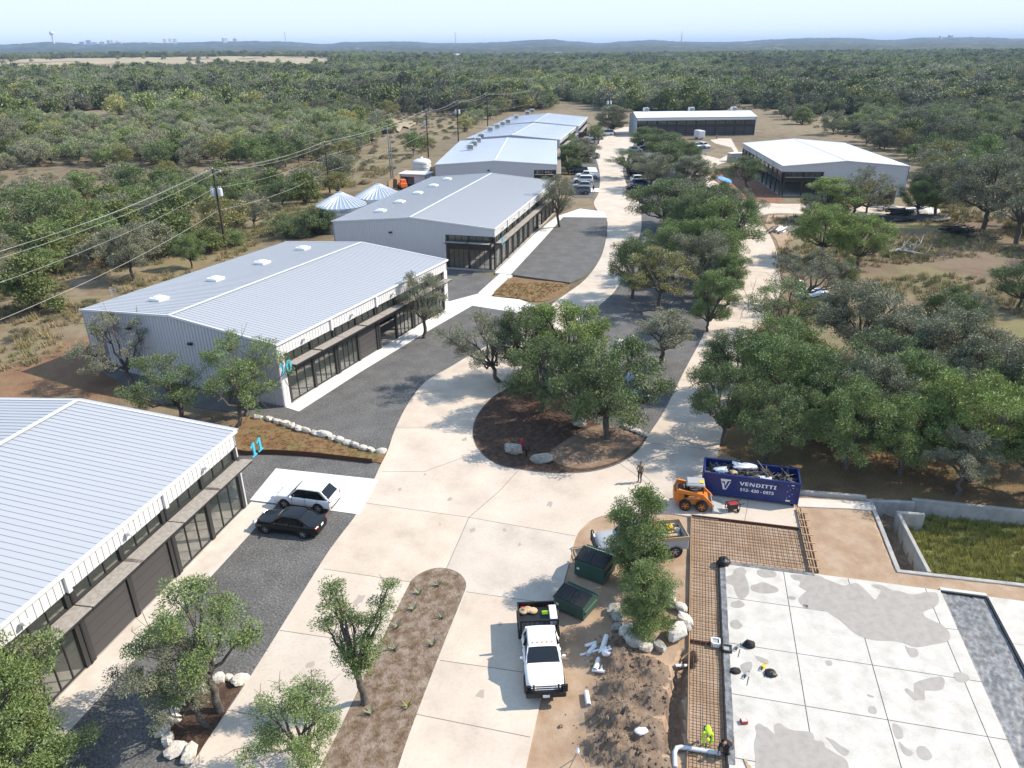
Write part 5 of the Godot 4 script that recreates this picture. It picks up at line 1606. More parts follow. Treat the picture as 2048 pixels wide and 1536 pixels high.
# ---- poles and wires
func make_power_line() -> void:
	var poles := [[Vector2(-47.76, -121.23), 13.19, 2, "nearest tarred wooden power pole, with two grey transformers"], [Vector2(-42.47, -175.7), 11.39, 0, "power pole behind the galvanised tanks"], [Vector2(-25.29, -236.51), 13.83, 1, "power pole with one transformer behind the white water tank"], [Vector2(-18.45, -276.85), 14.04, 2, "power pole with two transformers beside the first joined building"], [Vector2(-9.25, -330.47), 13.96, 0, "bare power pole behind the middle joined building"], [Vector2(11.95, -424.82), 10.66, 0, "power pole with a crossarm behind the farthest joined building"]]
	var first: Vector2 = poles[0][0] + (poles[0][0] - poles[1][0]) * 1.0
	var tops := [[first, 12.0]]
	for i in poles.size():
		var p: Vector2 = poles[i][0]
		var h: float = clampf(poles[i][1], 10.5, 14.5)
		tops.append([p, h])
		var y := ground_at(p)
		var nxt: Vector2 = poles[mini(i + 1, poles.size() - 1)][0] - poles[maxi(i - 1, 0)][0]
		power_pole(Vector3(p.x, y, p.y), h, atan2(nxt.x, nxt.y), poles[i][2], poles[i][3], "tarred poles of the power line")
	power_pole(v3(Vector2(40.08, -312.39)), 14.38, 0.3, 2, "power pole with two transformers at the far end of the left lane", "tarred poles of the power line")
	# pale metal pole pair
	var q: Vector2 = Vector2(-31.13, -196.55)
	var t := thing("utility_pole", "pale twin steel pole in the dry grass behind the tanks", "pole", Vector3(q.x, land(q.x, q.y), q.y))
	for s in 2:
		var m := Mesher.new()
		m.tube([Vector3(s * 0.55, -0.3, 0), Vector3(s * 0.55, 13.0 - s * 3.0, 0)], [0.17, 0.11], 8, true)
		part("pole", m, M.steel, t)
	var arm := Mesher.new()
	arm.box(Vector3(0, 12.2, 0), Vector3(2.6, 0.14, 0.12))
	for k in 3: arm.lathe([Vector2(0.07, 0), Vector2(0.09, 0.12), Vector2(0.04, 0.3)], 6, Vector3(-1.2 + 1.2 * k, 12.27, 0))
	part("crossarm", arm, M.machine_grey, t)
	# wires: three on the crossarms, two lower
	var offs := [[-1.15, 0.1], [0.0, 0.45], [1.15, 0.1], [0.15, -2.6], [0.2, -6.2]]
	var names := ["power wire on the left ends of the crossarms", "power wire on the pole tops", "power wire on the right ends of the crossarms", "lower neutral wire of the power line", "lowest telephone cable along the power poles"]
	for k in 5:
		var path := []
		for i in tops.size() - 1:
			var a: Vector2 = tops[i][0]
			var b: Vector2 = tops[i + 1][0]
			var side := Vector2(-(b - a).y, (b - a).x).normalized()
			for j in (13 if i == tops.size() - 2 else 12):
				var u := j / 12.0
				var pp = a.lerp(b, u) - side * offs[k][0]
				var yy = lerpf(tops[i][1], tops[i + 1][1], u) + offs[k][1] - 0.35 + ground_at(a.lerp(b, u)) * 0.5
				path.append(Vector3(pp.x, yy - 4.0 * u * (1.0 - u) * 0.9, pp.y))
		var w := Mesher.new()
		w.tube(path, [0.022 if k < 4 else 0.03], 4)
		tag(part("overhead_wire", w, M.wire_metal), names[k], "wire", "wires of the power line")


func power_pole(at: Vector3, h: float, turn: float, cans: int, label: String, group: String) -> void:
	var t := thing("power_pole", label, "power pole", at, turn, group)
	var m := Mesher.new()
	m.tube([Vector3(0, -0.4, 0), Vector3(0, h * 0.5, 0), Vector3(0, h, 0)], [0.24, 0.19, 0.14], 8, true)
	part("pole", m, M.pole_wood, t)
	var a := Mesher.new()
	a.box(Vector3(0, h - 0.5, 0.16), Vector3(2.6, 0.13, 0.11))
	a.beam(Vector3(-0.8, h - 0.5, 0.16), Vector3(0, h - 1.25, 0.12), 0.05, 0.05)
	a.beam(Vector3(0.8, h - 0.5, 0.16), Vector3(0, h - 1.25, 0.12), 0.05, 0.05)
	part("crossarm", a, M.silver_wood, t)
	for k in 3:
		var s := Mesher.new()
		s.lathe([Vector2(0.0, 0.3), Vector2(0.07, 0.28), Vector2(0.1, 0.12), Vector2(0.06, 0.0)], 7, Vector3(-1.15 + 1.15 * k, h - 0.43 if k != 1 else h, 0.16 if k != 1 else 0.0))
		part("insulator", s, M.transformer, t)
	for k in cans:
		var c := Mesher.new()
		var x := (k * 2 - 1) * 0.62 if cans > 1 else 0.6
		c.lathe([Vector2(0.0, 0.0), Vector2(0.38, 0.0), Vector2(0.4, 0.1), Vector2(0.4, 1.15), Vector2(0.3, 1.28), Vector2(0.0, 1.32)], 12, Vector3(x, h - 4.3, 0))
		for j in 2: c.lathe([Vector2(0.06, 0.0), Vector2(0.08, 0.18), Vector2(0.03, 0.36)], 6, Vector3(x - 0.15 + 0.3 * j, h - 3.0, 0))
		part("transformer", c, M.transformer, t)


# ---- vehicles. Forward is -z; the body is lofted along z through rounded sections
func body_section(w: float, y0: float, y1: float, z: float, tuck := 0.86) -> PackedVector3Array:
	var half := [Vector2(w * tuck, y0), Vector2(w * 0.97, y0 + (y1 - y0) * 0.18), Vector2(w, y0 + (y1 - y0) * 0.5), Vector2(w * 0.985, y0 + (y1 - y0) * 0.78), Vector2(w * 0.93, y1 - (y1 - y0) * 0.06), Vector2(w * 0.8, y1), Vector2(w * 0.4, y1 + 0.012)]
	var out := PackedVector3Array()
	for p in half: out.append(Vector3(p.x, p.y, z))
	out.append(Vector3(0, y1 + 0.018, z))
	for i in range(half.size() - 1, -1, -1): out.append(Vector3(-half[i].x, half[i].y, z))
	return out


func cap_end(m: Mesher, row: PackedVector3Array, out: Vector3) -> void:
	for i in range(1, row.size() - 1): m.tri_out(row[0], row[i], row[i + 1], out)


func wheel(t: Node3D, x: float, z: float, r: float, rim_mat: Material, width := 0.24) -> void:
	var side := signf(x)
	var bs := Basis(Vector3.BACK, -side * PI / 2)
	var m := Mesher.new()
	m.lathe([Vector2(r * 0.62, -width / 2), Vector2(r * 0.93, -width / 2), Vector2(r, -width * 0.32), Vector2(r, width * 0.32), Vector2(r * 0.93, width / 2), Vector2(r * 0.64, width / 2), Vector2(r * 0.62, width * 0.4)], 20, Vector3(x, r, z), true, bs)
	var wh := part("wheel", m, M.rubber, t)
	var d := Mesher.new()
	d.lathe([Vector2(r * 0.64, width * 0.43), Vector2(r * 0.58, width * 0.34), Vector2(0.07, width * 0.30), Vector2(0.06, width * 0.42), Vector2(0.0, width * 0.42)], 16, Vector3(x, r, z), true, bs)
	part("rim_dish", d, M.black, wh)
	var s := Mesher.new()
	for k in 5:
		var a := TAU * k / 5
		var u := bs * Vector3(cos(a), 0, sin(a))
		s.beam(Vector3(x, r, z) + bs * Vector3(0, width * 0.42, 0), Vector3(x, r, z) + u * r * 0.6 + bs * Vector3(0, width * 0.4, 0), r * 0.16, 0.02, bs * Vector3.UP)
	s.lathe([Vector2(r * 0.66, width * 0.38), Vector2(r * 0.66, width * 0.46), Vector2(r * 0.58, width * 0.45)], 18, Vector3(x, r, z), true, bs)
	part("rim", s, rim_mat, wh)


# o: L length, W half width, r wheel radius, wb wheelbase, fo front overhang, hood, belt, roof heights; A, B, C, D: z of windscreen foot, roof front, roof rear, rear glass foot (from the nose, positive back)
func motor_car(called: String, label: String, category: String, at: Vector3, turn: float, paint: Material, o: Dictionary, group := "") -> Node3D:
	var t := thing(called, label, category, at, turn, group)
	var L: float = o.L
	var W: float = o.W
	var h0 := -L / 2
	var y0: float = o.get("sill", 0.26)
	var m := Mesher.new()
	var belt: float = o.belt
	var hood: float = o.hood
	var tail: float = o.get("tail", belt)
	var rows := []
	for s in [[0.0, 0.72, y0 + 0.16, hood * 0.70], [0.02, 0.84, y0 + 0.05, hood * 0.82], [0.06, 0.92, y0, hood * 0.92], [0.14, 0.97, y0, hood * 0.985], [o.A / L * 0.75, 0.99, y0, hood * 1.01], [o.A / L, 1.0, y0, lerpf(hood, belt, 0.8)], [(o.B + 0.3) / L, 1.0, y0, belt], [o.C / L, 1.0, y0, belt], [(o.D / L + 1.0) * 0.5, 0.98, y0 + 0.02, lerpf(belt, tail, 0.5)], [0.975, 0.93, y0 + 0.06, tail], [0.992, 0.86, y0 + 0.14, tail * 0.96], [1.0, 0.8, y0 + 0.2, tail * 0.9]]:
		rows.append(body_section(W * s[1], s[2], s[3], h0 + L * s[0]))
	m.grid(rows, false, true, false)
	cap_end(m, rows[0], Vector3.FORWARD)
	cap_end(m, rows[rows.size() - 1], Vector3.BACK)
	part("body", m, paint, t)
	# glass house
	var rf: float = o.roof
	var gl := Mesher.new()
	var gr := []
	for s in [[o.A, 0.84, belt - 0.06], [lerpf(o.A, o.B, 0.5), 0.80, lerpf(belt, rf, 0.55)], [o.B, 0.74, rf - 0.05], [o.B + 0.35, 0.73, rf - 0.015], [o.C, 0.72, rf - 0.03], [lerpf(o.C, o.D, 0.5), 0.75, lerpf(belt, rf, 0.52)], [o.D, 0.80, belt - 0.05]]:
		var z: float = h0 + s[0]
		var r := PackedVector3Array()
		for q in [[0.92 / s[1] * 0.98, belt - 0.05], [0.5 * (0.92 / s[1] + 1.0), lerpf(belt - 0.05, s[2], 0.45)], [1.0, s[2] - 0.03 if s[2] > belt else s[2]], [0.93, s[2]], [0.5, s[2] + 0.015], [0.0, s[2] + 0.02], [-0.5, s[2] + 0.015], [-0.93, s[2]], [-1.0, s[2] - 0.03 if s[2] > belt else s[2]], [-0.5 * (0.92 / s[1] + 1.0), lerpf(belt - 0.05, s[2], 0.45)], [-0.92 / s[1] * 0.98, belt - 0.05]]:
			r.append(Vector3(W * s[1] * q[0], q[1], z))
		gr.append(r)
	gl.grid(gr, false, true, false)
	part("glass", gl, M.car_glass, t)
	# roof skin and pillars in body colour
	var rm := Mesher.new()
	var rr := []
	for s in [[o.B - 0.1, 0.71, rf - 0.055], [o.B + 0.1, 0.73, rf - 0.01], [o.B + 0.5, 0.735, rf + 0.012], [lerpf(o.B, o.C, 0.6), 0.735, rf + 0.016], [o.C - 0.1, 0.725, rf - 0.004], [o.C + 0.12, 0.715, rf - 0.06]]:
		var r2 := PackedVector3Array()
		for q in [[1.03, -0.075], [0.99, -0.012], [0.9, 0.008], [0.45, 0.024], [0.0, 0.028], [-0.45, 0.024], [-0.9, 0.008], [-0.99, -0.012], [-1.03, -0.075]]:
			r2.append(Vector3(W * s[1] * q[0], s[2] + q[1], h0 + s[0]))
		rr.append(r2)
	rm.grid(rr)
	part("roof", rm, paint, t)
	for x in [-1.0, 1.0]:
		var posts := [[Vector3(x * W * 0.88, belt - 0.04, h0 + o.A + 0.06), Vector3(x * W * 0.745, rf - 0.05, h0 + o.B), 0.06, 0.08], [Vector3(x * W * 0.84, belt - 0.04, h0 + o.D - 0.08), Vector3(x * W * 0.735, rf - 0.05, h0 + o.C), 0.07, 0.16]]
		if o.get("pillar", 0.0) > 0.0: posts.append([Vector3(x * W * 0.93, belt - 0.03, h0 + o.pillar), Vector3(x * W * 0.745, rf - 0.05, h0 + o.pillar), 0.04, 0.09])
		if o.get("pillar2", 0.0) > 0.0: posts.append([Vector3(x * W * 0.92, belt - 0.03, h0 + o.pillar2), Vector3(x * W * 0.745, rf - 0.05, h0 + o.pillar2), 0.05, 0.1])
		for q in posts:
			var pl := Mesher.new()
			pl.beam(q[0], q[1], q[2], q[3])
			part("pillar", pl, paint if q[2] > 0.055 else M.black, t)
	var zf: float = h0 + o.fo
	var zr: float = zf + o.wb
	for x in [-1.0, 1.0]:
		for z in [zf, zr]:
			var ar := Mesher.new()
			ar.lathe([Vector2(o.r * 1.2, -0.02), Vector2(o.r * 1.2, 0.02), Vector2(0.0, 0.02)], 20, Vector3(x * (W * 0.985), o.r * 1.03, z), false, Basis(Vector3.BACK, -x * PI / 2))
			part("wheel_arch", ar, M.black, t)
			wheel(t, x * (W - 0.085), z, o.r, o.get("rim", M.tyre_rim))
	var tr := Mesher.new()
	tr.box(Vector3(0, y0 + 0.02, 0), Vector3(W * 1.8, 0.14, L * 0.86))
	tr.chamfer(Vector3(0, y0 + 0.12, h0 + 0.1), Vector3(W * 1.5, 0.2, 0.2), 0.04)
	tr.chamfer(Vector3(0, y0 + 0.14, -h0 - 0.12), Vector3(W * 1.55, 0.22, 0.22), 0.04)
	tr.chamfer(Vector3(0, hood * 0.66, h0 + 0.035), Vector3(W * 0.9, 0.2, 0.08), 0.02)
	part("lower_trim", tr, M.rubber, t)
	for x in [-1.0, 1.0]:
		var hl := Mesher.new()
		hl.chamfer(Vector3(x * W * 0.68, hood * 0.80, h0 + 0.09), Vector3(0.36, 0.13, 0.2), 0.03, Basis(Vector3.UP, -x * 0.35))
		part("headlight", hl, M.lamp_glass, t)
		var tl := Mesher.new()
		tl.chamfer(Vector3(x * W * 0.76, tail * 0.86, -h0 - 0.07), Vector3(0.34, 0.15, 0.16), 0.03, Basis(Vector3.UP, x * 0.3))
		part("taillight", tl, M.red_lamp, t)
		var mr := Mesher.new()
		mr.chamfer(Vector3(x * (W + 0.09), belt + 0.05, h0 + o.A + 0.38), Vector3(0.2, 0.14, 0.11), 0.03)
		part("mirror", mr, paint, t)
		for dz in o.get("handles", []):
			var dh := Mesher.new()
			dh.chamfer(Vector3(x * W * 0.995, belt - 0.16, h0 + dz), Vector3(0.05, 0.035, 0.2), 0.01)
			part("door_handle", dh, paint, t)
		for dz in o.get("seams", []):
			var sm := Mesher.new()
			sm.box(Vector3(x * W * 0.992, lerpf(y0, belt, 0.5), h0 + dz), Vector3(0.025, (belt - y0) * 0.72, 0.014))
			part("door_seam", sm, M.black, t)
	var pt := Mesher.new()
	pt.box(Vector3(0, tail * 0.74, -h0 + 0.005), Vector3(0.32, 0.16, 0.02))
	part("number_plate", pt, M.letter_white, t)
	return t


const SUV := {"L": 4.55, "W": 0.92, "r": 0.36, "wb": 2.65, "fo": 0.92, "hood": 1.0, "belt": 1.06, "roof": 1.69, "A": 1.15, "B": 1.98, "C": 3.72, "D": 4.42, "tail": 1.14, "sill": 0.3, "pillar": 2.55, "pillar2": 3.55, "handles": [2.3, 3.35], "seams": [1.55, 2.58, 3.5]}
const SEDAN := {"L": 4.75, "W": 0.91, "r": 0.335, "wb": 2.78, "fo": 0.93, "hood": 0.86, "belt": 0.93, "roof": 1.43, "A": 1.35, "B": 2.15, "C": 3.35, "D": 4.25, "tail": 1.0, "sill": 0.22, "pillar": 2.7, "pillar2": 3.55, "handles": [2.5, 3.4], "seams": [1.6, 2.7, 3.5]}
const BIG_SUV := {"L": 4.9, "W": 0.97, "r": 0.40, "wb": 2.85, "fo": 0.9, "hood": 1.14, "belt": 1.2, "roof": 1.86, "A": 1.3, "B": 1.8, "C": 4.5, "D": 4.78, "tail": 1.2, "sill": 0.36, "pillar": 2.6, "pillar2": 3.7}
const VAN := {"L": 5.4, "W": 1.0, "r": 0.36, "wb": 3.3, "fo": 0.95, "hood": 1.15, "belt": 1.3, "roof": 2.2, "A": 0.75, "B": 1.5, "C": 5.2, "D": 5.34, "tail": 1.35, "sill": 0.32, "pillar": 2.1}


func pickup(called: String, label: String, at: Vector3, turn: float, paint: Material, group := "", bed := true, L := 5.8) -> Node3D:
	var o := {"L": 3.75, "W": 1.0, "r": 0.42, "wb": 2.2, "fo": 0.98, "hood": 1.22, "belt": 1.28, "roof": 1.93, "A": 1.42, "B": 2.05, "C": 3.35, "D": 3.7, "tail": 1.28, "sill": 0.42, "pillar": 2.75, "handles": [2.5, 3.3], "seams": [1.65, 2.75, 3.5]}
	var t := motor_car(called, label, "pickup truck", at, turn, paint, o, group)
	# the cab was built about the middle of its own length; move its parts forward and add the bed
	var shift := (L - 3.75) / 2
	for c in t.get_children():
		if String(c.name).begins_with("taillight") or String(c.name) == "number_plate":
			c.position.z += shift
		elif String(c.name).begins_with("wheel") and c.mesh.get_aabb().get_center().z > 0.0:
			c.position.z -= shift - (L - 3.75) + 0.28
		else:
			c.position.z -= shift
	if bed:
		var b := Mesher.new()
		var z0 := -L / 2 + 3.72
		var z1 := L / 2
		b.span(Vector3(-0.93, 0.6, z0), Vector3(0.93, 0.72, z1 - 0.04))
		for x in [-1.0, 1.0]: b.chamfer(Vector3(x * 0.93, 0.92, (z0 + z1) / 2), Vector3(0.15, 0.72, z1 - z0), 0.04)
		b.chamfer(Vector3(0, 0.92, z1 - 0.05), Vector3(1.8, 0.72, 0.1), 0.03)
		b.chamfer(Vector3(0, 0.92, z0 + 0.05), Vector3(1.8, 0.72, 0.08), 0.02)
		part("cargo_bed", b, paint, t)
	return t


func make_parked_vehicles() -> void:
	motor_car("parked_car", "white hatchback crossover on the white concrete pad", "car", v3((Vector2(-17.17, -45.13) + Vector2(-12.77, -44.76)) * 0.5, 0.06), PI / 2 - 0.24, M.car_white, SUV)
	motor_car("parked_car", "black sedan on the gravel beside the white crossover", "car", v3((Vector2(-17.68, -42.21) + Vector2(-13.08, -41.69)) * 0.5, 0.022), PI / 2 - 0.22, M.car_black, SEDAN)
	# white flatbed pickup facing the camera
	var t := pickup("work_truck", "white crew cab pickup with a black flatbed and bull bar facing the camera", v3(Vector2(1.39, -29.74), 0.05), PI + 0.05, M.car_white, "", false, 5.9)
	var deck := Mesher.new()
	deck.span(Vector3(-1.08, 0.95, 0.78), Vector3(1.08, 1.07, 2.98))
	deck.span(Vector3(-0.5, 0.55, 0.7), Vector3(0.5, 0.95, 2.9))
	for x in [-1.05, 1.05]:
		deck.span(Vector3(x - 0.04, 1.07, 0.78), Vector3(x + 0.04, 1.4, 2.98))
		deck.span(Vector3(x - 0.09, 0.6, 0.9), Vector3(x + 0.09, 0.95, 2.8))
	deck.span(Vector3(-1.08, 1.07, 2.9), Vector3(1.08, 1.4, 2.98))
	part("flatbed", deck, M.black, t)
	var rack := Mesher.new()
	for x in [-1.0, 1.0]: rack.span(Vector3(x - 0.05, 1.07, 0.72), Vector3(x + 0.05, 2.02, 0.82))
	rack.span(Vector3(-1.05, 1.94, 0.72), Vector3(1.05, 2.04, 0.82))
	for k in 7: rack.span(Vector3(-0.8 + 0.26 * k, 1.2, 0.74), Vector3(-0.76 + 0.26 * k, 1.95, 0.79))
	part("headache_rack", rack, M.black, t)
	var bull := Mesher.new()
	bull.chamfer(Vector3(0, 0.72, -3.0), Vector3(2.02, 0.36, 0.28), 0.06)
	for x in [-0.62, 0.62]: bull.chamfer(Vector3(x, 0.98, -3.04), Vector3(0.09, 0.75, 0.12), 0.02)
	for x in [-0.92, 0.92]: bull.chamfer(Vector3(x, 1.05, -2.98), Vector3(0.35, 0.5, 0.08), 0.03)
	for k in 3: bull.tube([Vector3(-0.95, 1.0 + 0.14 * k, -3.06), Vector3(0.95, 1.0 + 0.14 * k, -3.06)], [0.03], 6)
	part("bull_bar", bull, M.black, t)
	var lamps := Mesher.new()
	for k in 5: lamps.chamfer(Vector3(-0.5 + 0.25 * k, 1.985, -0.78), Vector3(0.1, 0.05, 0.06), 0.015)
	part("roof_marker_lamp", lamps, M.orange_paint, t)
	var pl := Mesher.new()
	pl.box(Vector3(0, 0.72, -3.16), Vector3(0.34, 0.17, 0.02))
	part("number_plate", pl, M.letter_white, t)
	on_truck(t, "toolbox", "white tool chest on the black flatbed of the white truck", "toolbox", Vector3(-0.85, 1.07, 1.9), M.plastic_white, Vector3(0.36, 0.42, 1.1))
	on_truck(t, "sack", "tan sacks and rope heaped at the back of the black flatbed", "sack", Vector3(0.5, 1.07, 2.5), M.tan_wood, Vector3(0.8, 0.18, 0.55))
	on_truck(t, "folded_vest", "yellow safety vest lying on the black flatbed", "vest", Vector3(-0.45, 1.07, 2.35), M.hivis, Vector3(0.35, 0.07, 0.3))
	# silver pickup half under the tree
	var s := pickup("work_truck", "silver pickup half hidden under the tall oak, its bed full of tools", v3((Vector2(5.33, -39.9) + Vector2(11.14, -38.35)) * 0.5, 0.0), PI / 2 + 0.12, M.car_silver, "", true, 5.9)
	var sb := Mesher.new()
	for x in [-0.98, 0.98]: sb.span(Vector3(x - 0.025, 1.27, 0.85), Vector3(x + 0.025, 1.55, 2.95))
	sb.span(Vector3(-1.0, 1.27, 2.92), Vector3(1.0, 1.55, 2.97))
	part("sideboard", sb, M.tan_wood, s)
	var gb := Mesher.new()
	for x in [-0.8, 0.8]: gb.chamfer(Vector3(x, 0.95, -3.05), Vector3(0.09, 0.8, 0.1), 0.02)
	for k in 4: gb.tube([Vector3(-0.85, 0.65 + 0.2 * k, -3.06), Vector3(0.85, 0.65 + 0.2 * k, -3.06)], [0.035], 6)
	for x in [-1.0, 1.0]: gb.tube([Vector3(x * 0.8, 1.35, -3.04), Vector3(x * 1.02, 1.2, -2.9), Vector3(x * 1.02, 0.7, -2.75)], [0.035], 6)
	part("grille_guard", gb, M.black, s)
	on_truck(s, "cool_box", "red cool box in the bed of the silver pickup", "cool box", Vector3(0.55, 0.75, 1.35), M.red_plastic, Vector3(0.5, 0.6, 0.9))
	on_truck(s, "fuel_can", "yellow fuel can in the bed of the silver pickup", "fuel can", Vector3(0.55, 0.75, 2.15), M.yellow_plastic, Vector3(0.45, 0.62, 0.45))
	on_truck(s, "bucket", "white bucket in the bed of the silver pickup", "bucket", Vector3(0.3, 0.75, 2.6), M.plastic_white, Vector3(0.36, 0.55, 0.36))
	on_truck(s, "plank", "brown boards across the bed of the silver pickup", "plank", Vector3(-0.1, 0.75, 1.8), M.tan_wood, Vector3(0.25, 0.4, 1.7))
	on_truck(s, "hose", "dark coil of hose in the bed of the silver pickup", "hose", Vector3(-0.55, 0.75, 2.2), M.rubber, Vector3(0.6, 0.35, 0.8))

	# far parked vehicles
	var lot := "vehicles parked before the far row of buildings"
	var isl := "vehicles parked on the far island"
	var far := [
		["parked_car", "dark grey boxy car at the near end of the far lot", M.car_grey, BIG_SUV, Vector2(16.04, -170.27), -0.1, lot],
		["parked_car", "silver car second from the near end of the far lot", M.car_silver, SUV, Vector2(17.29, -177.54), -0.1, lot],
		["parked_car", "white estate car between the silver car and the white pickup", M.car_white, BIG_SUV, Vector2(18.14, -185.45), -0.1, lot],
		["work_truck", "white pickup truck in the far lot", M.car_white, {}, Vector2(19.81, -192.36), -0.1, lot],
		["parked_car", "black off-roader beside the white pickup in the far lot", M.car_black, BIG_SUV, Vector2(18.35, -199.13), -0.1, lot],
		["parked_car", "grey hatchback under the oak pair in the far lot", M.car_grey, SUV, Vector2(17.61, -206.3), -0.1, lot],
		["parked_car", "white crossover just past the oak pair", M.car_white, BIG_SUV, Vector2(21.96, -224.94), -0.1, lot],
		["parked_car", "silver hatchback at the lane edge past the oak pair", M.car_silver, SUV, Vector2(25.19, -230.23), -0.1, lot],
		["parked_car", "white crossover by the two small oaks", M.car_white, SUV, Vector2(32.61, -281.82), 0.0, lot],
		["parked_car", "white crossover farther from the lane by the two small oaks", M.car_white, BIG_SUV, Vector2(29.89, -280.42), 0.0, lot],
		["parked_van", "white van at the far end of the far lot", M.car_white, VAN, Vector2(37.39, -295.32), 0.0, lot],
		["parked_car", "silver car at the left rim of the far island", M.car_silver, SUV, Vector2(40.38, -244.64), 3.2, isl],
		["parked_car", "black car at the top of the far island", M.car_black, SUV, Vector2(45.6, -260.48), 3.2, isl],
		["parked_car", "dark blue car behind the silver one on the far island", M.car_blue, SEDAN, Vector2(45.53, -252.1), 3.2, isl],
		["parked_car", "red car among the trees of the far island", M.car_red, SUV, Vector2(36.62, -214.49), 3.2, isl],
		["work_truck", "black pickup beside the red car on the far island", M.car_black, {}, Vector2(34.27, -204.21), 3.2, isl],
		["parked_car", "black off-roader below the black pickup on the far island", M.car_black, BIG_SUV, Vector2(33.03, -195.59), 3.2, isl],
		["parked_car", "white car among dark ones on the far island", M.car_white, SUV, Vector2(32.26, -186.06), 3.2, isl],
		["parked_car", "dark blue crossover at the near end of the far island row", M.car_blue, BIG_SUV, Vector2(31.67, -178.76), 3.2, isl],
		["parked_car", "black sedan at the near tip of the far island row", M.car_black, SEDAN, Vector2(29.48, -174.07), 3.2, isl],
		["parked_car", "white crossover in the small lot before the black fronted building", M.car_white, BIG_SUV, Vector2(64.5, -253.19), 2.0, ""],
		["parked_car", "white car half behind the oaks of the small lot", M.car_white, SUV, Vector2(62.06, -253.4), 2.0, ""],
		["parked_car", "white sedan seen through the oaks of the near island", M.car_white, SEDAN, Vector2(3.97, -69.78), 1.9, ""],
		["parked_car", "white crossover seen through the oaks of the near island", M.car_white, SUV, Vector2(5.76, -69.34), 1.9, ""],
		["parked_car", "blue car under the broad oak of the near island", M.car_blue, SUV, Vector2(11.35, -62.93), 1.9, ""],
	]
	for f in far:
		var at := v3(f[4], 0.03)
		var turn := PI / 2 + float(f[5])
		if f[0] == "work_truck": pickup(f[0], f[1], at, turn, f[2], f[6])
		else: motor_car(f[0], f[1], "van" if f[0] == "parked_van" else "car", at, turn, f[2], f[3], f[6])
	# box trailer
	var b := thing("box_trailer", "white box trailer parked before the black fronted building", "trailer", v3(Vector2(69.37, -279.98), 0.05), 0.2)
	var bm := Mesher.new()
	bm.chamfer(Vector3(0, 1.75, 0), Vector3(2.3, 2.5, 4.6), 0.15)
	part("box", bm, M.white_metal, b)
	for x in [-1.05, 1.05]:
		for z in [-0.45, 0.45]: wheel(b, x, z, 0.36, M.tyre_rim)
	var tg := Mesher.new()
	tg.beam(Vector3(0, 0.5, 2.2), Vector3(0, 0.5, 3.6), 0.12, 0.12)
	part("tow_bar", tg, M.black, b)


# a thing that rides on a vehicle, placed in that vehicle's frame
func on_truck(t: Node3D, called: String, label: String, category: String, at: Vector3, mat: Material, size: Vector3) -> void:
	var m := Mesher.new()
	if called == "hose":
		for k in 3:
			var ring := []
			for i in 13: ring.append(Vector3(cos(TAU * i / 12) * (0.3 - 0.04 * k), 0.06 + 0.09 * k, sin(TAU * i / 12) * (0.38 - 0.04 * k)))
			m.tube(ring, [0.045], 5)
	elif called == "bucket":
		m.lathe([Vector2(0.0, 0.02), Vector2(0.15, 0.0), Vector2(0.18, size.y), Vector2(0.16, size.y), Vector2(0.14, 0.05)], 14)
	elif called == "sack":
		for k in 3:
			m.lathe([Vector2(0.0, 0.0), Vector2(0.24, 0.03), Vector2(0.28, 0.1), Vector2(0.2, 0.17), Vector2(0.0, 0.19)], 10, Vector3(-0.28 + 0.28 * k, 0, 0.1 * (k % 2)), true, Basis(Vector3.UP, k * 1.1))
	else:
		m.chamfer(Vector3(0, size.y / 2, 0), size, 0.04)
		if called == "cool_box" or called == "toolbox": m.chamfer(Vector3(0, size.y + 0.03, 0), Vector3(size.x + 0.04, 0.07, size.z + 0.04), 0.02)
		if called == "fuel_can": m.lathe([Vector2(0.05, 0.0), Vector2(0.05, 0.1), Vector2(0.0, 0.1)], 8, Vector3(0.1, size.y, 0.1))
		if called == "plank":
			m.chamfer(Vector3(0.2, size.y + 0.02, 0.1), Vector3(0.14, 0.04, 1.8), 0.01, Basis(Vector3.UP, 0.2))
	var o := part(called, m, mat)
	o.transform = t.transform * Transform3D(Basis.IDENTITY, at)
	tag(o, label, category)


const SLAB_AT := Vector2(13.2, -37.78)
const SLAB_TURN := -0.2325   # the slab's long edges run 13 degrees off the camera's axes


# slab frame (u along its far edge, v towards the camera) to the world
func uv(u: float, v: float) -> Vector2:
	return SLAB_AT + Vector2(cos(-SLAB_TURN), sin(-SLAB_TURN)) * u + Vector2(-sin(-SLAB_TURN), cos(-SLAB_TURN)) * v


func slab_frame(u: float, v: float, y := 0.0, yaw := 0.0) -> Transform3D:
	var p := uv(u, v)
	return Transform3D(Basis(Vector3.UP, SLAB_TURN + yaw), Vector3(p.x, y, p.y))


func site_thing(called: String, label: String, category: String, u: float, v: float, y := 0.0, yaw := 0.0, group := "") -> Node3D:
	var t := thing(called, label, category, Vector3.ZERO, 0.0, group)
	t.transform = slab_frame(u, v, y, yaw)
	return t


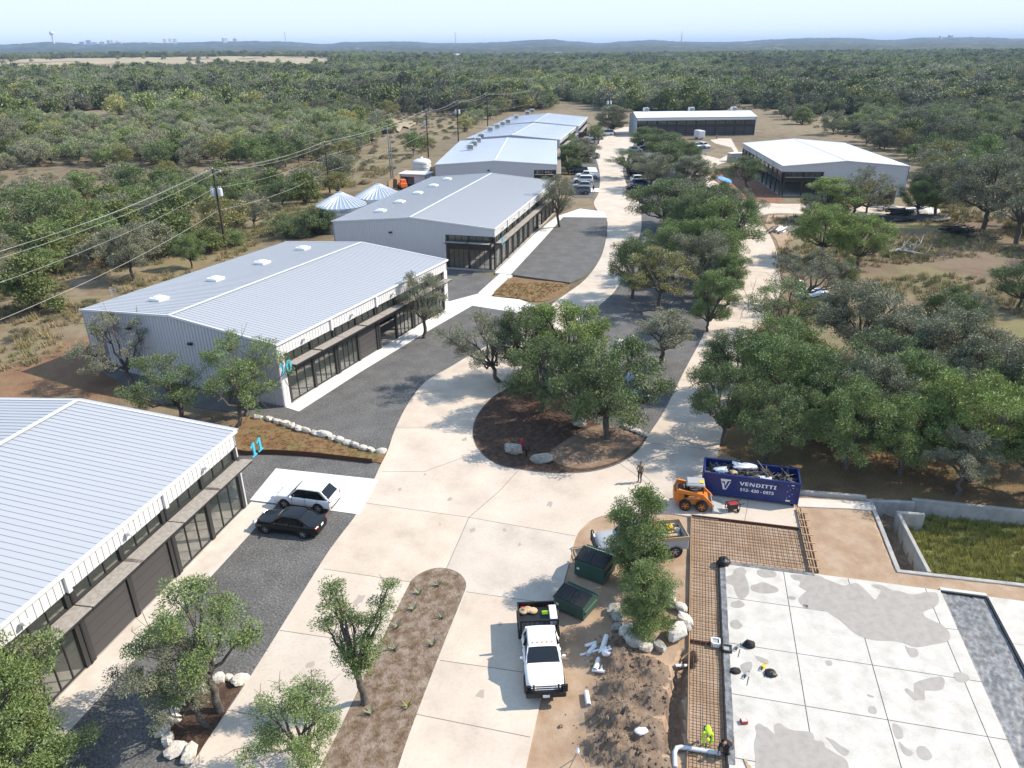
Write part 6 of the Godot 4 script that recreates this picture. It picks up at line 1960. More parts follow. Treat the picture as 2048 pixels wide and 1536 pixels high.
func make_building_site() -> void:
	# the new floor slab, its panels parted by sawn joints
	var us := [0.0, 3.85, 7.65, 12.03, 12.88]
	var vs := [0.0, 3.42, 7.22, 10.8, 14.6, 18.4]
	var sl := Node3D.new()
	sl.name = "concrete_slab"
	add_child(sl)
	tag(sl, "bright new concrete floor slab with sawn joints and damp patches", "", "", "structure")
	sl.transform = slab_frame(0, 0)
	for i in us.size() - 1:
		for j in vs.size() - 1:
			var m := Mesher.new()
			m.span(Vector3(us[i] + 0.022, -0.25, vs[j] + 0.022), Vector3(us[i + 1] - 0.022, 0.15, vs[j + 1] - 0.022))
			part("slab_panel", m, M.slab_concrete, sl)
	for q in [[15.45, 19.0, 0.0, 3.9], [19.0, 24.0, 0.0, 3.9], [15.45, 19.0, 3.9, 9.0], [19.0, 24.0, 3.9, 9.0], [15.45, 19.0, 9.0, 18.4], [12.88, 15.45, -0.3, -0.02]]:
		var m2 := Mesher.new()
		m2.span(Vector3(q[0] + 0.012, -0.25, q[2] + 0.012), Vector3(q[1] - 0.012, 0.15, q[3] - 0.012))
		part("slab_panel", m2, M.slab_concrete, sl)
	var jb := Mesher.new()
	jb.span(Vector3(0.05, -0.2, 0.05), Vector3(12.8, 0.11, 18.3))
	part("joint_filler", jb, M.joint, sl)
	var pit := Mesher.new()
	var rows := []
	for i in 31:
		var row := PackedVector3Array()
		for j in 180:
			var p := Vector2(12.9 + 2.53 * i / 30.0, 0.02 + 18.0 * j / 179.0)
			var rise := 0.05 if i == 0 or i == 30 or j == 0 else 0.0
			row.append(Vector3(p.x, -0.02 + rise + 0.05 * rough_land.get_noise_2d(p.x * 50.0, p.y * 30.0) - 0.07 * absf(rough_land.get_noise_2d(p.x * 260.0 + p.y * 90.0, p.y * 45.0 - p.x * 30.0)), p.y))
		rows.append(row)
	pit.grid(rows, false, true, true)
	var ps := structure("plastic_sheeting", pit, M.plastic_sheet, "crumpled grey plastic sheet lining the unpoured strip of the slab")
	ps.transform = slab_frame(0, 0)
	# black edge forms and plastic round the slab
	var ef := Mesher.new()
	ef.span(Vector3(-0.10, -0.1, -0.1), Vector3(-0.04, 0.17, 18.0))
	var e1 := part("edge_form", ef, M.black)
	e1.transform = slab_frame(0, 0)
	tag(e1, "black edge form along the left side of the slab", "form board")
	var pf := site_thing("edge_form", "black edge forms round the unpoured strip of the slab", "form board", 0, 0)
	for q in [[Vector3(15.36, -0.1, 0.0), Vector3(15.43, 0.1, 9.0)], [Vector3(12.92, -0.1, 0.0), Vector3(15.35, 0.1, 0.06)]]:
		var em := Mesher.new()
		em.span(q[0], q[1])
		part("board", em, M.black, pf)
	var film := Mesher.new()
	var fr := []
	for i in 4:
		var row2 := PackedVector3Array()
		for j in 90:
			var v := 0.0 + 15.0 * j / 89.0
			row2.append(Vector3(-0.02 + 0.11 * i + 0.025 * rough_land.get_noise_2d(v * 160.0, i * 90.0), 0.158 + 0.02 * absf(rough_land.get_noise_2d(v * 210.0, i * 120.0)), v))
		fr.append(row2)
	film.grid(fr, false, true, true)
	var fr2 := []
	for i in 4:
		var row3 := PackedVector3Array()
		for j in 60:
			var u := 0.3 + 5.4 * j / 59.0
			row3.append(Vector3(u, 0.158 + 0.02 * absf(rough_land.get_noise_2d(u * 210.0, i * 120.0 + 900.0)), -0.02 + 0.09 * i))
		fr2.append(row3)
	film.grid(fr2)
	var fo := part("plastic_film", film, M.plastic_sheet)
	fo.transform = slab_frame(0, 0)
	tag(fo, "strip of grey plastic film along the left and far rims of the slab", "plastic film")
	# damp patches, each with an outline of its own
	var st := [
		pl([17.24, -36.36, 18.05, -36.31, 18.87, -36.3, 19.24, -35.92, 19.67, -35.6, 20.1, -35.29, 20.57, -35.45, 20.99, -35.49, 21.19, -35.03, 21.29, -34.58, 21.44, -34.03, 21.85, -34.46, 22.17, -34.87, 21.92, -35.08, 21.78, -35.32, 22.16, -35.38, 22.5, -35.25, 22.78, -34.89, 23.17, -34.76, 23.56, -34.55, 23.9, -34.43, 24.35, -34.54, 24.7, -34.64, 25.1, -34.63, 25.36, -34.52, 25.19, -33.97, 24.87, -33.55, 24.48, -33.28, 24.09, -33.12, 23.72, -32.93, 23.63, -32.6, 23.74, -32.39, 24.02, -32.14, 24.24, -31.9, 24.33, -31.51, 24.28, -31.13, 23.91, -30.65, 22.95, -30.4, 22.05, -30.23, 21.72, -30.29, 21.52, -30.44, 21.2, -30.62, 20.83, -30.7, 20.3, -30.73, 19.94, -30.76, 19.59, -30.89, 19.26, -31.07, 19.06, -31.3, 18.92, -31.59, 18.75, -32.06, 18.61, -32.41, 18.37, -32.76, 18.12, -33.09, 17.67, -33.18, 17.31, -33.25, 17.07, -33.44, 16.89, -33.67, 16.87, -33.96, 17.02, -34.27, 17.42, -34.65, 17.67, -34.88, 17.48, -35.09, 17.37, -35.33, 17.56, -35.57, 17.55, -35.79, 17.28, -35.89]),
		pl([13.91, -36.95, 14.2, -37.08, 14.47, -37.09, 14.59, -36.72, 14.39, -36.4, 14.39, -36.06, 14.34, -35.55, 14.28, -35.14, 14.09, -34.64, 13.78, -34.32, 13.57, -34.18, 13.4, -34.37, 13.35, -34.62, 13.38, -35.06, 13.37, -35.41, 13.19, -35.55, 13.05, -35.71, 13.2, -36.26, 13.6, -36.41]),
		pl([15.33, -36.83, 15.67, -36.92, 16.09, -36.93, 16.38, -36.56, 16.22, -36.21, 15.78, -36.13, 15.43, -36.15, 15.19, -36.45]),
		pl([14.47, -35.38, 14.84, -35.52, 15.28, -35.7, 15.7, -35.42, 16.02, -35.11, 15.89, -34.79, 15.41, -34.68, 14.96, -34.68, 14.6, -34.81, 14.37, -35.02]),
		pl([12.82, -33.85, 13.14, -34.04, 13.41, -34.07, 13.6, -33.72, 13.37, -33.5, 13.11, -33.45, 12.79, -33.54]),
		pl([12.36, -32.34, 12.75, -32.49, 12.9, -32.25, 12.95, -31.96, 12.62, -31.73, 12.29, -31.89]),
		pl([11.59, -25.21, 11.85, -25.38, 12, -25.22, 12.17, -25.11, 12.3, -24.9, 12.41, -24.77, 12.46, -25.07, 12.57, -25.3, 12.83, -25.37, 13.02, -25.15, 13.25, -25, 13.7, -24.92, 14.15, -24.86, 14.21, -24.63, 14.17, -24.4, 14.5, -24.34, 14.53, -24.17, 14.53, -24.01, 14.76, -23.78, 14.97, -23.58, 15.14, -23.44, 15.21, -23.15, 15.07, -22.73, 14.76, -22.07, 12.61, -21.94, 10.64, -21.96, 10.87, -22.78, 11.08, -23.54, 11.25, -24.25, 11.53, -24.8]),
		pl([14.74, -24.55, 14.89, -24.48, 15.06, -24.37, 15.29, -24.07, 15.54, -23.79, 15.27, -23.53, 15.07, -23.7, 14.94, -23.92, 14.86, -24.24]),
		pl([20.52, -27.67, 20.8, -27.86, 21.07, -27.94, 21.65, -28.09, 22.16, -28.17, 22.22, -27.88, 21.82, -27.35, 21.39, -27.25, 20.89, -27.26, 20.69, -26.94, 20.57, -26.68, 20.34, -26.72, 20.07, -26.66, 19.94, -26.95, 19.86, -27.29, 20.04, -27.42, 20.25, -27.16]),
		pl([22.95, -28.36, 23.3, -28.42, 23.54, -28.35, 23.6, -28.04, 23.18, -27.76, 22.82, -27.88]),
		pl([21.39, -30.38, 21.49, -30.2, 21.88, -30.07, 21.75, -29.64, 21.34, -29.5, 21.28, -29.86]), pl([18.29, -25.28, 18.56, -25.08, 18.43, -24.53, 18.08, -24.42, 18.11, -24.81]),
		pl([18.08, -24.29, 18.24, -23.98, 18.47, -23.66, 18.15, -23.49, 17.99, -23.76]), pl([18.8, -23.96, 19.18, -23.99, 19.25, -23.48, 18.87, -23.26, 18.61, -23.49]),
		pl([16.63, -29.31, 16.92, -29.29, 16.86, -29.02, 16.59, -28.99]), pl([17.62, -26.32, 17.89, -26.26, 17.77, -25.89, 17.43, -25.97]), pl([12.06, -29.14, 12.64, -29.31, 12.5, -28.79, 12.09, -28.48, 11.96, -28.8]), pl([13.01, -29.72, 13.56, -29.43, 13.43, -29.12, 13.03, -29.43]), pl([17.85, -27.07, 18.11, -26.94, 18.04, -26.85, 17.85, -26.94]), pl([16.45, -34.43, 16.8, -34.3, 16.64, -34.08, 16.37, -34.19]), pl([17.04, -33.67, 17.28, -33.58, 17.14, -33.36, 16.94, -33.45])]
	for i in st.size():
		var ring := curve(st[i], true, 3)
		var m3 := Mesher.new()
		m3.prism(ring, 0.1535, 0.1575, false)
		var o := structure("damp_patch", m3, M.wet_slab, "", sl)
		o.transform = sl.transform.affine_inverse()
	make_rebar()
	make_drain_walls()
	make_container()
	make_loader()
	make_dumpsters()
	# small things on and round the slab
	var bx := [["floor_box", "white framed floor box at the far of the two left slab joints", M.plastic_white, -0.42, 7.35, 0.0], ["floor_box", "dark floor box beside the bag on the slab's left rim", M.dark_panel, 0.18, 7.75, 0.0]]
	for b in bx:
		var t := site_thing(b[0], b[1], "floor box", b[3], b[4], 0.02)
		var m4 := Mesher.new()
		for k in 4:
			var f := Basis(Vector3.UP, k * PI / 2)
			m4.box(f * Vector3(0, 0.14, 0.22), Vector3(0.5, 0.28, 0.06), f)
		part("frame", m4, b[2], t)
		var m5 := Mesher.new()
		m5.box(Vector3(0, 0.17, 0), Vector3(0.38, 0.05, 0.38))
		part("lid", m5, M.machine_grey, t)
	lump("black_bag", "black crumpled bag on the far left corner of the slab", "bag", uv(0.2, 0.25), 0.15, Vector3(0.45, 0.34, 0.4), M.black, 3)
	lump("tool_bag", "dark tool bag on the slab beside the floor boxes", "bag", uv(1.35, 7.2), 0.15, Vector3(0.32, 0.25, 0.28), M.rubber, 5)
	lump("tool_bag", "black tool bag by the yellow drill on the slab", "bag", uv(2.35, 9.05), 0.15, Vector3(0.3, 0.16, 0.28), M.black, 6)
	lump("tool_bag", "dark cloth heap beside the harness on the left rim of the slab", "bag", uv(0.55, 9.25), 0.15, Vector3(0.28, 0.12, 0.22), M.rubber, 8)
	tool("power_saw", "black and yellow power saw on the slab", uv(2.0, 8.65), 0.15, M.yellow_plastic)
	tool("power_drill", "dark power tool and rod lying near the left rim of the slab", uv(1.1, 9.4), 0.15, M.machine_grey)
	tool("hand_tools", "rods and tools beside the dark floor box on the slab", uv(0.75, 7.5), 0.15, M.steel)
	for q in [[0.8, 12.5, "red and white box at the left of the slab, the farther one"], [0.05, 13.95, "red and grey box on the slab rim beside the crouching workers"]]:
		var t2 := site_thing("tool_case", q[2], "case", q[0], q[1], 0.155, 0.3)
		var m6 := Mesher.new()
		m6.chamfer(Vector3(0, 0.08, 0), Vector3(0.34, 0.16, 0.26), 0.02)
		part("shell", m6, M.red_paint, t2)
		var m7 := Mesher.new()
		m7.chamfer(Vector3(0, 0.175, 0), Vector3(0.24, 0.03, 0.16), 0.01)
		part("lid", m7, M.plastic_white, t2)
	var sk := site_thing("lumber_scraps", "narrow wooden offcuts on the slab near the bottom edge", "wood", 0.9, 15.2, 0.15, 0.3)
	for k in 3:
		var m8 := Mesher.new()
		m8.box(Vector3(0.1 * k, 0.03, 0.07 * k), Vector3(0.07, 0.05, 1.3 - 0.2 * k), Basis(Vector3.UP, 0.12 * k))
		part("offcut", m8, M.tan_wood, sk)
	# drain pipe with its elbow
	var dp := Mesher.new()
	var p0 := v3(Vector2(7.29, -23.13), 0.05); var p1 := v3(Vector2(7.42, -23.86), 0.12); var p2 := v3(Vector2(7.56, -24.07), 0.15); var p3 := v3(Vector2(7.78, -24.1), 0.15); var p4 := v3(Vector2(9.53, -23.78), 0.10)
	dp.tube([p0, p1, p2, p3, p4], [0.11], 10, true)
	tag(part("drain_pipe", dp, M.transformer), "grey drain pipe with an elbow crossing the formwork at the bottom edge", "pipe")
	# white pipes beside the soil
	var pipes := [[Vector2(5.14, -31.27), Vector2(4.23, -28.76), 0.15, "longest white pipe on the ground beside the soil heaps"], [Vector2(5.21, -30.48), Vector2(4.51, -28.68), 0.07, "thin white pipe right of the longest one"], [Vector2(4.43, -30.64), Vector2(3.95, -29.95), 0.13, "thick short white pipe left of the longest one"], [Vector2(4.52, -30.9), Vector2(3.88, -30.65), 0.10, "white pipe at the upper left of the pipe pile"], [Vector2(4.71, -28.58), Vector2(4.08, -28.83), 0.08, "white pipe lying across the lower end of the longest one"], [Vector2(4.67, -30.3), Vector2(3.55, -30.03), 0.06, "thin white pipe crossing under the short thick one"], [Vector2(3.63, -27.44), Vector2(3.66, -26.53), 0.13, "lone short white pipe lying apart from the pile"], [Vector2(9.41, -29.8), Vector2(8.55, -29.18), 0.08, "white pipe bridging the trench at the slab's left"], [Vector2(9.17, -35.12), Vector2(9.78, -35.11), 0.05, "white stick on the dirt right of the tall leafy oak"]]
	for q2 in pipes:
		var a: Vector2 = q2[0]
		var b2: Vector2 = q2[1]
		var pm := Mesher.new()
		var rr: float = q2[2]
		pm.tube([v3(a, ground_at(a) + rr), v3(b2, ground_at(b2) + rr)], [rr], 10)
		pm.tube([v3(a.lerp(b2, 0.97), ground_at(b2) + rr), v3(b2, ground_at(b2) + rr)], [rr * 1.15], 10)
		tag(part("white_pipe", pm, M.plastic_white), q2[3], "pipe", "white pipes on the building site")
	lump("white_bag", "crumpled white bag among the white pipes", "bag", Vector2(4.93, -29.51), -99.0, Vector3(0.3, 0.22, 0.28), M.plastic_white, 9)
	lump("paper_scrap", "white paper scrap on the soil heaps", "paper", Vector2(5.94, -24.56), -99.0, Vector3(0.32, 0.12, 0.2), M.plastic_white, 10)
	# transit on a tripod at the bottom edge
	var tp := thing("tripod", "surveying tripod standing in the dirt at the bottom edge", "tripod", v3(Vector2(2.76, -22.95), 0.0))
	for k in 3:
		var lm := Mesher.new()
		var an := TAU * k / 3.0 + 0.5
		lm.tube([Vector3(0, 1.35, 0), Vector3(cos(an) * 0.75, -0.03, sin(an) * 0.75)], [0.03, 0.02], 5)
		part("leg", lm, M.tan_wood, tp)
	var hd := Mesher.new()
	hd.lathe([Vector2(0.09, 0.0), Vector2(0.1, 0.05), Vector2(0.07, 0.2), Vector2(0.0, 0.24)], 10, Vector3(0, 1.33, 0))
	part("head", hd, M.plastic_white, tp)
	scatter_clods()
	scatter_tufts()


func lump(called: String, label: String, category: String, p: Vector2, y: float, size: Vector3, mat: Material, sd: int, group := "") -> MeshInstance3D:
	var m := Mesher.new()
	blob(m, Vector3.ZERO, size, sd, 0.28)
	var o := part(called, m, mat)
	o.position = Vector3(p.x, (ground_at(p) if y < -90.0 else y) + size.y * 0.3, p.y)
	tag(o, label, category, group)
	return o


# an uneven closed lump, size = half extents; flat_amount shaves facets off it
func blob(m: Mesher, at: Vector3, size: Vector3, sd: int, rough: float, cuts := 0, lat := 9, lon := 14) -> void:
	var f := FastNoiseLite.new()
	f.seed = sd
	f.frequency = 0.9
	f.fractal_octaves = 3
	var r := RandomNumberGenerator.new()
	r.seed = sd * 31 + 7
	var planes := []
	for k in cuts:
		var d := Vector3(r.randfn(), r.randfn() * 0.8, r.randfn()).normalized()
		planes.append([d, r.randf_range(0.55, 0.85)])
	if cuts: planes.append([Vector3(r.randfn() * 0.1, 1, r.randfn() * 0.1).normalized(), r.randf_range(0.5, 0.75)])
	var rows := []
	for i in lat + 1:
		var t := PI * i / lat
		var row := PackedVector3Array()
		for j in lon:
			var a := TAU * j / lon
			var d := Vector3(sin(t) * cos(a), cos(t), sin(t) * sin(a))
			var q := 1.0 + rough * f.get_noise_3d(d.x * 1.6, d.y * 1.6, d.z * 1.6) * 1.6
			for p in planes:
				var k: float = d.dot(p[0])
				if k > 0.05: q = minf(q, p[1] / k * (1.0 + 0.06 * f.get_noise_3d(d.x * 5.0, d.y * 5.0, d.z * 5.0)))
			row.append(at + d * q * size)
		rows.append(row)
	m.grid(rows, true, cuts == 0, true)


func tool(called: String, label: String, p: Vector2, y: float, mat: Material) -> void:
	var t := thing(called, label, "tool", Vector3(p.x, y, p.y), 0.8)
	var m := Mesher.new()
	m.chamfer(Vector3(0, 0.1, 0), Vector3(0.3, 0.16, 0.14), 0.03)
	m.lathe([Vector2(0.0, 0.0), Vector2(0.12, 0.0), Vector2(0.12, 0.02), Vector2(0.0, 0.02)], 14, Vector3(0.18, 0.12, 0.02), true, Basis(Vector3.RIGHT, PI / 2))
	part("motor", m, mat, t)
	var h := Mesher.new()
	h.tube([Vector3(-0.1, 0.1, 0), Vector3(-0.22, 0.2, 0.02), Vector3(-0.3, 0.05, 0.05)], [0.03], 6)
	h.tube([Vector3(0.0, 0.03, 0.15), Vector3(-0.6, 0.02, 0.35)], [0.015], 5)
	part("grip", h, M.black, t)


# a mat of steel bars, each bar a part; forms round it
func make_rebar() -> void:
	var t := site_thing("rebar_mat", "brown steel bar grid in the forms at the far and left sides of the slab", "rebar", 0, 0)
	var r := RandomNumberGenerator.new()
	r.seed = 4
	var shared := {}
	var bar := func(length: float) -> ArrayMesh:
		if not shared.has(length):
			var m := Mesher.new()
			m.tube([Vector3(0, 0, 0), Vector3(length, 0, 0)], [0.018], 4)
			shared[length] = m.mesh()
		return shared[length]
	var k := 0
	var v := -4.55
	while v < 16.2:
		var wide := v < -0.25
		var o := part("steel_bar", bar.call(7.0 if wide else 1.6), M.rebar, t)
		o.position = Vector3(-1.72, 0.10 + r.randf_range(-0.008, 0.008), v + r.randf_range(-0.02, 0.02))
		o.rotation.y = r.randf_range(-0.004, 0.004) if wide else r.randf_range(-0.02, 0.02)
		v += 0.345
		k += 1
	var u := -1.6
	while u < 5.3:
		var long := u < -0.15
		var o2 := part("steel_bar", bar.call(20.6 if long else 4.3), M.rebar, t)
		o2.position = Vector3(u, 0.135, -4.65)
		o2.rotation.y = -PI / 2 + r.randf_range(-0.002, 0.002)
		u += 0.345
	# form boards
	var fb := Mesher.new()
	fb.span(Vector3(-1.86, -0.1, -4.85), Vector3(-1.81, 0.2, 16.4))
	var f := part("form_board", fb, M.form_board)
	f.transform = slab_frame(0, 0)
	tag(f, "long plank form along the left of the steel bar grid", "form board", "planks round the steel bar grid")
	var fb2 := Mesher.new()
	fb2.span(Vector3(-1.8, -0.1, -4.88), Vector3(5.35, 0.16, -4.8))
	var f2 := part("form_board", fb2, M.rust_steel)
	f2.transform = slab_frame(0, 0)
	tag(f2, "dark red form board between the steel bar grid and the concrete under the blue container", "form board", "planks round the steel bar grid")
	var fb3 := Mesher.new()
	fb3.span(Vector3(-1.8, 0.0, 7.36), Vector3(-0.6, 0.16, 7.46))
	var f3 := part("form_board", fb3, M.rust_steel)
	f3.transform = slab_frame(0, 0)
	tag(f3, "short dark red cross board at the white framed floor box", "form board", "planks round the steel bar grid")
	var rk := site_thing("form_rack", "braced double plank form on the right side of the steel bar grid", "form board", 5.5, 0, 0.0, 0.0, "planks round the steel bar grid")
	var planks := [[Vector3(-0.05, 0.1, -7.2), Vector3(0.0, 0.1, -0.2)], [Vector3(0.22, 0.2, -7.3), Vector3(0.27, 0.2, -0.1)], [Vector3(0.42, 0.08, -6.9), Vector3(0.50, 0.08, -0.3)]]
	for p in planks:
		var m2 := Mesher.new()
		m2.beam(p[0], p[1], 0.06, 0.2)
		part("plank", m2, M.form_board, rk)
	for i in 8:
		var m3 := Mesher.new()
		m3.beam(Vector3(-0.1, 0.24, -6.6 + 0.88 * i), Vector3(0.62, 0.33, -6.5 + 0.88 * i), 0.07, 0.05)
		part("brace", m3, M.tan_wood, rk)


func make_drain_walls() -> void:
	var walls := [
		[Vector2(25.98, -44.75), Vector2(24.19, -36.87), 0.3, -1.4, 0.06, "concrete wall on the left of the narrow drainage channel"],
		[Vector2(24.05, -36.80), Vector2(52.0, -31.0), 0.3, -1.4, 0.06, "long low concrete wall on the near side of the weedy basin"],
		[Vector2(27.2, -43.0), Vector2(26.02, -36.60), 0.26, -1.4, 0.07, "concrete wall between the drainage channel and the weedy basin"],
		[Vector2(27.12, -43.12), Vector2(28.95, -42.80), 0.28, -1.4, 0.10, "short concrete wall block at the mouth of the drainage channel"],
		[Vector2(25.6, -44.72), Vector2(29.10, -44.40), 0.26, -1.4, 0.05, "concrete wall closing the far end of the drainage channel"],
		[Vector2(29.02, -44.75), Vector2(52.0, -39.6), 0.28, -1.4, 0.10, "long tall concrete retaining wall under the oaks at the right"],
		[Vector2(20.7, -45.75), Vector2(25.7, -44.85), 0.3, -0.2, 0.30, "low concrete kerb wall right of the blue container"],
	]
	for w in walls:
		var m := Mesher.new()
		var a := v3(w[0], (w[3] + w[4]) / 2)
		var b := v3(w[1], (w[3] + w[4]) / 2)
		var z := (b - a).normalized()
		var x := Vector3.UP.cross(z).normalized()
		m.chamfer((a + b) / 2, Vector3(w[2], w[4] - w[3], (b - a).length()), 0.03, Basis(x, Vector3.UP, z))
		tag(part("retaining_wall", m, M.old_concrete), w[5], "wall", "walls of the sunken basin")


func make_container() -> void:
	var a := Vector2(13.99, -45.62)
	var b := Vector2(20.26, -43.92)
	var d := (b - a)
	var L := d.length() + 0.1
	var turn := -atan2(d.y, d.x)
	var mid := (a + b) / 2 + Vector2(d.y, -d.x).normalized() * 1.05
	var t := thing("waste_container", "blue open topped waste container lettered with a V, a name and a telephone number", "waste container", v3(mid, 0.05), turn)
	var W := 2.1
	var H := 1.9
	var wl := Mesher.new()
	for s in [-1.0, 1.0]:
		wl.span(Vector3(-L / 2, 0.18, s * W / 2 - 0.03), Vector3(L / 2, H, s * W / 2 + 0.03))
		wl.span(Vector3(s * L / 2 - 0.03, 0.18, -W / 2), Vector3(s * L / 2 + 0.03, H, W / 2))
	wl.span(Vector3(-L / 2, 0.16, -W / 2), Vector3(L / 2, 0.24, W / 2))
	part("side_wall", wl, M.roll_blue, t)
	var rim := Mesher.new()
	for s in [-1.0, 1.0]:
		rim.chamfer(Vector3(0, H, s * W / 2), Vector3(L + 0.12, 0.13, 0.14), 0.03)
		rim.chamfer(Vector3(s * L / 2, H, 0), Vector3(0.14, 0.13, W + 0.1), 0.03)
		rim.chamfer(Vector3(0, 0.26, s * W / 2), Vector3(L + 0.06, 0.16, 0.12), 0.03)
		for e in [-1.0, 1.0]: rim.chamfer(Vector3(s * L / 2, 1.05, e * W / 2), Vector3(0.14, 1.7, 0.14), 0.03)
	part("top_rail", rim, M.roll_blue, t)
	for k in 2:
		var sk := Mesher.new()
		sk.span(Vector3(-L / 2, 0.0, -0.5 + k - 0.08), Vector3(L / 2, 0.17, -0.5 + k + 0.08))
		part("skid_rail", sk, M.black, t)
	for k in 4:
		var ro := Mesher.new()
		ro.lathe([Vector2(0.0, -0.1), Vector2(0.1, -0.1), Vector2(0.1, 0.1), Vector2(0.0, 0.1)], 12, Vector3((L / 2 - 0.3) * (1 if k % 2 else -1), 0.1, 0.95 * (1 if k < 2 else -1)), true, Basis(Vector3.RIGHT, PI / 2))
		part("roller", ro, M.rubber, t)
	# lettering on the near side
	var ft := SystemFont.new()
	ft.font_names = PackedStringArray(["Droid Sans"])
	ft.font_weight = 700
	var rows := [["VENDITTI", 0.075 * L, 1.36, 0.00820, 1.42], ["512- 430 - 0973", 0.072 * L, 0.86, 0.00700, 1.0]]
	for r in rows:
		var x := TextMesh.new()
		x.font = ft
		x.text = r[0]
		x.font_size = 48
		x.pixel_size = r[3]
		x.depth = 0.012
		var o := part("lettering", x, M.letter_white, t)
		o.position = Vector3(r[1], r[2], W / 2 + 0.037)
		o.scale = Vector3(r[4], 1, 1)
	var lg := Mesher.new()
	var fr := Transform3D(Basis.IDENTITY, Vector3(-0.265 * L, 1.15, W / 2 + 0.037))
	lg.plate(PackedVector2Array([Vector2(-0.36, 0.42), Vector2(0.36, 0.42), Vector2(0.36, 0.30), Vector2(0.14, 0.30), Vector2(0.02, -0.12), Vector2(-0.05, 0.10), Vector2(-0.02, 0.22), Vector2(-0.13, 0.22), Vector2(0.0, -0.38), Vector2(0.06, -0.38), Vector2(0.28, 0.22), Vector2(0.36, 0.22), Vector2(0.10, -0.44), Vector2(-0.12, -0.44)]), fr, 0.012)
	part("letter_emblem", lg, M.letter_white, t)
	for k in 7:
		var sp := Mesher.new()
		sp.box(Vector3(L * (0.385 + 0.025 * (k % 3)), 0.65 + 0.17 * k, W / 2 + 0.032), Vector3(0.05 + 0.02 * (k % 2), 0.035, 0.006))
		part("scrape_mark", sp, M.letter_white, t)
	var stk := Mesher.new()
	stk.box(Vector3(L * 0.40, 0.42, W / 2 + 0.034), Vector3(0.3, 0.12, 0.008))
	stk.box(Vector3(L * 0.43, 1.72, W / 2 + 0.034), Vector3(0.2, 0.06, 0.008))
	part("sticker", stk, M.letter_white, t)
	# what lies in it
	var rr := RandomNumberGenerator.new()
	rr.seed = 77
	var heap := Mesher.new()
	var hr := []
	for i in 22:
		var row := PackedVector3Array()
		for j in 10:
			var u := i / 21.0
			var v := j / 9.0
			var hgt := 1.25 + 0.45 * sin(u * 2.4 + 0.3) * sin(PI * v) + 0.35 * rough_land.get_noise_2d(i * 45.0, j * 60.0)
			row.append(Vector3(-L / 2 + 0.06 + (L - 0.12) * u, hgt - 0.35 * u, -W / 2 + 0.06 + (W - 0.12) * v))
		hr.append(row)
	heap.grid(hr, false, false, true)
	for k in 130:
		var c := Vector3(rr.randf_range(-L / 2 + 0.5, L / 2 - 0.4), 0, rr.randf_range(-0.8, 0.8))
		c.y = 1.5 + 0.4 * sin((c.x / L + 0.5) * 2.4) - 0.3 * (c.x / L + 0.5) + rr.randf_range(-0.15, 0.2)
		heap.box(c, Vector3(rr.randf_range(0.05, 0.16), rr.randf_range(0.02, 0.06), rr.randf_range(0.4, 1.5)), Basis.from_euler(Vector3(rr.randfn() * 0.25, rr.randf() * TAU, rr.randfn() * 0.3)))
	var hp := part("scrap_heap", heap, M.dark_panel)
	hp.transform = t.transform
	tag(hp, "tangle of dark scrap filling the blue waste container", "scrap", "", "stuff")
	var bits := [["plastic_sheet", "pale blue crumpled sheet on top of the scrap in the blue container", "plastic sheet", Vector3(-0.6, 1.95, -0.35), Vector3(0.85, 0.32, 0.55), M.white_metal], ["insulation", "white crumpled insulation at the left of the container's scrap", "insulation", Vector3(-2.1, 1.9, 0.3), Vector3(0.55, 0.25, 0.3), M.plastic_white], ["cardboard_box", "flattened brown cardboard box on the container's scrap", "cardboard", Vector3(-1.2, 1.9, 0.55), Vector3(0.3, 0.16, 0.24), M.tan_wood], ["insulation", "grey white board pieces in the middle of the container's scrap", "insulation", Vector3(0.9, 1.72, 0.45), Vector3(0.7, 0.12, 0.3), M.wall_metal]]
	for k in bits.size():
		var q = bits[k]
		var bm := Mesher.new()
		blob(bm, Vector3.ZERO, q[4], 60 + k, 0.5, 3)
		var o2 := part(q[0], bm, q[5])
		o2.transform = t.transform * Transform3D(Basis.IDENTITY, q[3])
		tag(o2, q[1], q[2])


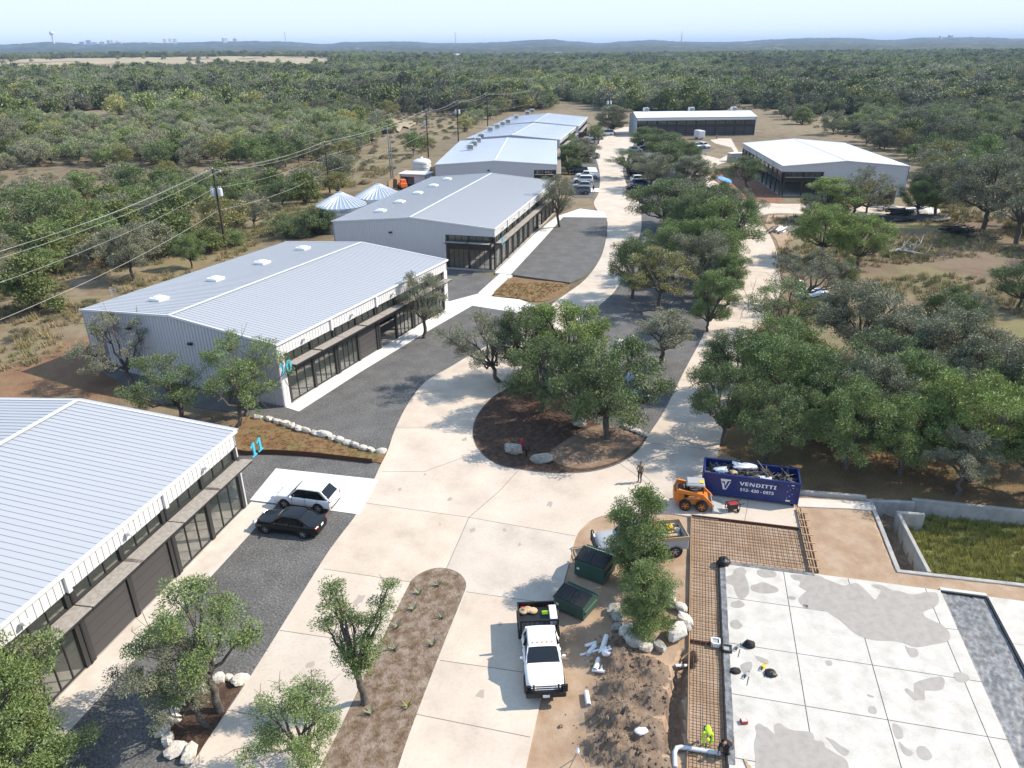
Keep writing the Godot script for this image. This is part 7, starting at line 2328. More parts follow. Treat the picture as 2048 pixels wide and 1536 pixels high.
func make_loader() -> void:
	var p: Vector2 = (Vector2(12.38, -43.6) + Vector2(13.47, -43.45)) * 0.5
	var t := thing("skid_loader", "orange skid steer loader with a grey cab roof before the blue container", "loader", Vector3(p.x, 0.05, p.y - 0.75), -PI / 2 - 0.16)
	# forward is -z
	for x in [-0.72, 0.72]:
		for z in [-0.58, 0.58]: wheel(t, x, z, 0.42, M.orange_paint, 0.32)
	var b := Mesher.new()
	b.chamfer(Vector3(0, 0.62, 0.1), Vector3(1.05, 0.6, 2.2), 0.08)
	b.chamfer(Vector3(0, 0.98, 1.05), Vector3(1.2, 0.75, 0.75), 0.1)
	part("chassis", b, M.orange_paint, t)
	var eng := Mesher.new()
	eng.chamfer(Vector3(0, 1.42, 1.05), Vector3(0.9, 0.14, 0.6), 0.04)
	eng.lathe([Vector2(0.05, 0.0), Vector2(0.05, 0.45), Vector2(0.0, 0.45)], 8, Vector3(0.35, 1.4, 0.95))
	part("engine_cover", eng, M.rust_steel, t)
	var cab := Mesher.new()
	for x in [-0.48, 0.48]:
		cab.beam(Vector3(x, 0.9, -0.65), Vector3(x, 1.85, -0.55), 0.07, 0.07)
		cab.beam(Vector3(x, 0.9, 0.6), Vector3(x, 1.85, 0.5), 0.07, 0.07)
		for k in 5: cab.beam(Vector3(x, 0.95 + 0.18 * k, -0.6), Vector3(x, 0.95 + 0.18 * k, 0.55), 0.02, 0.02)
	cab.box(Vector3(0, 1.3, 0.52), Vector3(0.95, 0.95, 0.05))
	cab.chamfer(Vector3(0, 1.05, 0.15), Vector3(0.5, 0.12, 0.5), 0.04)
	cab.chamfer(Vector3(0, 1.35, 0.36), Vector3(0.48, 0.5, 0.1), 0.04)
	part("cab", cab, M.black, t)
	var rf := Mesher.new()
	rf.chamfer(Vector3(0, 1.93, -0.03), Vector3(1.12, 0.2, 1.3), 0.07)
	rf.chamfer(Vector3(0, 2.05, 0.1), Vector3(0.8, 0.06, 0.9), 0.03)
	part("cab_roof", rf, M.machine_grey, t)
	var lb := Mesher.new()
	lb.box(Vector3(0.15, 2.09, -0.45), Vector3(0.34, 0.012, 0.3))
	part("roof_sticker", lb, M.yellow_plastic, t)
	for x in [-0.68, 0.68]:
		var arm := Mesher.new()
		arm.beam(Vector3(x, 1.55, 1.15), Vector3(x, 1.25, -0.6), 0.16, 0.26)
		arm.beam(Vector3(x, 1.3, -0.5), Vector3(x, 0.45, -1.35), 0.15, 0.22)
		arm.beam(Vector3(x, 0.9, 1.2), Vector3(x, 1.6, 1.15), 0.15, 0.2)
		part("lift_arm", arm, M.orange_paint, t)
		var cy := Mesher.new()
		cy.tube([Vector3(x * 0.85, 0.8, 0.5), Vector3(x * 0.9, 1.25, -0.45)], [0.05], 6)
		part("cylinder", cy, M.steel, t)
	var bk := Mesher.new()
	bk.plate(PackedVector2Array([Vector2(-1.25, 0.62), Vector2(-1.32, 0.64), Vector2(-1.42, 0.18), Vector2(-2.1, 0.05), Vector2(-2.1, 0.02), Vector2(-1.38, 0.03), Vector2(-1.3, 0.1)]), Transform3D(Basis(Vector3.BACK, Vector3.UP, Vector3.LEFT), Vector3.ZERO), 1.7)
	for x in [-0.85, 0.85]:
		bk.plate(PackedVector2Array([Vector2(-1.27, 0.6), Vector2(-1.4, 0.2), Vector2(-2.08, 0.06), Vector2(-2.0, 0.02), Vector2(-1.32, 0.03)]), Transform3D(Basis(Vector3.BACK, Vector3.UP, Vector3.LEFT), Vector3(x, 0, 0)), 0.03)
	part("bucket", bk, M.machine_grey, t)
	# generator
	var gp := v3(Vector2(15.59, -43.54), 0.05)
	var gn := thing("generator", "small portable generator with a red top before the blue container", "generator", gp, 0.2)
	var gm := Mesher.new()
	for x in [-0.42, 0.42]:
		for z in [-0.26, 0.26]: gm.beam(Vector3(x, 0.1, z), Vector3(x, 0.62, z), 0.04, 0.04)
		gm.beam(Vector3(x, 0.62, -0.26), Vector3(x, 0.62, 0.26), 0.04, 0.04)
	for z in [-0.26, 0.26]:
		gm.beam(Vector3(-0.42, 0.62, z), Vector3(0.75, 0.62, z), 0.04, 0.04)
		gm.beam(Vector3(-0.42, 0.12, z), Vector3(0.42, 0.12, z), 0.04, 0.04)
	part("tube_frame", gm, M.black, gn)
	var ge := Mesher.new()
	ge.chamfer(Vector3(0, 0.33, 0), Vector3(0.7, 0.36, 0.42), 0.05)
	part("engine", ge, M.dark_metal, gn)
	var gt := Mesher.new()
	gt.chamfer(Vector3(0, 0.58, 0), Vector3(0.74, 0.13, 0.46), 0.04)
	part("fuel_tank", gt, M.red_paint, gn)
	for z in [-0.3, 0.3]: wheel(gn, 0.3, z, 0.13, M.black, 0.08)


func make_dumpsters() -> void:
	for k in 2:
		var at: Vector2 = [Vector2(5.1, -36.9), Vector2(3.6, -33.75)][k]
		var t := thing("dumpster", ["large green dumpster with one black lid folded open, beside the silver pickup", "smaller dark green dumpster with closed black ribbed lids nearer the white truck"][k], "dumpster", v3(at, 0.0), [-0.55, -0.62][k], "green dumpsters")
		var W := 2.0
		var D: float = [1.75, 1.55][k]
		var H: float = [1.55, 1.2][k]
		var fr := Transform3D(Basis(Vector3.FORWARD, Vector3.UP, Vector3.RIGHT), Vector3.ZERO)
		# side profile: low front (towards -z of the profile axis), tall back with a sloped top
		var prof := PackedVector2Array([Vector2(-D / 2, 0.12), Vector2(D / 2, 0.12), Vector2(D / 2 + 0.05, H * 0.72), Vector2(D * 0.16, H), Vector2(-D / 2 - 0.06, H * 0.86)])
		var m := Mesher.new()
		m.plate(prof, fr, W)
		part("bin_body", m, M.bin_green, t)
		var rib := Mesher.new()
		for x in [-W / 2 - 0.03, W / 2 + 0.03]:
			rib.chamfer(Vector3(x, H * 0.5, 0), Vector3(0.1, 0.2, D * 0.9), 0.02)
		rib.chamfer(Vector3(0, H * 0.76, -D / 2 - 0.06), Vector3(W + 0.1, 0.1, 0.1), 0.02)
		rib.chamfer(Vector3(0, H * 0.82, D / 2 + 0.06), Vector3(W + 0.1, 0.1, 0.1), 0.02)
		part("rim_rail", rib, M.bin_green, t)
		var pn := Mesher.new()
		var a0 := Vector2(-D * 0.16, H); var a1 := Vector2(-D / 2 - 0.05, H * 0.72)
		pn.beam(Vector3(0, a0.y + 0.012, a0.x), Vector3(0, a1.y + 0.012, a1.x), W - 0.02, 0.02)
		part("sloped_panel", pn, M.bin_pale if k == 0 else M.bin_green, t)
		for s in [-1.0, 1.0]:
			var ld := Mesher.new()
			var b0 := Vector3(s * W * 0.25, H + 0.04, -D * 0.16)
			var b1 := Vector3(s * W * 0.25, H * 0.86 + 0.04, D / 2 + 0.08)
			ld.beam(b0, b1, W * 0.48, 0.03)
			for j in 6:
				var x0 = s * W * 0.25 - W * 0.2 + W * 0.08 * j
				ld.beam(Vector3(x0, b0.y + 0.025, b0.z), Vector3(x0, b1.y + 0.025, b1.z), 0.045, 0.03)
			part("lid", ld, M.black, t)
		var st := Mesher.new()
		st.box(Vector3(-W / 2 + 0.25, H * 0.45, D / 2 + 0.045), Vector3(0.16, 0.14, 0.02))
		part("sticker", st, M.letter_white, t)
		for q in 4:
			var f := Mesher.new()
			f.chamfer(Vector3((W / 2 - 0.15) * (1 if q % 2 else -1), 0.06, (D / 2 - 0.2) * (1 if q < 2 else -1)), Vector3(0.2, 0.13, 0.2), 0.02)
			part("foot", f, M.black, t)


func scatter_tufts() -> void:
	var blades := Mesher.new()
	var r := RandomNumberGenerator.new()
	r.seed = 12
	for k in 26:
		var a := r.randf() * TAU
		var base := Vector3(r.randfn() * 0.12, 0, r.randfn() * 0.12)
		var tip := base + Vector3(cos(a) * r.randf_range(0.1, 0.35), r.randf_range(0.25, 0.6), sin(a) * r.randf_range(0.1, 0.35))
		var w := Vector3(-sin(a), 0, cos(a)) * 0.022
		blades.tri(base - w, base + w, tip)
	var mesh := blades.mesh(false)
	var sets := [["dry_grass_tufts", "dry straw coloured grass tufts and low brush over the scrub land", [], 0.9], ["basin_weeds", "green weeds growing in the concrete walled basin", [], 0.8], ["mulch_weeds", "sparse weeds and dead stems on the mulch beds", [], 0.5], ["bank_grass", "short brown grass on the bank and the grass island", [], 0.4]]
	var strip := poly(pl([-9.04, -23.32, -8.25, -27.09, -6.56, -35.68, -5.76, -37.14, -4.96, -37.42, -3.43, -36.86, -3.09, -35.72, -3.84, -31.48, -4.71, -27.3, -5.57, -23.28]))
	var bank := poly(pl([-23.82, -56.46, -20.67, -57.7, -16.66, -55.75, -10.71, -52.34, -10.89, -50.9, -19.25, -52.69, -22.49, -52.76]))
	var isle := poly(pl([-2.58, -94.8, -0.27, -102.84, 8.29, -99.04, 3.26, -91.58]))
	var blk := poly(pl([-33.27, -23.6, -55.72, -53.79, -49.72, -77.71, -39.9, -154.7, -26.7, -255.6, -2.2, -416.1, 50.9, -490.7, 84.5, -485.2, 131.2, -397.8, 115.6, -209.7, 82.7, -148.2, 67.8, -146.5, 46, -140.5, 38.25, -100.4, 26.06, -74.05, 16.21, -50.66, 21.27, -45.83, 46.54, -40.72, 27.93, -19.13]))
	for k in 42000:
		var d := 26.0 + 190.0 * sqrt(r.randf())
		var az := r.randf_range(-0.74, 0.74)
		var p := Vector2(sin(az) * d, -cos(az) * d)
		var n := rough_land.get_noise_2d(p.x * 5.0, p.y * 5.0)
		if n < -0.12 + 0.2 * r.randf(): continue
		if p.x > CUT[0] and p.x < CUT[1] and p.y > CUT[2] and p.y < CUT[3]: continue
		if Geometry2D.is_point_in_polygon(p, blk): continue
		sets[0][2].append([p, r.randf_range(0.5, 1.5) * (1.0 + d * 0.002), Color(1, 1, 1).lerp(Color(.55, .72, .5), clampf(n * 2.0 + r.randf_range(-0.3, 0.3), 0.0, 1.0)) * r.randf_range(0.6, 1.15)])
	for q in [[basin_poly, 1, 4200, Color(.72, .86, .36), Rect2(26, -45, 26, 14)], [strip, 2, 1500, Color(.95, .86, .72), Rect2(-14, -42, 18, 24)], [bank, 3, 900, Color(.75, .55, .34), Rect2(-23, -60, 20, 14)], [isle, 3, 900, Color(.72, .58, .34), Rect2(-6, -100, 20, 24)]]:
		var tries := 0
		var got := 0
		while tries < q[2] * 6 and got < q[2]:
			tries += 1
			var z: Rect2 = q[4]
			var p2 := Vector2(z.position.x + z.size.x * r.randf(), z.position.y + z.size.y * r.randf())
			if not Geometry2D.is_point_in_polygon(p2, q[0]): continue
			got += 1
			var c: Color = q[3] * r.randf_range(0.6, 1.3)
			sets[q[1]][2].append([p2, r.randf_range(0.25, 0.7) * (1.3 if q[1] == 1 else 0.6), c])
	for s in sets:
		if s[2].is_empty(): continue
		var mm := MultiMesh.new()
		mm.transform_format = MultiMesh.TRANSFORM_3D
		mm.use_colors = true
		mm.mesh = mesh
		mm.instance_count = s[2].size()
		for i in s[2].size():
			var q2 = s[2][i]
			var p3: Vector2 = q2[0]
			mm.set_instance_transform(i, Transform3D(Basis(Vector3.UP, r.randf() * TAU).scaled(Vector3(q2[1] * 1.2, q2[1], q2[1] * 1.2)), Vector3(p3.x, maxf(ground_at(p3), -2.0) + (0.08 if s[0] == "bank_grass" else 0.0), p3.y)))
			mm.set_instance_color(i, q2[2])
		var o := MultiMeshInstance3D.new()
		o.name = s[0]
		o.multimesh = mm
		o.material_override = M.dry_tuft
		tag(o, s[1], "", "", "stuff")
		add_child(o)


func scatter_clods() -> void:
	var r := RandomNumberGenerator.new()
	r.seed = 88
	var lumpy := Mesher.new()
	blob(lumpy, Vector3.ZERO, Vector3(1, 0.75, 0.9), 5, 0.3, 4, 5, 7)
	var list := []
	for m in mounds:
		for k in 80:
			var d := Vector2(r.randfn() * m[2], r.randfn() * m[3]) * 0.8
			if (Vector2(m[0], m[1]) + d - SLAB_AT).rotated(SLAB_TURN).x > -2.0: continue
			list.append([Vector2(m[0], m[1]) + d, r.randf_range(0.02, 0.06) if r.randf() < 0.9 else r.randf_range(0.07, 0.14)])
	var mm := MultiMesh.new()
	mm.transform_format = MultiMesh.TRANSFORM_3D
	mm.mesh = lumpy.mesh()
	mm.instance_count = list.size()
	for i in list.size():
		var p: Vector2 = list[i][0]
		mm.set_instance_transform(i, Transform3D(Basis.from_euler(Vector3(r.randf() * 3.0, r.randf() * 6.0, r.randf())).scaled(Vector3.ONE * list[i][1]), Vector3(p.x, ground_at(p) + list[i][1] * 0.3, p.y)))
	var o := MultiMeshInstance3D.new()
	o.name = "soil_clods"
	o.multimesh = mm
	o.material_override = M.soil
	tag(o, "loose clods and stones on the dug soil heaps", "", "", "stuff")
	add_child(o)


func rock(called: String, label: String, p: Vector2, size: Vector3, sd: int, mat: Material, group := "", sink := 0.35, turn := 0.0) -> void:
	var m := Mesher.new()
	blob(m, Vector3.ZERO, size, sd, 0.3, 9, 7, 11)
	var o := part(called, m, mat)
	o.position = Vector3(p.x, ground_at(p) + size.y * (1.0 - sink), p.y)
	o.rotation.y = turn
	tag(o, label, "boulder", group)


func make_stones_and_small_things() -> void:
	var r := RandomNumberGenerator.new()
	r.seed = 515
	# limestone row on the bank
	var line := curve(pl([-23.48, -58.83, -21.74, -58.3, -20.35, -57.5, -19.08, -56.72, -17.94, -56.05, -16.57, -55.39, -15.33, -54.65, -14.12, -53.93, -12.92, -53.14, -11.71, -52.61, -10.59, -52.34]), false, 8)
	var total := 16
	for i in total:
		var t := (i + 0.5) / total * (line.size() - 1)
		var p := line[int(t)].lerp(line[mini(int(t) + 1, line.size() - 1)], t - int(t))
		var q := line[mini(int(t) + 1, line.size() - 1)] - line[int(t)]
		rock("limestone_block", "white limestone block in the row above the brown bank, number %s from the building end" % ["one", "two", "three", "four", "five", "six", "seven", "eight", "nine", "ten", "eleven", "twelve", "thirteen", "fourteen", "fifteen", "sixteen"][i], p, Vector3(r.randf_range(0.55, 0.8), r.randf_range(0.32, 0.45), r.randf_range(0.3, 0.42)), 700 + i, M.stone, "limestone row above the brown bank", 0.35, -atan2(q.y, q.x) + r.randfn() * 0.15)
	var ring := [[Vector2(-15.61, -28.55), .42, "first boulder of the tree bed ring, at the lane on its far side"], [Vector2(-15.09, -28.58), .32, "small square boulder second along the tree bed ring"], [Vector2(-14.43, -28.4), .5, "flat boulder at the lane corner of the tree bed ring"], [Vector2(-16.35, -27.93), .62, "large pale boulder behind the twin trunks in the tree bed ring"], [Vector2(-16.76, -27.55), .5, "boulder left of the large pale one in the tree bed ring"], [Vector2(-16.97, -27.05), .55, "broad white boulder in the middle of the tree bed ring"], [Vector2(-17.08, -26.59), .4, "small boulder below the broad white one in the tree bed ring"], [Vector2(-17.07, -26.07), .52, "squared boulder on the left side of the tree bed ring"], [Vector2(-17.01, -25.29), .45, "wedge boulder on the left side of the tree bed ring"], [Vector2(-16.61, -24.75), .46, "tan faced boulder low on the left of the tree bed ring"], [Vector2(-15.99, -24.25), .55, "pinkish boulder near the bottom of the tree bed ring"], [Vector2(-15.28, -24.05), .52, "rounded white boulder at the near lane end of the tree bed ring"]]
	for i in ring.size(): rock("boulder", ring[i][2], ring[i][0], Vector3(ring[i][1] * 1.15, ring[i][1] * 0.72, ring[i][1] * 0.85), 740 + i, M.stone, "boulders round the twin trunked tree", 0.3, r.randf() * 3.0)
	var isl := [[Vector2(-0.1, -52.2), Vector3(.95, .55, .6), "long grey boulder at the left front of the island mulch", M.grey_stone, -0.5], [Vector2(2.42, -50.71), Vector3(1.15, .5, .55), "long grey boulder at the front rim of the island mulch", M.grey_stone, 0.0], [Vector2(6.01, -56.72), Vector3(.9, .6, .7), "angular white boulder under the broad island oak", M.stone, 0.4], [Vector2(12.06, -75.63), Vector3(.8, .6, .6), "white boulder on the island gravel right of the bright green oak, nearer one", M.stone, 0.1], [Vector2(13.72, -76.97), Vector3(.75, .55, .5), "white boulder on the island gravel right of the bright green oak, farther one", M.stone, 0.9]]
	for i in isl.size(): rock("boulder", isl[i][2], isl[i][0], isl[i][1], 770 + i, isl[i][3], "", 0.25, isl[i][4])
	for i in 7:
		var p2: Vector2 = (Vector2(9.73, -56.36)).lerp(Vector2(11.38, -54.77), i / 6.0)
		rock("stone", "small white stone in the row edging the island mulch, %s from its left end" % ["first", "second", "third", "fourth", "fifth", "sixth", "last"][i], p2, Vector3(.36, .25, .3), 790 + i, M.stone, "stones edging the island mulch", 0.25, r.randf() * 3.0)
	var ringr := [[Vector2(5.79, -33.47), .6, "grey white boulder at the far left of the rock ring by the dumpsters", 1], [Vector2(6.04, -32.72), .7, "tall grey boulder on the left of the rock ring by the dumpsters", 1], [Vector2(5.77, -32), .5, "brown grey boulder low on the left of the rock ring", 1], [Vector2(6.21, -31.45), .75, "large white boulder at the lower left of the rock ring", 0], [Vector2(6.62, -30.83), .7, "white boulder second along the near side of the rock ring", 0], [Vector2(7.15, -30.38), .55, "pale boulder in the middle of the near side of the rock ring", 0], [Vector2(7.93, -30.44), .6, "half buried boulder right of the middle of the rock ring", 1], [Vector2(9.15, -34.1), .75, "long white boulder at the far right of the rock ring", 0], [Vector2(9.78, -33.41), .6, "white boulder beside the form board at the rock ring", 0], [Vector2(9.75, -32.46), .65, "tan boulder on the right side of the rock ring", 0], [Vector2(9.03, -31.25), 1.0, "biggest flat white boulder at the right of the rock ring", 0], [Vector2(9.75, -31.94), .5, "speckled boulder above the biggest flat one in the rock ring", 1]]
	for i in ringr.size(): rock("boulder", ringr[i][2], ringr[i][0], Vector3(ringr[i][1] * 0.95, ringr[i][1] * 0.6, ringr[i][1] * 0.65), 810 + i, M.grey_stone if ringr[i][3] else M.stone, "boulders of the rock ring round the tall leafy oak", 0.3, r.randf() * 3.0)
	# galvanised tanks with ribbed conical roofs
	for k in 2:
		var c: Vector2 = [Vector2(-31.2, -136.6), Vector2(-25.6, -145.5)][k]
		var t := thing("water_tank", ["nearer galvanised water tank with a ribbed conical roof", "farther galvanised water tank, partly hidden by the nearer one"][k], "water tank", v3(c, 0.0), 0.2 * k, "galvanised tanks behind building nine")
		var R := 4.5
		var w := Mesher.new()
		var prof := []
		for i in 13: prof.append(Vector2(R + 0.03 * (i % 2), -0.2 + 4.7 * i / 12.0))
		w.lathe(prof, 40, Vector3.ZERO, false)
		part("tank_wall", w, M.galvanized, t)
		var cone := Mesher.new()
		cone.lathe([Vector2(R + 0.15, 4.45), Vector2(0.5, 6.55), Vector2(0.5, 6.75), Vector2(0.0, 6.85)], 32, Vector3.ZERO, false)
		var roof := part("conical_roof", cone, M.galvanized, t)
		for i in 32:
			var a := TAU * i / 32
			var rb := Mesher.new()
			rb.beam(Vector3(cos(a) * (R + 0.12), 4.52, sin(a) * (R + 0.12)), Vector3(cos(a) * 0.5, 6.62, sin(a) * 0.5), 0.11, 0.12)
			part("roof_rib", rb, M.ridge_metal, roof)
	# white tank, shed, fence
	var wt := thing("water_tank", "white round tank with a domed top behind the little shed", "water tank", v3(Vector2(-23.46, -201.98), 0.0))
	var wm := Mesher.new()
	wm.lathe([Vector2(2.4, 0.0), Vector2(2.45, 3.3), Vector2(2.2, 3.7), Vector2(1.2, 4.1), Vector2(0.4, 4.25), Vector2(0.4, 4.6), Vector2(0.0, 4.65)], 24)
	part("tank_shell", wm, M.white_metal, wt)
	for k in 3:
		var hp := Mesher.new()
		hp.lathe([Vector2(2.46, 0.9 + k), Vector2(2.5, 0.95 + k), Vector2(2.46, 1.0 + k)], 24)
		part("hoop", hp, M.steel, wt)
	var sh := thing("shed", "small flat roofed grey shed with an open dark front by the board fence", "shed", v3(Vector2(-22.96, -183.59), 0.0), -0.3)
	var sm := Mesher.new()
	sm.span(Vector3(-3.4, 0, -2.0), Vector3(-3.2, 3.0, 2.0)); sm.span(Vector3(3.2, 0, -2.0), Vector3(3.4, 3.0, 2.0)); sm.span(Vector3(-3.4, 0, -2.2), Vector3(3.4, 3.0, -2.0)); sm.span(Vector3(0.4, 0, 1.85), Vector3(3.4, 3.0, 2.0)); sm.span(Vector3(-3.4, 2.5, 1.85), Vector3(0.4, 3.0, 2.0))
	part("wall", sm, M.wall_metal, sh)
	var sr := Mesher.new()
	sr.chamfer(Vector3(0, 3.12, 0), Vector3(7.4, 0.25, 4.8), 0.05)
	part("roof", sr, M.white_metal, sh)
	for f in [[Vector2(-28.73, -176.9), Vector2(-27.2, -199.64), "brown board fence left of the little shed"], [Vector2(-22.19, -202.77), Vector2(-19.31, -199.11), "brown board fence right of the white tank"]]:
		var a2: Vector2 = f[0]
		var b2: Vector2 = f[1]
		var fe := thing("board_fence", f[2], "fence", v3(a2, 0.0), atan2(-(b2 - a2).y, (b2 - a2).x))
		var len := a2.distance_to(b2)
		var bd := Mesher.new()
		bd.span(Vector3(0, 0.05, -0.02), Vector3(0.36, 2.1, 0.02))
		var bmesh := bd.mesh()
		for k in int(len / 0.4): part("board", bmesh, M.form_board, fe).position.x = 0.4 * k
		for k in int(len / 2.4) + 1:
			var po := Mesher.new()
			po.span(Vector3(2.4 * k - 0.06, -0.2, -0.16), Vector3(2.4 * k + 0.06, 2.15, -0.04))
			part("post", po, M.rust_steel, fe)
	var om := thing("site_machine", "orange machine parked at the board fence behind building nine", "machine", v3(Vector2(-25.74, -179.48), 0.0), 0.4)
	var o1 := Mesher.new()
	o1.chamfer(Vector3(0, 1.0, 0), Vector3(1.6, 1.0, 2.6), 0.1)
	o1.chamfer(Vector3(0, 1.9, 0.3), Vector3(1.3, 0.9, 1.2), 0.1)
	part("housing", o1, M.orange_net, om)
	for x in [-0.8, 0.8]:
		for z in [-0.9, 0.9]: wheel(om, x, z, 0.5, M.black, 0.3)
	# red standpipe on the mulch
	var sp := thing("standpipe", "red fire standpipe between the two grey boulders on the mulch", "standpipe", v3(Vector2(0.76, -52.18), 0.03))
	var s1 := Mesher.new()
	s1.lathe([Vector2(0.14, 0.0), Vector2(0.11, 0.08), Vector2(0.10, 1.05), Vector2(0.14, 1.1), Vector2(0.12, 1.28), Vector2(0.0, 1.36)], 12)
	part("barrel", s1, M.red_paint, sp)
	var s2 := Mesher.new()
	for x in [-1.0, 1.0]: s2.tube([Vector3(0, 0.9, 0), Vector3(x * 0.2, 0.9, 0.05)], [0.06], 8, true)
	part("outlet", s2, M.red_paint, sp)
	var vl := thing("valve_wheel", "black valve wheel on a post beside the red standpipe", "valve", v3(Vector2(1.12, -51.61), 0.03))
	var s3 := Mesher.new()
	s3.tube([Vector3(0, 0, 0), Vector3(0, 0.6, 0)], [0.06], 8)
	part("post", s3, M.black, vl)
	var s4 := Mesher.new()
	var rg := []
	for i in 17: rg.append(Vector3(cos(TAU * i / 16) * 0.24, 0.65 + sin(TAU * i / 16) * 0.24, 0))
	s4.tube(rg, [0.05], 6)
	part("handwheel", s4, M.black, vl)
	# right hand side: tank, pallets, lumber, pipes, scrap
	var bt := thing("water_tank", "black ribbed plastic tank at the gable of the half built building", "water tank", v3(Vector2(77.96, -153.21), 0.0))
	var b1 := Mesher.new()
	var pr := []
	for i in 15: pr.append(Vector2(1.55 + 0.07 * (i % 2), 3.3 * i / 14.0))
	pr.append(Vector2(0.9, 3.6)); pr.append(Vector2(0.0, 3.65))
	b1.lathe(pr, 24, Vector3.ZERO, false)
	part("tank_shell", b1, M.black, bt)
	heap_of_bars("lumber_stack", "heap of black lumber under the very large oak at the right edge", "lumber", Vector2(78.49, -127.21), 34, 5.5, 3.6, 1.4, M.black, 21)
	heap_of_bars("lumber_stack", "flat black lumber lying right of the black lumber heap", "lumber", Vector2(80.36, -123.38), 16, 6.0, 2.4, 0.35, M.black, 22)
	heap_of_bars("pallet_rack", "black frames and pallets on the pale apron", "pallet", Vector2(75.95, -142.7), 26, 5.0, 3.4, 1.3, M.dark_metal, 23)
	heap_of_bars("pallet_rack", "grey leaning frames beside the black plastic tank", "pallet", Vector2(75.8, -148.6), 16, 5.0, 2.0, 0.9, M.machine_grey, 24)
	lump("tarpaulin", "black tarpaulin spread along the pale apron", "tarpaulin", Vector2(70.72, -138.81), -99.0, Vector3(5.5, 0.7, 1.8), M.rubber, 25)
	lump("tarpaulin", "dark tarpaulin heap right of the black frames on the apron", "tarpaulin", Vector2(79.29, -138.83), -99.0, Vector3(4.0, 0.9, 1.6), M.dark_panel, 26)
	lump("sand_heap", "pale sand heap between the two oaks on the apron", "heap", Vector2(80.95, -145.82), -99.0, Vector3(4.5, 0.8, 2.5), M.white_concrete, 27)
	heap_of_bars("pipe_stack", "left row of dark and white pipes on the bare earth by the bend", "pipes", Vector2(47.79, -130.99), 9, 5.5, 2.2, 0.3, M.dark_panel, 28, false)
	heap_of_bars("pipe_stack", "bright white middle stack of pipes on the bare earth by the bend", "pipes", Vector2(49.44, -131.32), 8, 5.0, 2.0, 0.4, M.plastic_white, 29, false)
	heap_of_bars("pipe_stack", "grey right stack of pipes on the bare earth by the bend", "pipes", Vector2(50.91, -131.65), 8, 5.0, 2.0, 0.3, M.steel, 30, false)
	lump("foil_sheet", "silver blue foil sheet upper left of the scrap under the grey oak", "foil", Vector2(39.88, -97.43), -99.0, Vector3(0.9, 0.7, 0.6), M.galvanized, 31)
	lump("foil_sheet", "large crumpled silver foil under the grey oak by the right lane", "foil", Vector2(40.36, -93.76), -99.0, Vector3(2.0, 0.7, 1.2), M.galvanized, 32)
	lump("foil_sheet", "white foil bundle beside the large crumpled silver foil", "foil", Vector2(38.72, -92.94), -99.0, Vector3(1.2, 0.5, 0.8), M.white_metal, 33)
	lump("bucket", "white bucket lying in the brush clearing", "bucket", Vector2(50.31, -97.53), -99.0, Vector3(0.5, 0.35, 0.35), M.plastic_white, 34)
	lump("tarpaulin", "light blue tarpaulin along the earth before the half built building", "tarpaulin", Vector2(53.99, -187.73), -99.0, Vector3(1.4, 0.25, 5.0), M.tarp_blue, 35)
	for q in [[Vector2(64.14, -116.49), 0.5, "longer dead tree lying in the brush clearing", 36], [Vector2(64.68, -113.91), -0.4, "shorter dead tree with bare branches in the brush clearing", 37]]:
		var dt := Mesher.new()
		var rr := RandomNumberGenerator.new()
		rr.seed = q[3]
		var p3: Vector2 = q[0]
		var g := ground_at(p3)
		var main := []
		for i in 6: main.append(Vector3(-4.5 + 1.8 * i, 0.25 + 0.25 * sin(i * 1.3), 0.6 * sin(i * 0.9)))
		dt.tube(main, [0.3, 0.27, 0.22, 0.17, 0.1, 0.04], 6)
		for i in 14:
			var s: Vector3 = main[1 + i % 5]
			var d := Vector3(rr.randf_range(0.2, 1.0), rr.randf_range(0.1, 0.9), rr.randfn()).normalized()
			dt.tube([s, s + d * 1.2, s + d * 2.3 + Vector3(rr.randfn(), rr.randfn() * 0.5, rr.randfn()) * 0.5], [0.1, 0.07, 0.02], 5)
		var o := part("dead_tree", dt, M.dead_wood)
		o.position = Vector3(p3.x, g, p3.y)
		o.rotation.y = q[1]
		tag(o, q[2], "dead tree")
	var brush := Mesher.new()
	var r2 := RandomNumberGenerator.new()
	r2.seed = 99
	for i in 90:
		var s := Vector3(r2.randfn() * 3.2, r2.randf() * 0.9, r2.randfn() * 1.6)
		var d := Vector3(r2.randfn(), r2.randfn() * 0.25, r2.randfn()).normalized() * r2.randf_range(1.0, 3.0)
		brush.tube([s - d * 0.5, s + Vector3(0, 0.15, 0), s + d * 0.5], [0.07, 0.06, 0.02], 4)
	var bo := part("brush_pile", brush, M.dead_wood)
	var bp: Vector2 = Vector2(-120.92, -187.47)
	bo.position = Vector3(bp.x, land(bp.x, bp.y), bp.y)
	tag(bo, "grey pile of cut branches in the scrub at the left edge", "brush pile", "", "stuff")
	var oc := thing("traffic_cone", "orange traffic cone by the bend of the right lane", "traffic cone", v3(Vector2(51, -142.08), 0.0))
	var cm := Mesher.new()
	cm.lathe([Vector2(0.22, 0.03), Vector2(0.05, 0.85), Vector2(0.0, 0.87)], 12)
	part("cone", cm, M.orange_net, oc)
	var cb := Mesher.new()
	cb.box(Vector3(0, 0.02, 0), Vector3(0.5, 0.04, 0.5))
	part("base", cb, M.black, oc)
	var on := thing("safety_fence", "orange safety netting post stack by the grey gable oak", "safety fence", v3(Vector2(67.05, -147.05), 0.0), 0.4)
	for k in 6:
		var nm := Mesher.new()
		nm.box(Vector3(0, 0.25 + 0.3 * k, 0), Vector3(1.7, 0.12, 0.05))
		part("rail", nm, M.orange_net, on)
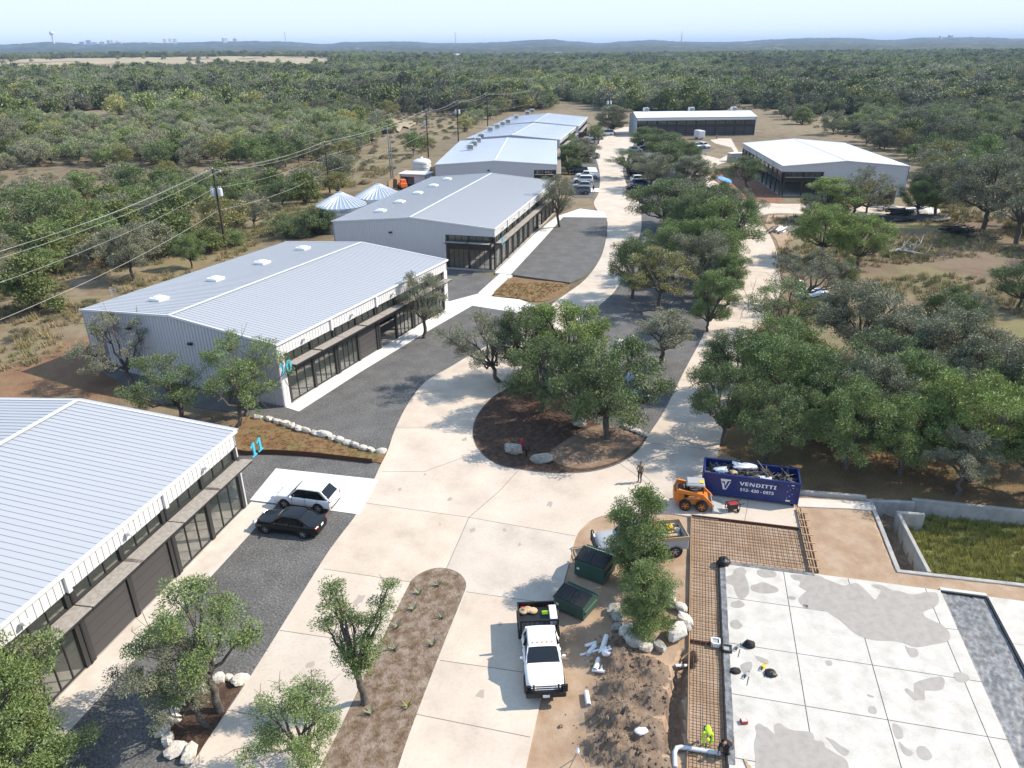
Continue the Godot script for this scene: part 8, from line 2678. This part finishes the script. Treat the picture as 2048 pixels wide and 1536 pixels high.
	for x in [-0.8, 0.8]:
		var pm2 := Mesher.new()
		pm2.box(Vector3(x, 0.95, 0), Vector3(0.12, 1.9, 0.1))
		part("post", pm2, M.orange_net, on)
	# stores beside the half built building
	var tk := thing("storage_box", "grey site storage box beside the open front of the half built building", "storage box", v3(Vector2(66.05, -221.57), 0.0), 0.2)
	var t1 := Mesher.new()
	t1.chamfer(Vector3(0, 1.1, 0), Vector3(4.2, 2.2, 2.2), 0.08)
	part("shell", t1, M.machine_grey, tk)
	var t2 := Mesher.new()
	t2.chamfer(Vector3(0, 2.28, 0), Vector3(4.4, 0.16, 2.4), 0.05)
	part("lid", t2, M.white_metal, tk)
	heap_of_bars("lumber_stack", "tan lumber stack nearer the lane than the grey storage box", "lumber", Vector2(63.24, -209.61), 14, 4.0, 2.0, 0.9, M.tan_wood, 41, false)
	var ws := thing("shed", "small white roofed shed among the trees at the far right", "shed", v3(Vector2(182.8, -297.37), 0.0), 0.3)
	var w1 := Mesher.new()
	w1.span(Vector3(-6, 0, -4), Vector3(6, 3.4, 4))
	part("wall", w1, M.wall_metal, ws)
	var w2 := Mesher.new()
	w2.plate(PackedVector2Array([Vector2(-4.6, 3.4), Vector2(4.6, 3.4), Vector2(0, 5.2)]), Transform3D(Basis(Vector3.BACK, Vector3.UP, Vector3.LEFT), Vector3.ZERO), 12.6)
	part("roof", w2, M.white_roof, ws)
	# low plants on the strip
	for k in 9:
		var ap: Vector2 = [Vector2(-5.79, -35.12), Vector2(-4.7, -35.84), Vector2(-6.71, -32.3), Vector2(-5.96, -33.73), Vector2(-4.54, -30.92), Vector2(-5.43, -26.68), Vector2(-7.2, -26.31), Vector2(-4.21, -32.99), Vector2(-6.61, -30.57)][k]
		var am := Mesher.new()
		var ra := RandomNumberGenerator.new()
		ra.seed = 900 + k
		for i in 16:
			var a3 := TAU * i / 16 + ra.randf() * 0.3
			var tip := Vector3(cos(a3) * ra.randf_range(0.25, 0.45), ra.randf_range(0.15, 0.45), sin(a3) * ra.randf_range(0.25, 0.45))
			var ww := Vector3(-sin(a3), 0, cos(a3)) * 0.05
			am.tri(-ww, ww, tip)
			am.tri(-ww, ww + Vector3(0, 0.02, 0), tip)
		var ao := part("spiky_plant", am, M.leaf_grey if k != 5 else M.leaf_olive)
		ao.position = v3(ap, 0.035)
		tag(ao, ["pale spiky plant near the rounded end of the planted strip, left one", "spiky plant near the rounded end of the planted strip, right one", "small spiky plant at the left rim of the planted strip beside the slender oak's crown", "grass tuft just below the two spiky plants", "spiky plant at the right rim of the strip", "bright green grass tuft low on the planted strip", "green sprig at the foot of the slender oak", "spiky plant on the right below the rounded end", "tuft in the middle of the planted strip"][k], "plant", "low plants on the planted strip")
	far_town()


func heap_of_bars(called: String, label: String, category: String, p: Vector2, n: int, long: float, wide: float, high: float, mat: Material, sd: int, messy := true) -> void:
	var r := RandomNumberGenerator.new()
	r.seed = sd
	var t := thing(called, label, category, Vector3(p.x, ground_at(p), p.y), 0.25 if messy else -0.55)
	for k in n:
		var m := Mesher.new()
		var y := 0.1 + high * (k / float(n))
		var bs := Basis.from_euler(Vector3(r.randfn() * 0.06, r.randfn() * 0.35, r.randfn() * 0.05)) if messy else Basis(Vector3.UP, PI / 2 + r.randfn() * 0.03)
		m.chamfer(Vector3(r.randf_range(-0.5, 0.5) * (long * 0.25 if messy else wide), y, r.randf_range(-0.5, 0.5) * (wide if messy else 0.6)), Vector3(long * r.randf_range(0.6, 1.0), 0.16, 0.2), 0.02, bs)
		part("bar", m, mat, t)


func far_town() -> void:
	var r := RandomNumberGenerator.new()
	r.seed = 2024
	var px := [Vector2(-0.5448, 0.00822), Vector2(-0.5312, 0.00765), Vector2(-0.5127, 0.00703), Vector2(-0.4935, 0.00789), Vector2(-0.4858, 0.00983), Vector2(-0.4792, 0.01129), Vector2(-0.4738, 0.00926), Vector2(-0.4663, 0.00972), Vector2(-0.4595, 0.01119), Vector2(-0.4554, 0.01168), Vector2(-0.4510, 0.01115), Vector2(-0.4490, 0.00911), Vector2(-0.4417, 0.00754), Vector2(-0.4340, 0.00800), Vector2(-0.4265, 0.00692), Vector2(-0.4186, 0.00789), Vector2(-0.4021, 0.01243), Vector2(-0.3967, 0.01292), Vector2(-0.3916, 0.01238), Vector2(-0.3375, 0.01261), Vector2(-0.3265, 0.01255), Vector2(-0.4985, 0.00693), Vector2(-0.5195, 0.00806), Vector2(-0.5359, 0.00719), Vector2(-0.4642, 0.00770), Vector2(-0.4553, 0.00763), Vector2(-0.4464, 0.00706), Vector2(-0.4378, 0.00904), Vector2(0.4921, 0.00632), Vector2(0.5015, 0.00717), Vector2(0.5208, 0.00494), Vector2(0.5396, 0.00371)]
	var proto: Node3D = null
	for i in px.size():
		var d := 5600.0 if px[i].y < -0.0006 else 7300.0
		var at := Vector3(sin(px[i].x) * d, 30.0 + d * px[i].y + 22.0, -cos(px[i].x) * d)
		var label := "pale house of the far town on the wooded ridge at the left" if i < 30 else "pale house on the far right ridge"
		var group := "houses of the far town" if i < 30 else "houses on the far right ridge"
		if proto == null:
			proto = thing("house", label, "house", at, 0.3, group)
			var m := Mesher.new()
			m.span(Vector3(-13, -30, -8), Vector3(13, 4, 8))
			part("wall", m, M.wall_metal, proto)
			var rf := Mesher.new()
			rf.plate(PackedVector2Array([Vector2(-9.5, 4), Vector2(9.5, 4), Vector2(0, 9)]), Transform3D(Basis(Vector3.BACK, Vector3.UP, Vector3.LEFT), Vector3.ZERO), 28)
			part("roof", rf, M.wall_metal, proto)
		else:
			copy_thing(proto, label, at, r.randf() * 1.2, group).scale = Vector3.ONE * r.randf_range(0.6, 1.5)
	var az: Array = [Vector2(-0.5126, 0.01340), Vector2(-0.2693, 0.01328), Vector2(-0.0655, 0.01175), Vector2(0.2115, 0.01000), Vector2(-0.0635, -0.00066), Vector2(-0.0697, -0.00173)]
	var t := thing("water_tower", "white water tower on the far ridge at the left", "water tower", Vector3(sin(az[0].x) * 7000, 30 + 7000 * az[0].y, -cos(az[0].x) * 7000))
	var w := Mesher.new()
	w.lathe([Vector2(9, -10), Vector2(7, 10), Vector2(6, 42), Vector2(15, 54), Vector2(17, 63), Vector2(13, 71), Vector2(0, 76)], 16)
	part("tank", w, M.white_metal, t)
	for i in 3:
		var a: Vector2 = az[1 + i]
		var mm := Mesher.new()
		mm.tube([Vector3(0, -20, 0), Vector3(0, 70, 0)], [5.0 if i == 2 else 3.0, 2.5], 4)
		var o := part("radio_mast", mm, M.machine_grey)
		o.position = Vector3(sin(a.x) * 7300, 30 + 7300 * a.y, -cos(a.x) * 7300)
		tag(o, ["thin radio mast on the far ridge left of the middle", "short mast on the far ridge near the flat hill", "mast on the far ridge right of the middle"][i], "mast")
	for i in 2:
		var a4: Vector2 = az[4 + i]
		var d4 := 1750.0
		var g := Vector2(sin(a4.x) * d4, -cos(a4.x) * d4)
		var f := thing("farm_building", ["white farm building on the pale field strip, taller one", "long low white farm shed before the taller one"][i], "farm building", Vector3(g.x, land(g.x, g.y), g.y), 0.3)
		var fm := Mesher.new()
		fm.span(Vector3(-9 - 3 * i, 0, -6), Vector3(9 + 3 * i, 9 - 4 * i, 6))
		part("wall", fm, M.plastic_white, f)
		var fr := Mesher.new()
		fr.plate(PackedVector2Array([Vector2(-7, 9 - 4 * i), Vector2(7, 9 - 4 * i), Vector2(0, 12 - 4 * i)]), Transform3D(Basis(Vector3.BACK, Vector3.UP, Vector3.LEFT), Vector3.ZERO), 19 + 6 * i)
		part("roof", fr, M.red_dirt if i else M.wall_metal, f)


# ---- people: one skin over a skeleton of tapered capsules joined by a smooth minimum and meshed as surface nets
func field(p: Vector3, bones: Array, k: float) -> float:
	var d := 1e3
	for b in bones:
		var a: Vector3 = b[0]
		var ab: Vector3 = b[1] - a
		var t := clampf((p - a).dot(ab) / maxf(ab.length_squared(), 1e-8), 0.0, 1.0)
		var e: float = (p - a - ab * t).length() - lerpf(b[2], b[3], t)
		var h := clampf(0.5 + 0.5 * (d - e) / k, 0.0, 1.0)
		d = lerpf(d, e, h) - k * h * (1.0 - h)
	return d


func skin(m: Mesher, bones: Array, cell: float, k: float, paint: Callable) -> void:
	var lo := Vector3.ONE * 1e3
	var hi := -lo
	for b in bones:
		for e in 2:
			var r := Vector3.ONE * (float(b[2 + e]) + cell * 2.0)
			lo = lo.min(b[e] - r)
			hi = hi.max(b[e] + r)
	var n := Vector3i(((hi - lo) / cell).ceil()) + Vector3i.ONE
	var val := {}
	# only corners near a bone are looked at
	for b in bones:
		var reach: float = maxf(b[2], b[3]) + cell * 2.5
		var mn := ((Vector3(b[0]).min(b[1]) - Vector3.ONE * reach - lo) / cell).floor()
		var mx := ((Vector3(b[0]).max(b[1]) + Vector3.ONE * reach - lo) / cell).ceil()
		for x in range(maxi(0, int(mn.x)), mini(n.x, int(mx.x)) + 1):
			for y in range(maxi(0, int(mn.y)), mini(n.y, int(mx.y)) + 1):
				for z in range(maxi(0, int(mn.z)), mini(n.z, int(mx.z)) + 1):
					var key := Vector3i(x, y, z)
					if not val.has(key): val[key] = field(lo + Vector3(key) * cell, bones, k)
	var vert := {}
	var corner := [Vector3i(0, 0, 0), Vector3i(1, 0, 0), Vector3i(0, 1, 0), Vector3i(1, 1, 0), Vector3i(0, 0, 1), Vector3i(1, 0, 1), Vector3i(0, 1, 1), Vector3i(1, 1, 1)]
	var edges := [[0, 1], [2, 3], [4, 5], [6, 7], [0, 2], [1, 3], [4, 6], [5, 7], [0, 4], [1, 5], [2, 6], [3, 7]]
	for key in val:
		var v := []
		var whole := true
		for c in corner:
			if not val.has(key + c):
				whole = false
				break
			v.append(val[key + c])
		if not whole: continue
		var s := Vector3.ZERO
		var cnt := 0
		for e in edges:
			var a: float = v[e[0]]
			var b: float = v[e[1]]
			if (a < 0.0) != (b < 0.0):
				s += Vector3(corner[e[0]]).lerp(Vector3(corner[e[1]]), a / (a - b))
				cnt += 1
		if cnt: vert[key] = lo + (Vector3(key) + s / cnt) * cell
	var g := cell * 0.5
	var normal := func(p: Vector3) -> Vector3:
		return Vector3(field(p + Vector3(g, 0, 0), bones, k) - field(p - Vector3(g, 0, 0), bones, k), field(p + Vector3(0, g, 0), bones, k) - field(p - Vector3(0, g, 0), bones, k), field(p + Vector3(0, 0, g), bones, k) - field(p - Vector3(0, 0, g), bones, k)).normalized()
	var nrm := {}
	for key in vert: nrm[key] = normal.call(vert[key])
	for key in val:
		for axis in 3:
			var step := Vector3i.ZERO
			step[axis] = 1
			if not val.has(key + step): continue
			if (val[key] < 0.0) == (val[key + step] < 0.0): continue
			var u := Vector3i.ZERO
			u[(axis + 1) % 3] = 1
			var w := Vector3i.ZERO
			w[(axis + 2) % 3] = 1
			var q := [key - u - w, key - w, key, key - u]
			if not (vert.has(q[0]) and vert.has(q[1]) and vert.has(q[2]) and vert.has(q[3])): continue
			var order := [0, 2, 1, 0, 3, 2] if val[key] < 0.0 else [0, 1, 2, 0, 2, 3]
			for i in order:
				m.v.append(vert[q[i]])
				m.n.append(nrm[q[i]])
				m.c.append(paint.call(vert[q[i]]))


func hand_bones(wrist: Vector3, along: Vector3, palm: Vector3, side: float) -> Array:
	var across := along.cross(palm).normalized() * side
	var out := [[wrist, wrist + along * 0.05, 0.024, 0.028]]
	for i in 4:
		var root := wrist + along * 0.085 + across * (i - 1.5) * 0.021
		out.append([wrist + along * 0.04 + across * (i - 1.5) * 0.014, root, 0.017, 0.0125])
		var l: float = [0.036, 0.042, 0.040, 0.030][i]
		var k1: Vector3 = root + (along * 0.9 + palm * 0.35) * l
		out.append([root, k1, 0.0095, 0.0085])
		out.append([k1, k1 + (along * 0.45 + palm * 0.85) * l * 0.75, 0.0085, 0.007])
	var th := wrist + along * 0.03 - across * 0.03
	out.append([wrist + along * 0.015, th, 0.018, 0.013])
	out.append([th, th + (along * 0.7 - across * 0.35 + palm * 0.45) * 0.05, 0.012, 0.009])
	return out


# pose: joints by name; cloth colours by zone; y up, feet at 0, facing -z
func person(label: String, at: Vector3, turn: float, j: Dictionary, top: Color, legs: Color, hair: Color, o := {}) -> Node3D:
	var t := thing("person", label, "person", at, turn)
	var skin_c := Color(.30, .165, .105)
	var shoe := Color(.05, .04, .03)
	var m := Mesher.new()
	var bones := []
	bones.append([j.hip, j.waist, 0.135, 0.125])
	bones.append([j.waist, j.chest, 0.125, 0.15])
	bones.append([j.sl, j.sr, 0.068, 0.068])
	bones.append([j.chest, j.neck, 0.11, 0.055])
	bones.append([j.hl, j.hr, 0.095, 0.095])
	for s in ["l", "r"]:
		bones.append([j["h" + s], j["k" + s], 0.09, 0.058])
		bones.append([j["k" + s], j["a" + s], 0.058, 0.042])
		bones.append([j["a" + s] + Vector3(0, -0.03, 0.03), j["t" + s], 0.045, 0.035])
		bones.append([j["s" + s], j["e" + s], 0.054, 0.042])
		bones.append([j["e" + s], j["w" + s], 0.042, 0.029])
	var neck: Vector3 = j.neck
	var head: Vector3 = j.head
	bones.append([neck, head, 0.052, 0.05])
	var top_y: float = j.hip.y
	var paint := func(p: Vector3) -> Color:
		var dl := INF
		var zone := 0
		var segs := [[j.hip, j.chest, 1], [j.sl, j.sr, 1], [j.sl, j.el, 1], [j.sr, j.er, 1], [j.el, j.wl, 2], [j.er, j.wr, 2], [j.hl, j.kl, 3], [j.hr, j.kr, 3], [j.kl, j.al, 3], [j.kr, j.ar, 3], [j.al, j.tl, 4], [j.ar, j.tr, 4], [neck, head, 5], [j.hl, j.hr, 3]]
		for s in segs:
			var q: float = p.distance_to(Geometry3D.get_closest_point_to_segment(p, s[0], s[1]))
			if q < dl: dl = q; zone = s[2]
		if zone == 1: return top
		if zone == 2: return top if o.get("long", false) else skin_c
		if zone == 3: return legs
		if zone == 4: return shoe
		return skin_c
	skin(m, bones, 0.026, 0.05, paint)
	# head with face: skull, jaw, nose, ears, brow
	var f: Vector3 = j.get("look", Vector3.FORWARD)
	var up: Vector3 = (head - neck).normalized()
	var rt := f.cross(up).normalized()
	f = up.cross(rt).normalized()
	var hb := [[head + up * 0.085 - f * -0.005, head + up * 0.085 - f * 0.03, 0.082, 0.088], [head + up * 0.02 + f * 0.045, head - up * 0.005 + f * 0.055, 0.055, 0.042], [head + up * 0.055 + f * 0.088, head + up * 0.035 + f * 0.105, 0.012, 0.016], [head + up * 0.075 + f * 0.075 - rt * 0.03, head + up * 0.075 + f * 0.075 + rt * 0.03, 0.018, 0.018]]
	for s in [-1.0, 1.0]: hb.append([head + rt * s * 0.083 + up * 0.06, head + rt * s * 0.09 + up * 0.035 - f * 0.01, 0.018, 0.012])
	var hp := func(p: Vector3) -> Color:
		var q := p - head
		var fy := q.dot(up)
		var fz := q.dot(f)
		var fx := absf(q.dot(rt))
		if fy > 0.1 + fz * 0.55 or (fz < -0.03 and fy > 0.0): return hair
		if absf(fy - 0.058) < 0.011 and absf(fx - 0.033) < 0.014 and fz > 0.05: return Color(.03, .02, .02)
		if absf(fy + 0.004) < 0.007 and fx < 0.024 and fz > 0.07: return Color(.22, .08, .06)
		return skin_c
	skin(m, hb, 0.012, 0.03, hp)
	for s in ["l", "r"]:
		var wr: Vector3 = j["w" + s]
		var al: Vector3 = (wr - j["e" + s]).normalized()
		var pm: Vector3 = (Vector3(-1 if s == "r" else 1, 0, 0) - al * al.dot(Vector3(-1 if s == "r" else 1, 0, 0))).normalized()
		skin(m, hand_bones(wr, al, pm, 1.0 if s == "l" else -1.0), 0.008, 0.012, func(_p): return o.get("glove", skin_c))
	part("body", m, M.person, t)
	return t


func joints(o := {}) -> Dictionary:
	var d := {"hip": Vector3(0, 0.95, 0), "waist": Vector3(0, 1.12, 0), "chest": Vector3(0, 1.32, 0), "neck": Vector3(0, 1.49, 0), "head": Vector3(0, 1.58, -0.01), "sl": Vector3(-0.17, 1.41, 0), "sr": Vector3(0.17, 1.41, 0), "el": Vector3(-0.23, 1.12, 0.02), "er": Vector3(0.23, 1.12, 0.02), "wl": Vector3(-0.22, 0.87, -0.06), "wr": Vector3(0.22, 0.87, -0.06), "hl": Vector3(-0.09, 0.92, 0), "hr": Vector3(0.09, 0.92, 0), "kl": Vector3(-0.10, 0.50, -0.02), "kr": Vector3(0.10, 0.50, -0.02), "al": Vector3(-0.10, 0.09, 0.02), "ar": Vector3(0.10, 0.09, 0.02), "tl": Vector3(-0.12, 0.035, -0.13), "tr": Vector3(0.12, 0.035, -0.13)}
	for k in o: d[k] = o[k]
	return d


func make_people() -> void:
	var pm := plain("person", 1, 1, 1, 0.85)
	pm.vertex_color_use_as_albedo = true
	person("person in a khaki shirt and dark trousers on the lane left of the blue container", v3(Vector2(9.63, -47.43), 0.05), 2.6, joints({"er": Vector3(0.26, 1.13, -0.03), "wr": Vector3(0.16, 1.06, -0.24), "kl": Vector3(-0.10, 0.5, -0.05)}), Color(.17, .14, .09), Color(.018, .02, .03), Color(.015, .012, .01))
	# bending over the steel bars in a lime safety shirt
	var bend := joints({"hip": Vector3(0, 0.80, 0.18), "waist": Vector3(0, 0.92, 0.05), "chest": Vector3(0, 0.98, -0.18), "neck": Vector3(0, 0.96, -0.38), "head": Vector3(0, 0.90, -0.46), "sl": Vector3(-0.18, 0.95, -0.27), "sr": Vector3(0.18, 0.95, -0.27), "el": Vector3(-0.22, 0.66, -0.36), "er": Vector3(0.2, 0.66, -0.42), "wl": Vector3(-0.12, 0.40, -0.45), "wr": Vector3(0.1, 0.38, -0.5), "hl": Vector3(-0.1, 0.78, 0.18), "hr": Vector3(0.1, 0.78, 0.18), "kl": Vector3(-0.16, 0.45, -0.02), "kr": Vector3(0.16, 0.45, 0.06), "al": Vector3(-0.16, 0.09, 0.16), "ar": Vector3(0.16, 0.09, 0.22), "tl": Vector3(-0.17, 0.035, 0.0), "tr": Vector3(0.17, 0.035, 0.06), "look": Vector3(0, -0.8, -0.6)})
	var w := person("worker in a lime yellow safety shirt bending over the steel bars", v3(Vector2(9.01, -24.33), 0.12), PI - 0.25, bend, Color(.46, .80, .02), Color(.10, .085, .06), Color(.46, .80, .02), {"long": true, "glove": Color(.06, .06, .06)})
	var st := Mesher.new()
	st.box(Vector3(0, 0.995, -0.06), Vector3(0.30, 0.05, 0.07), Basis(Vector3.RIGHT, -0.35))
	part("reflective_band", st, M.reflective, w)
	var crouch := joints({"hip": Vector3(0, 0.36, 0.2), "waist": Vector3(0, 0.52, 0.12), "chest": Vector3(0, 0.66, -0.04), "neck": Vector3(0, 0.74, -0.2), "head": Vector3(0, 0.74, -0.28), "sl": Vector3(-0.18, 0.68, -0.1), "sr": Vector3(0.18, 0.68, -0.1), "el": Vector3(-0.22, 0.42, -0.22), "er": Vector3(0.22, 0.42, -0.25), "wl": Vector3(-0.12, 0.24, -0.38), "wr": Vector3(0.1, 0.22, -0.42), "hl": Vector3(-0.1, 0.34, 0.2), "hr": Vector3(0.1, 0.34, 0.2), "kl": Vector3(-0.2, 0.48, -0.16), "kr": Vector3(0.2, 0.30, -0.12), "al": Vector3(-0.17, 0.09, 0.02), "ar": Vector3(0.16, 0.09, 0.22), "tl": Vector3(-0.18, 0.035, -0.13), "tr": Vector3(0.17, 0.035, 0.06), "look": Vector3(0, -0.7, -0.7)})
	person("crouching worker in dark clothes beside the lime yellow one at the slab rim", v3(Vector2(9.82, -23.83), 0.1), PI / 2 + 0.5, crouch, Color(.012, .012, .014), Color(.05, .07, .085), Color(.012, .01, .01), {"long": true})
	person("small distant person in dark clothes walking by the white pickup in the far lot", v3(Vector2(19.32, -172.02), 0.04), 0.6, joints({"kl": Vector3(-0.10, 0.52, -0.14), "al": Vector3(-0.1, 0.1, -0.12), "tl": Vector3(-0.11, 0.05, -0.26), "kr": Vector3(0.10, 0.50, 0.06), "ar": Vector3(0.1, 0.12, 0.24), "tr": Vector3(0.11, 0.04, 0.12)}), Color(.03, .03, .035), Color(.02, .02, .03), Color(.015, .012, .01))
	person("tiny person in grey standing before the black fronted building", v3(Vector2(75.2, -277.77), 0.06), 2.8, joints(), Color(.25, .25, .27), Color(.08, .08, .1), Color(.015, .012, .01))
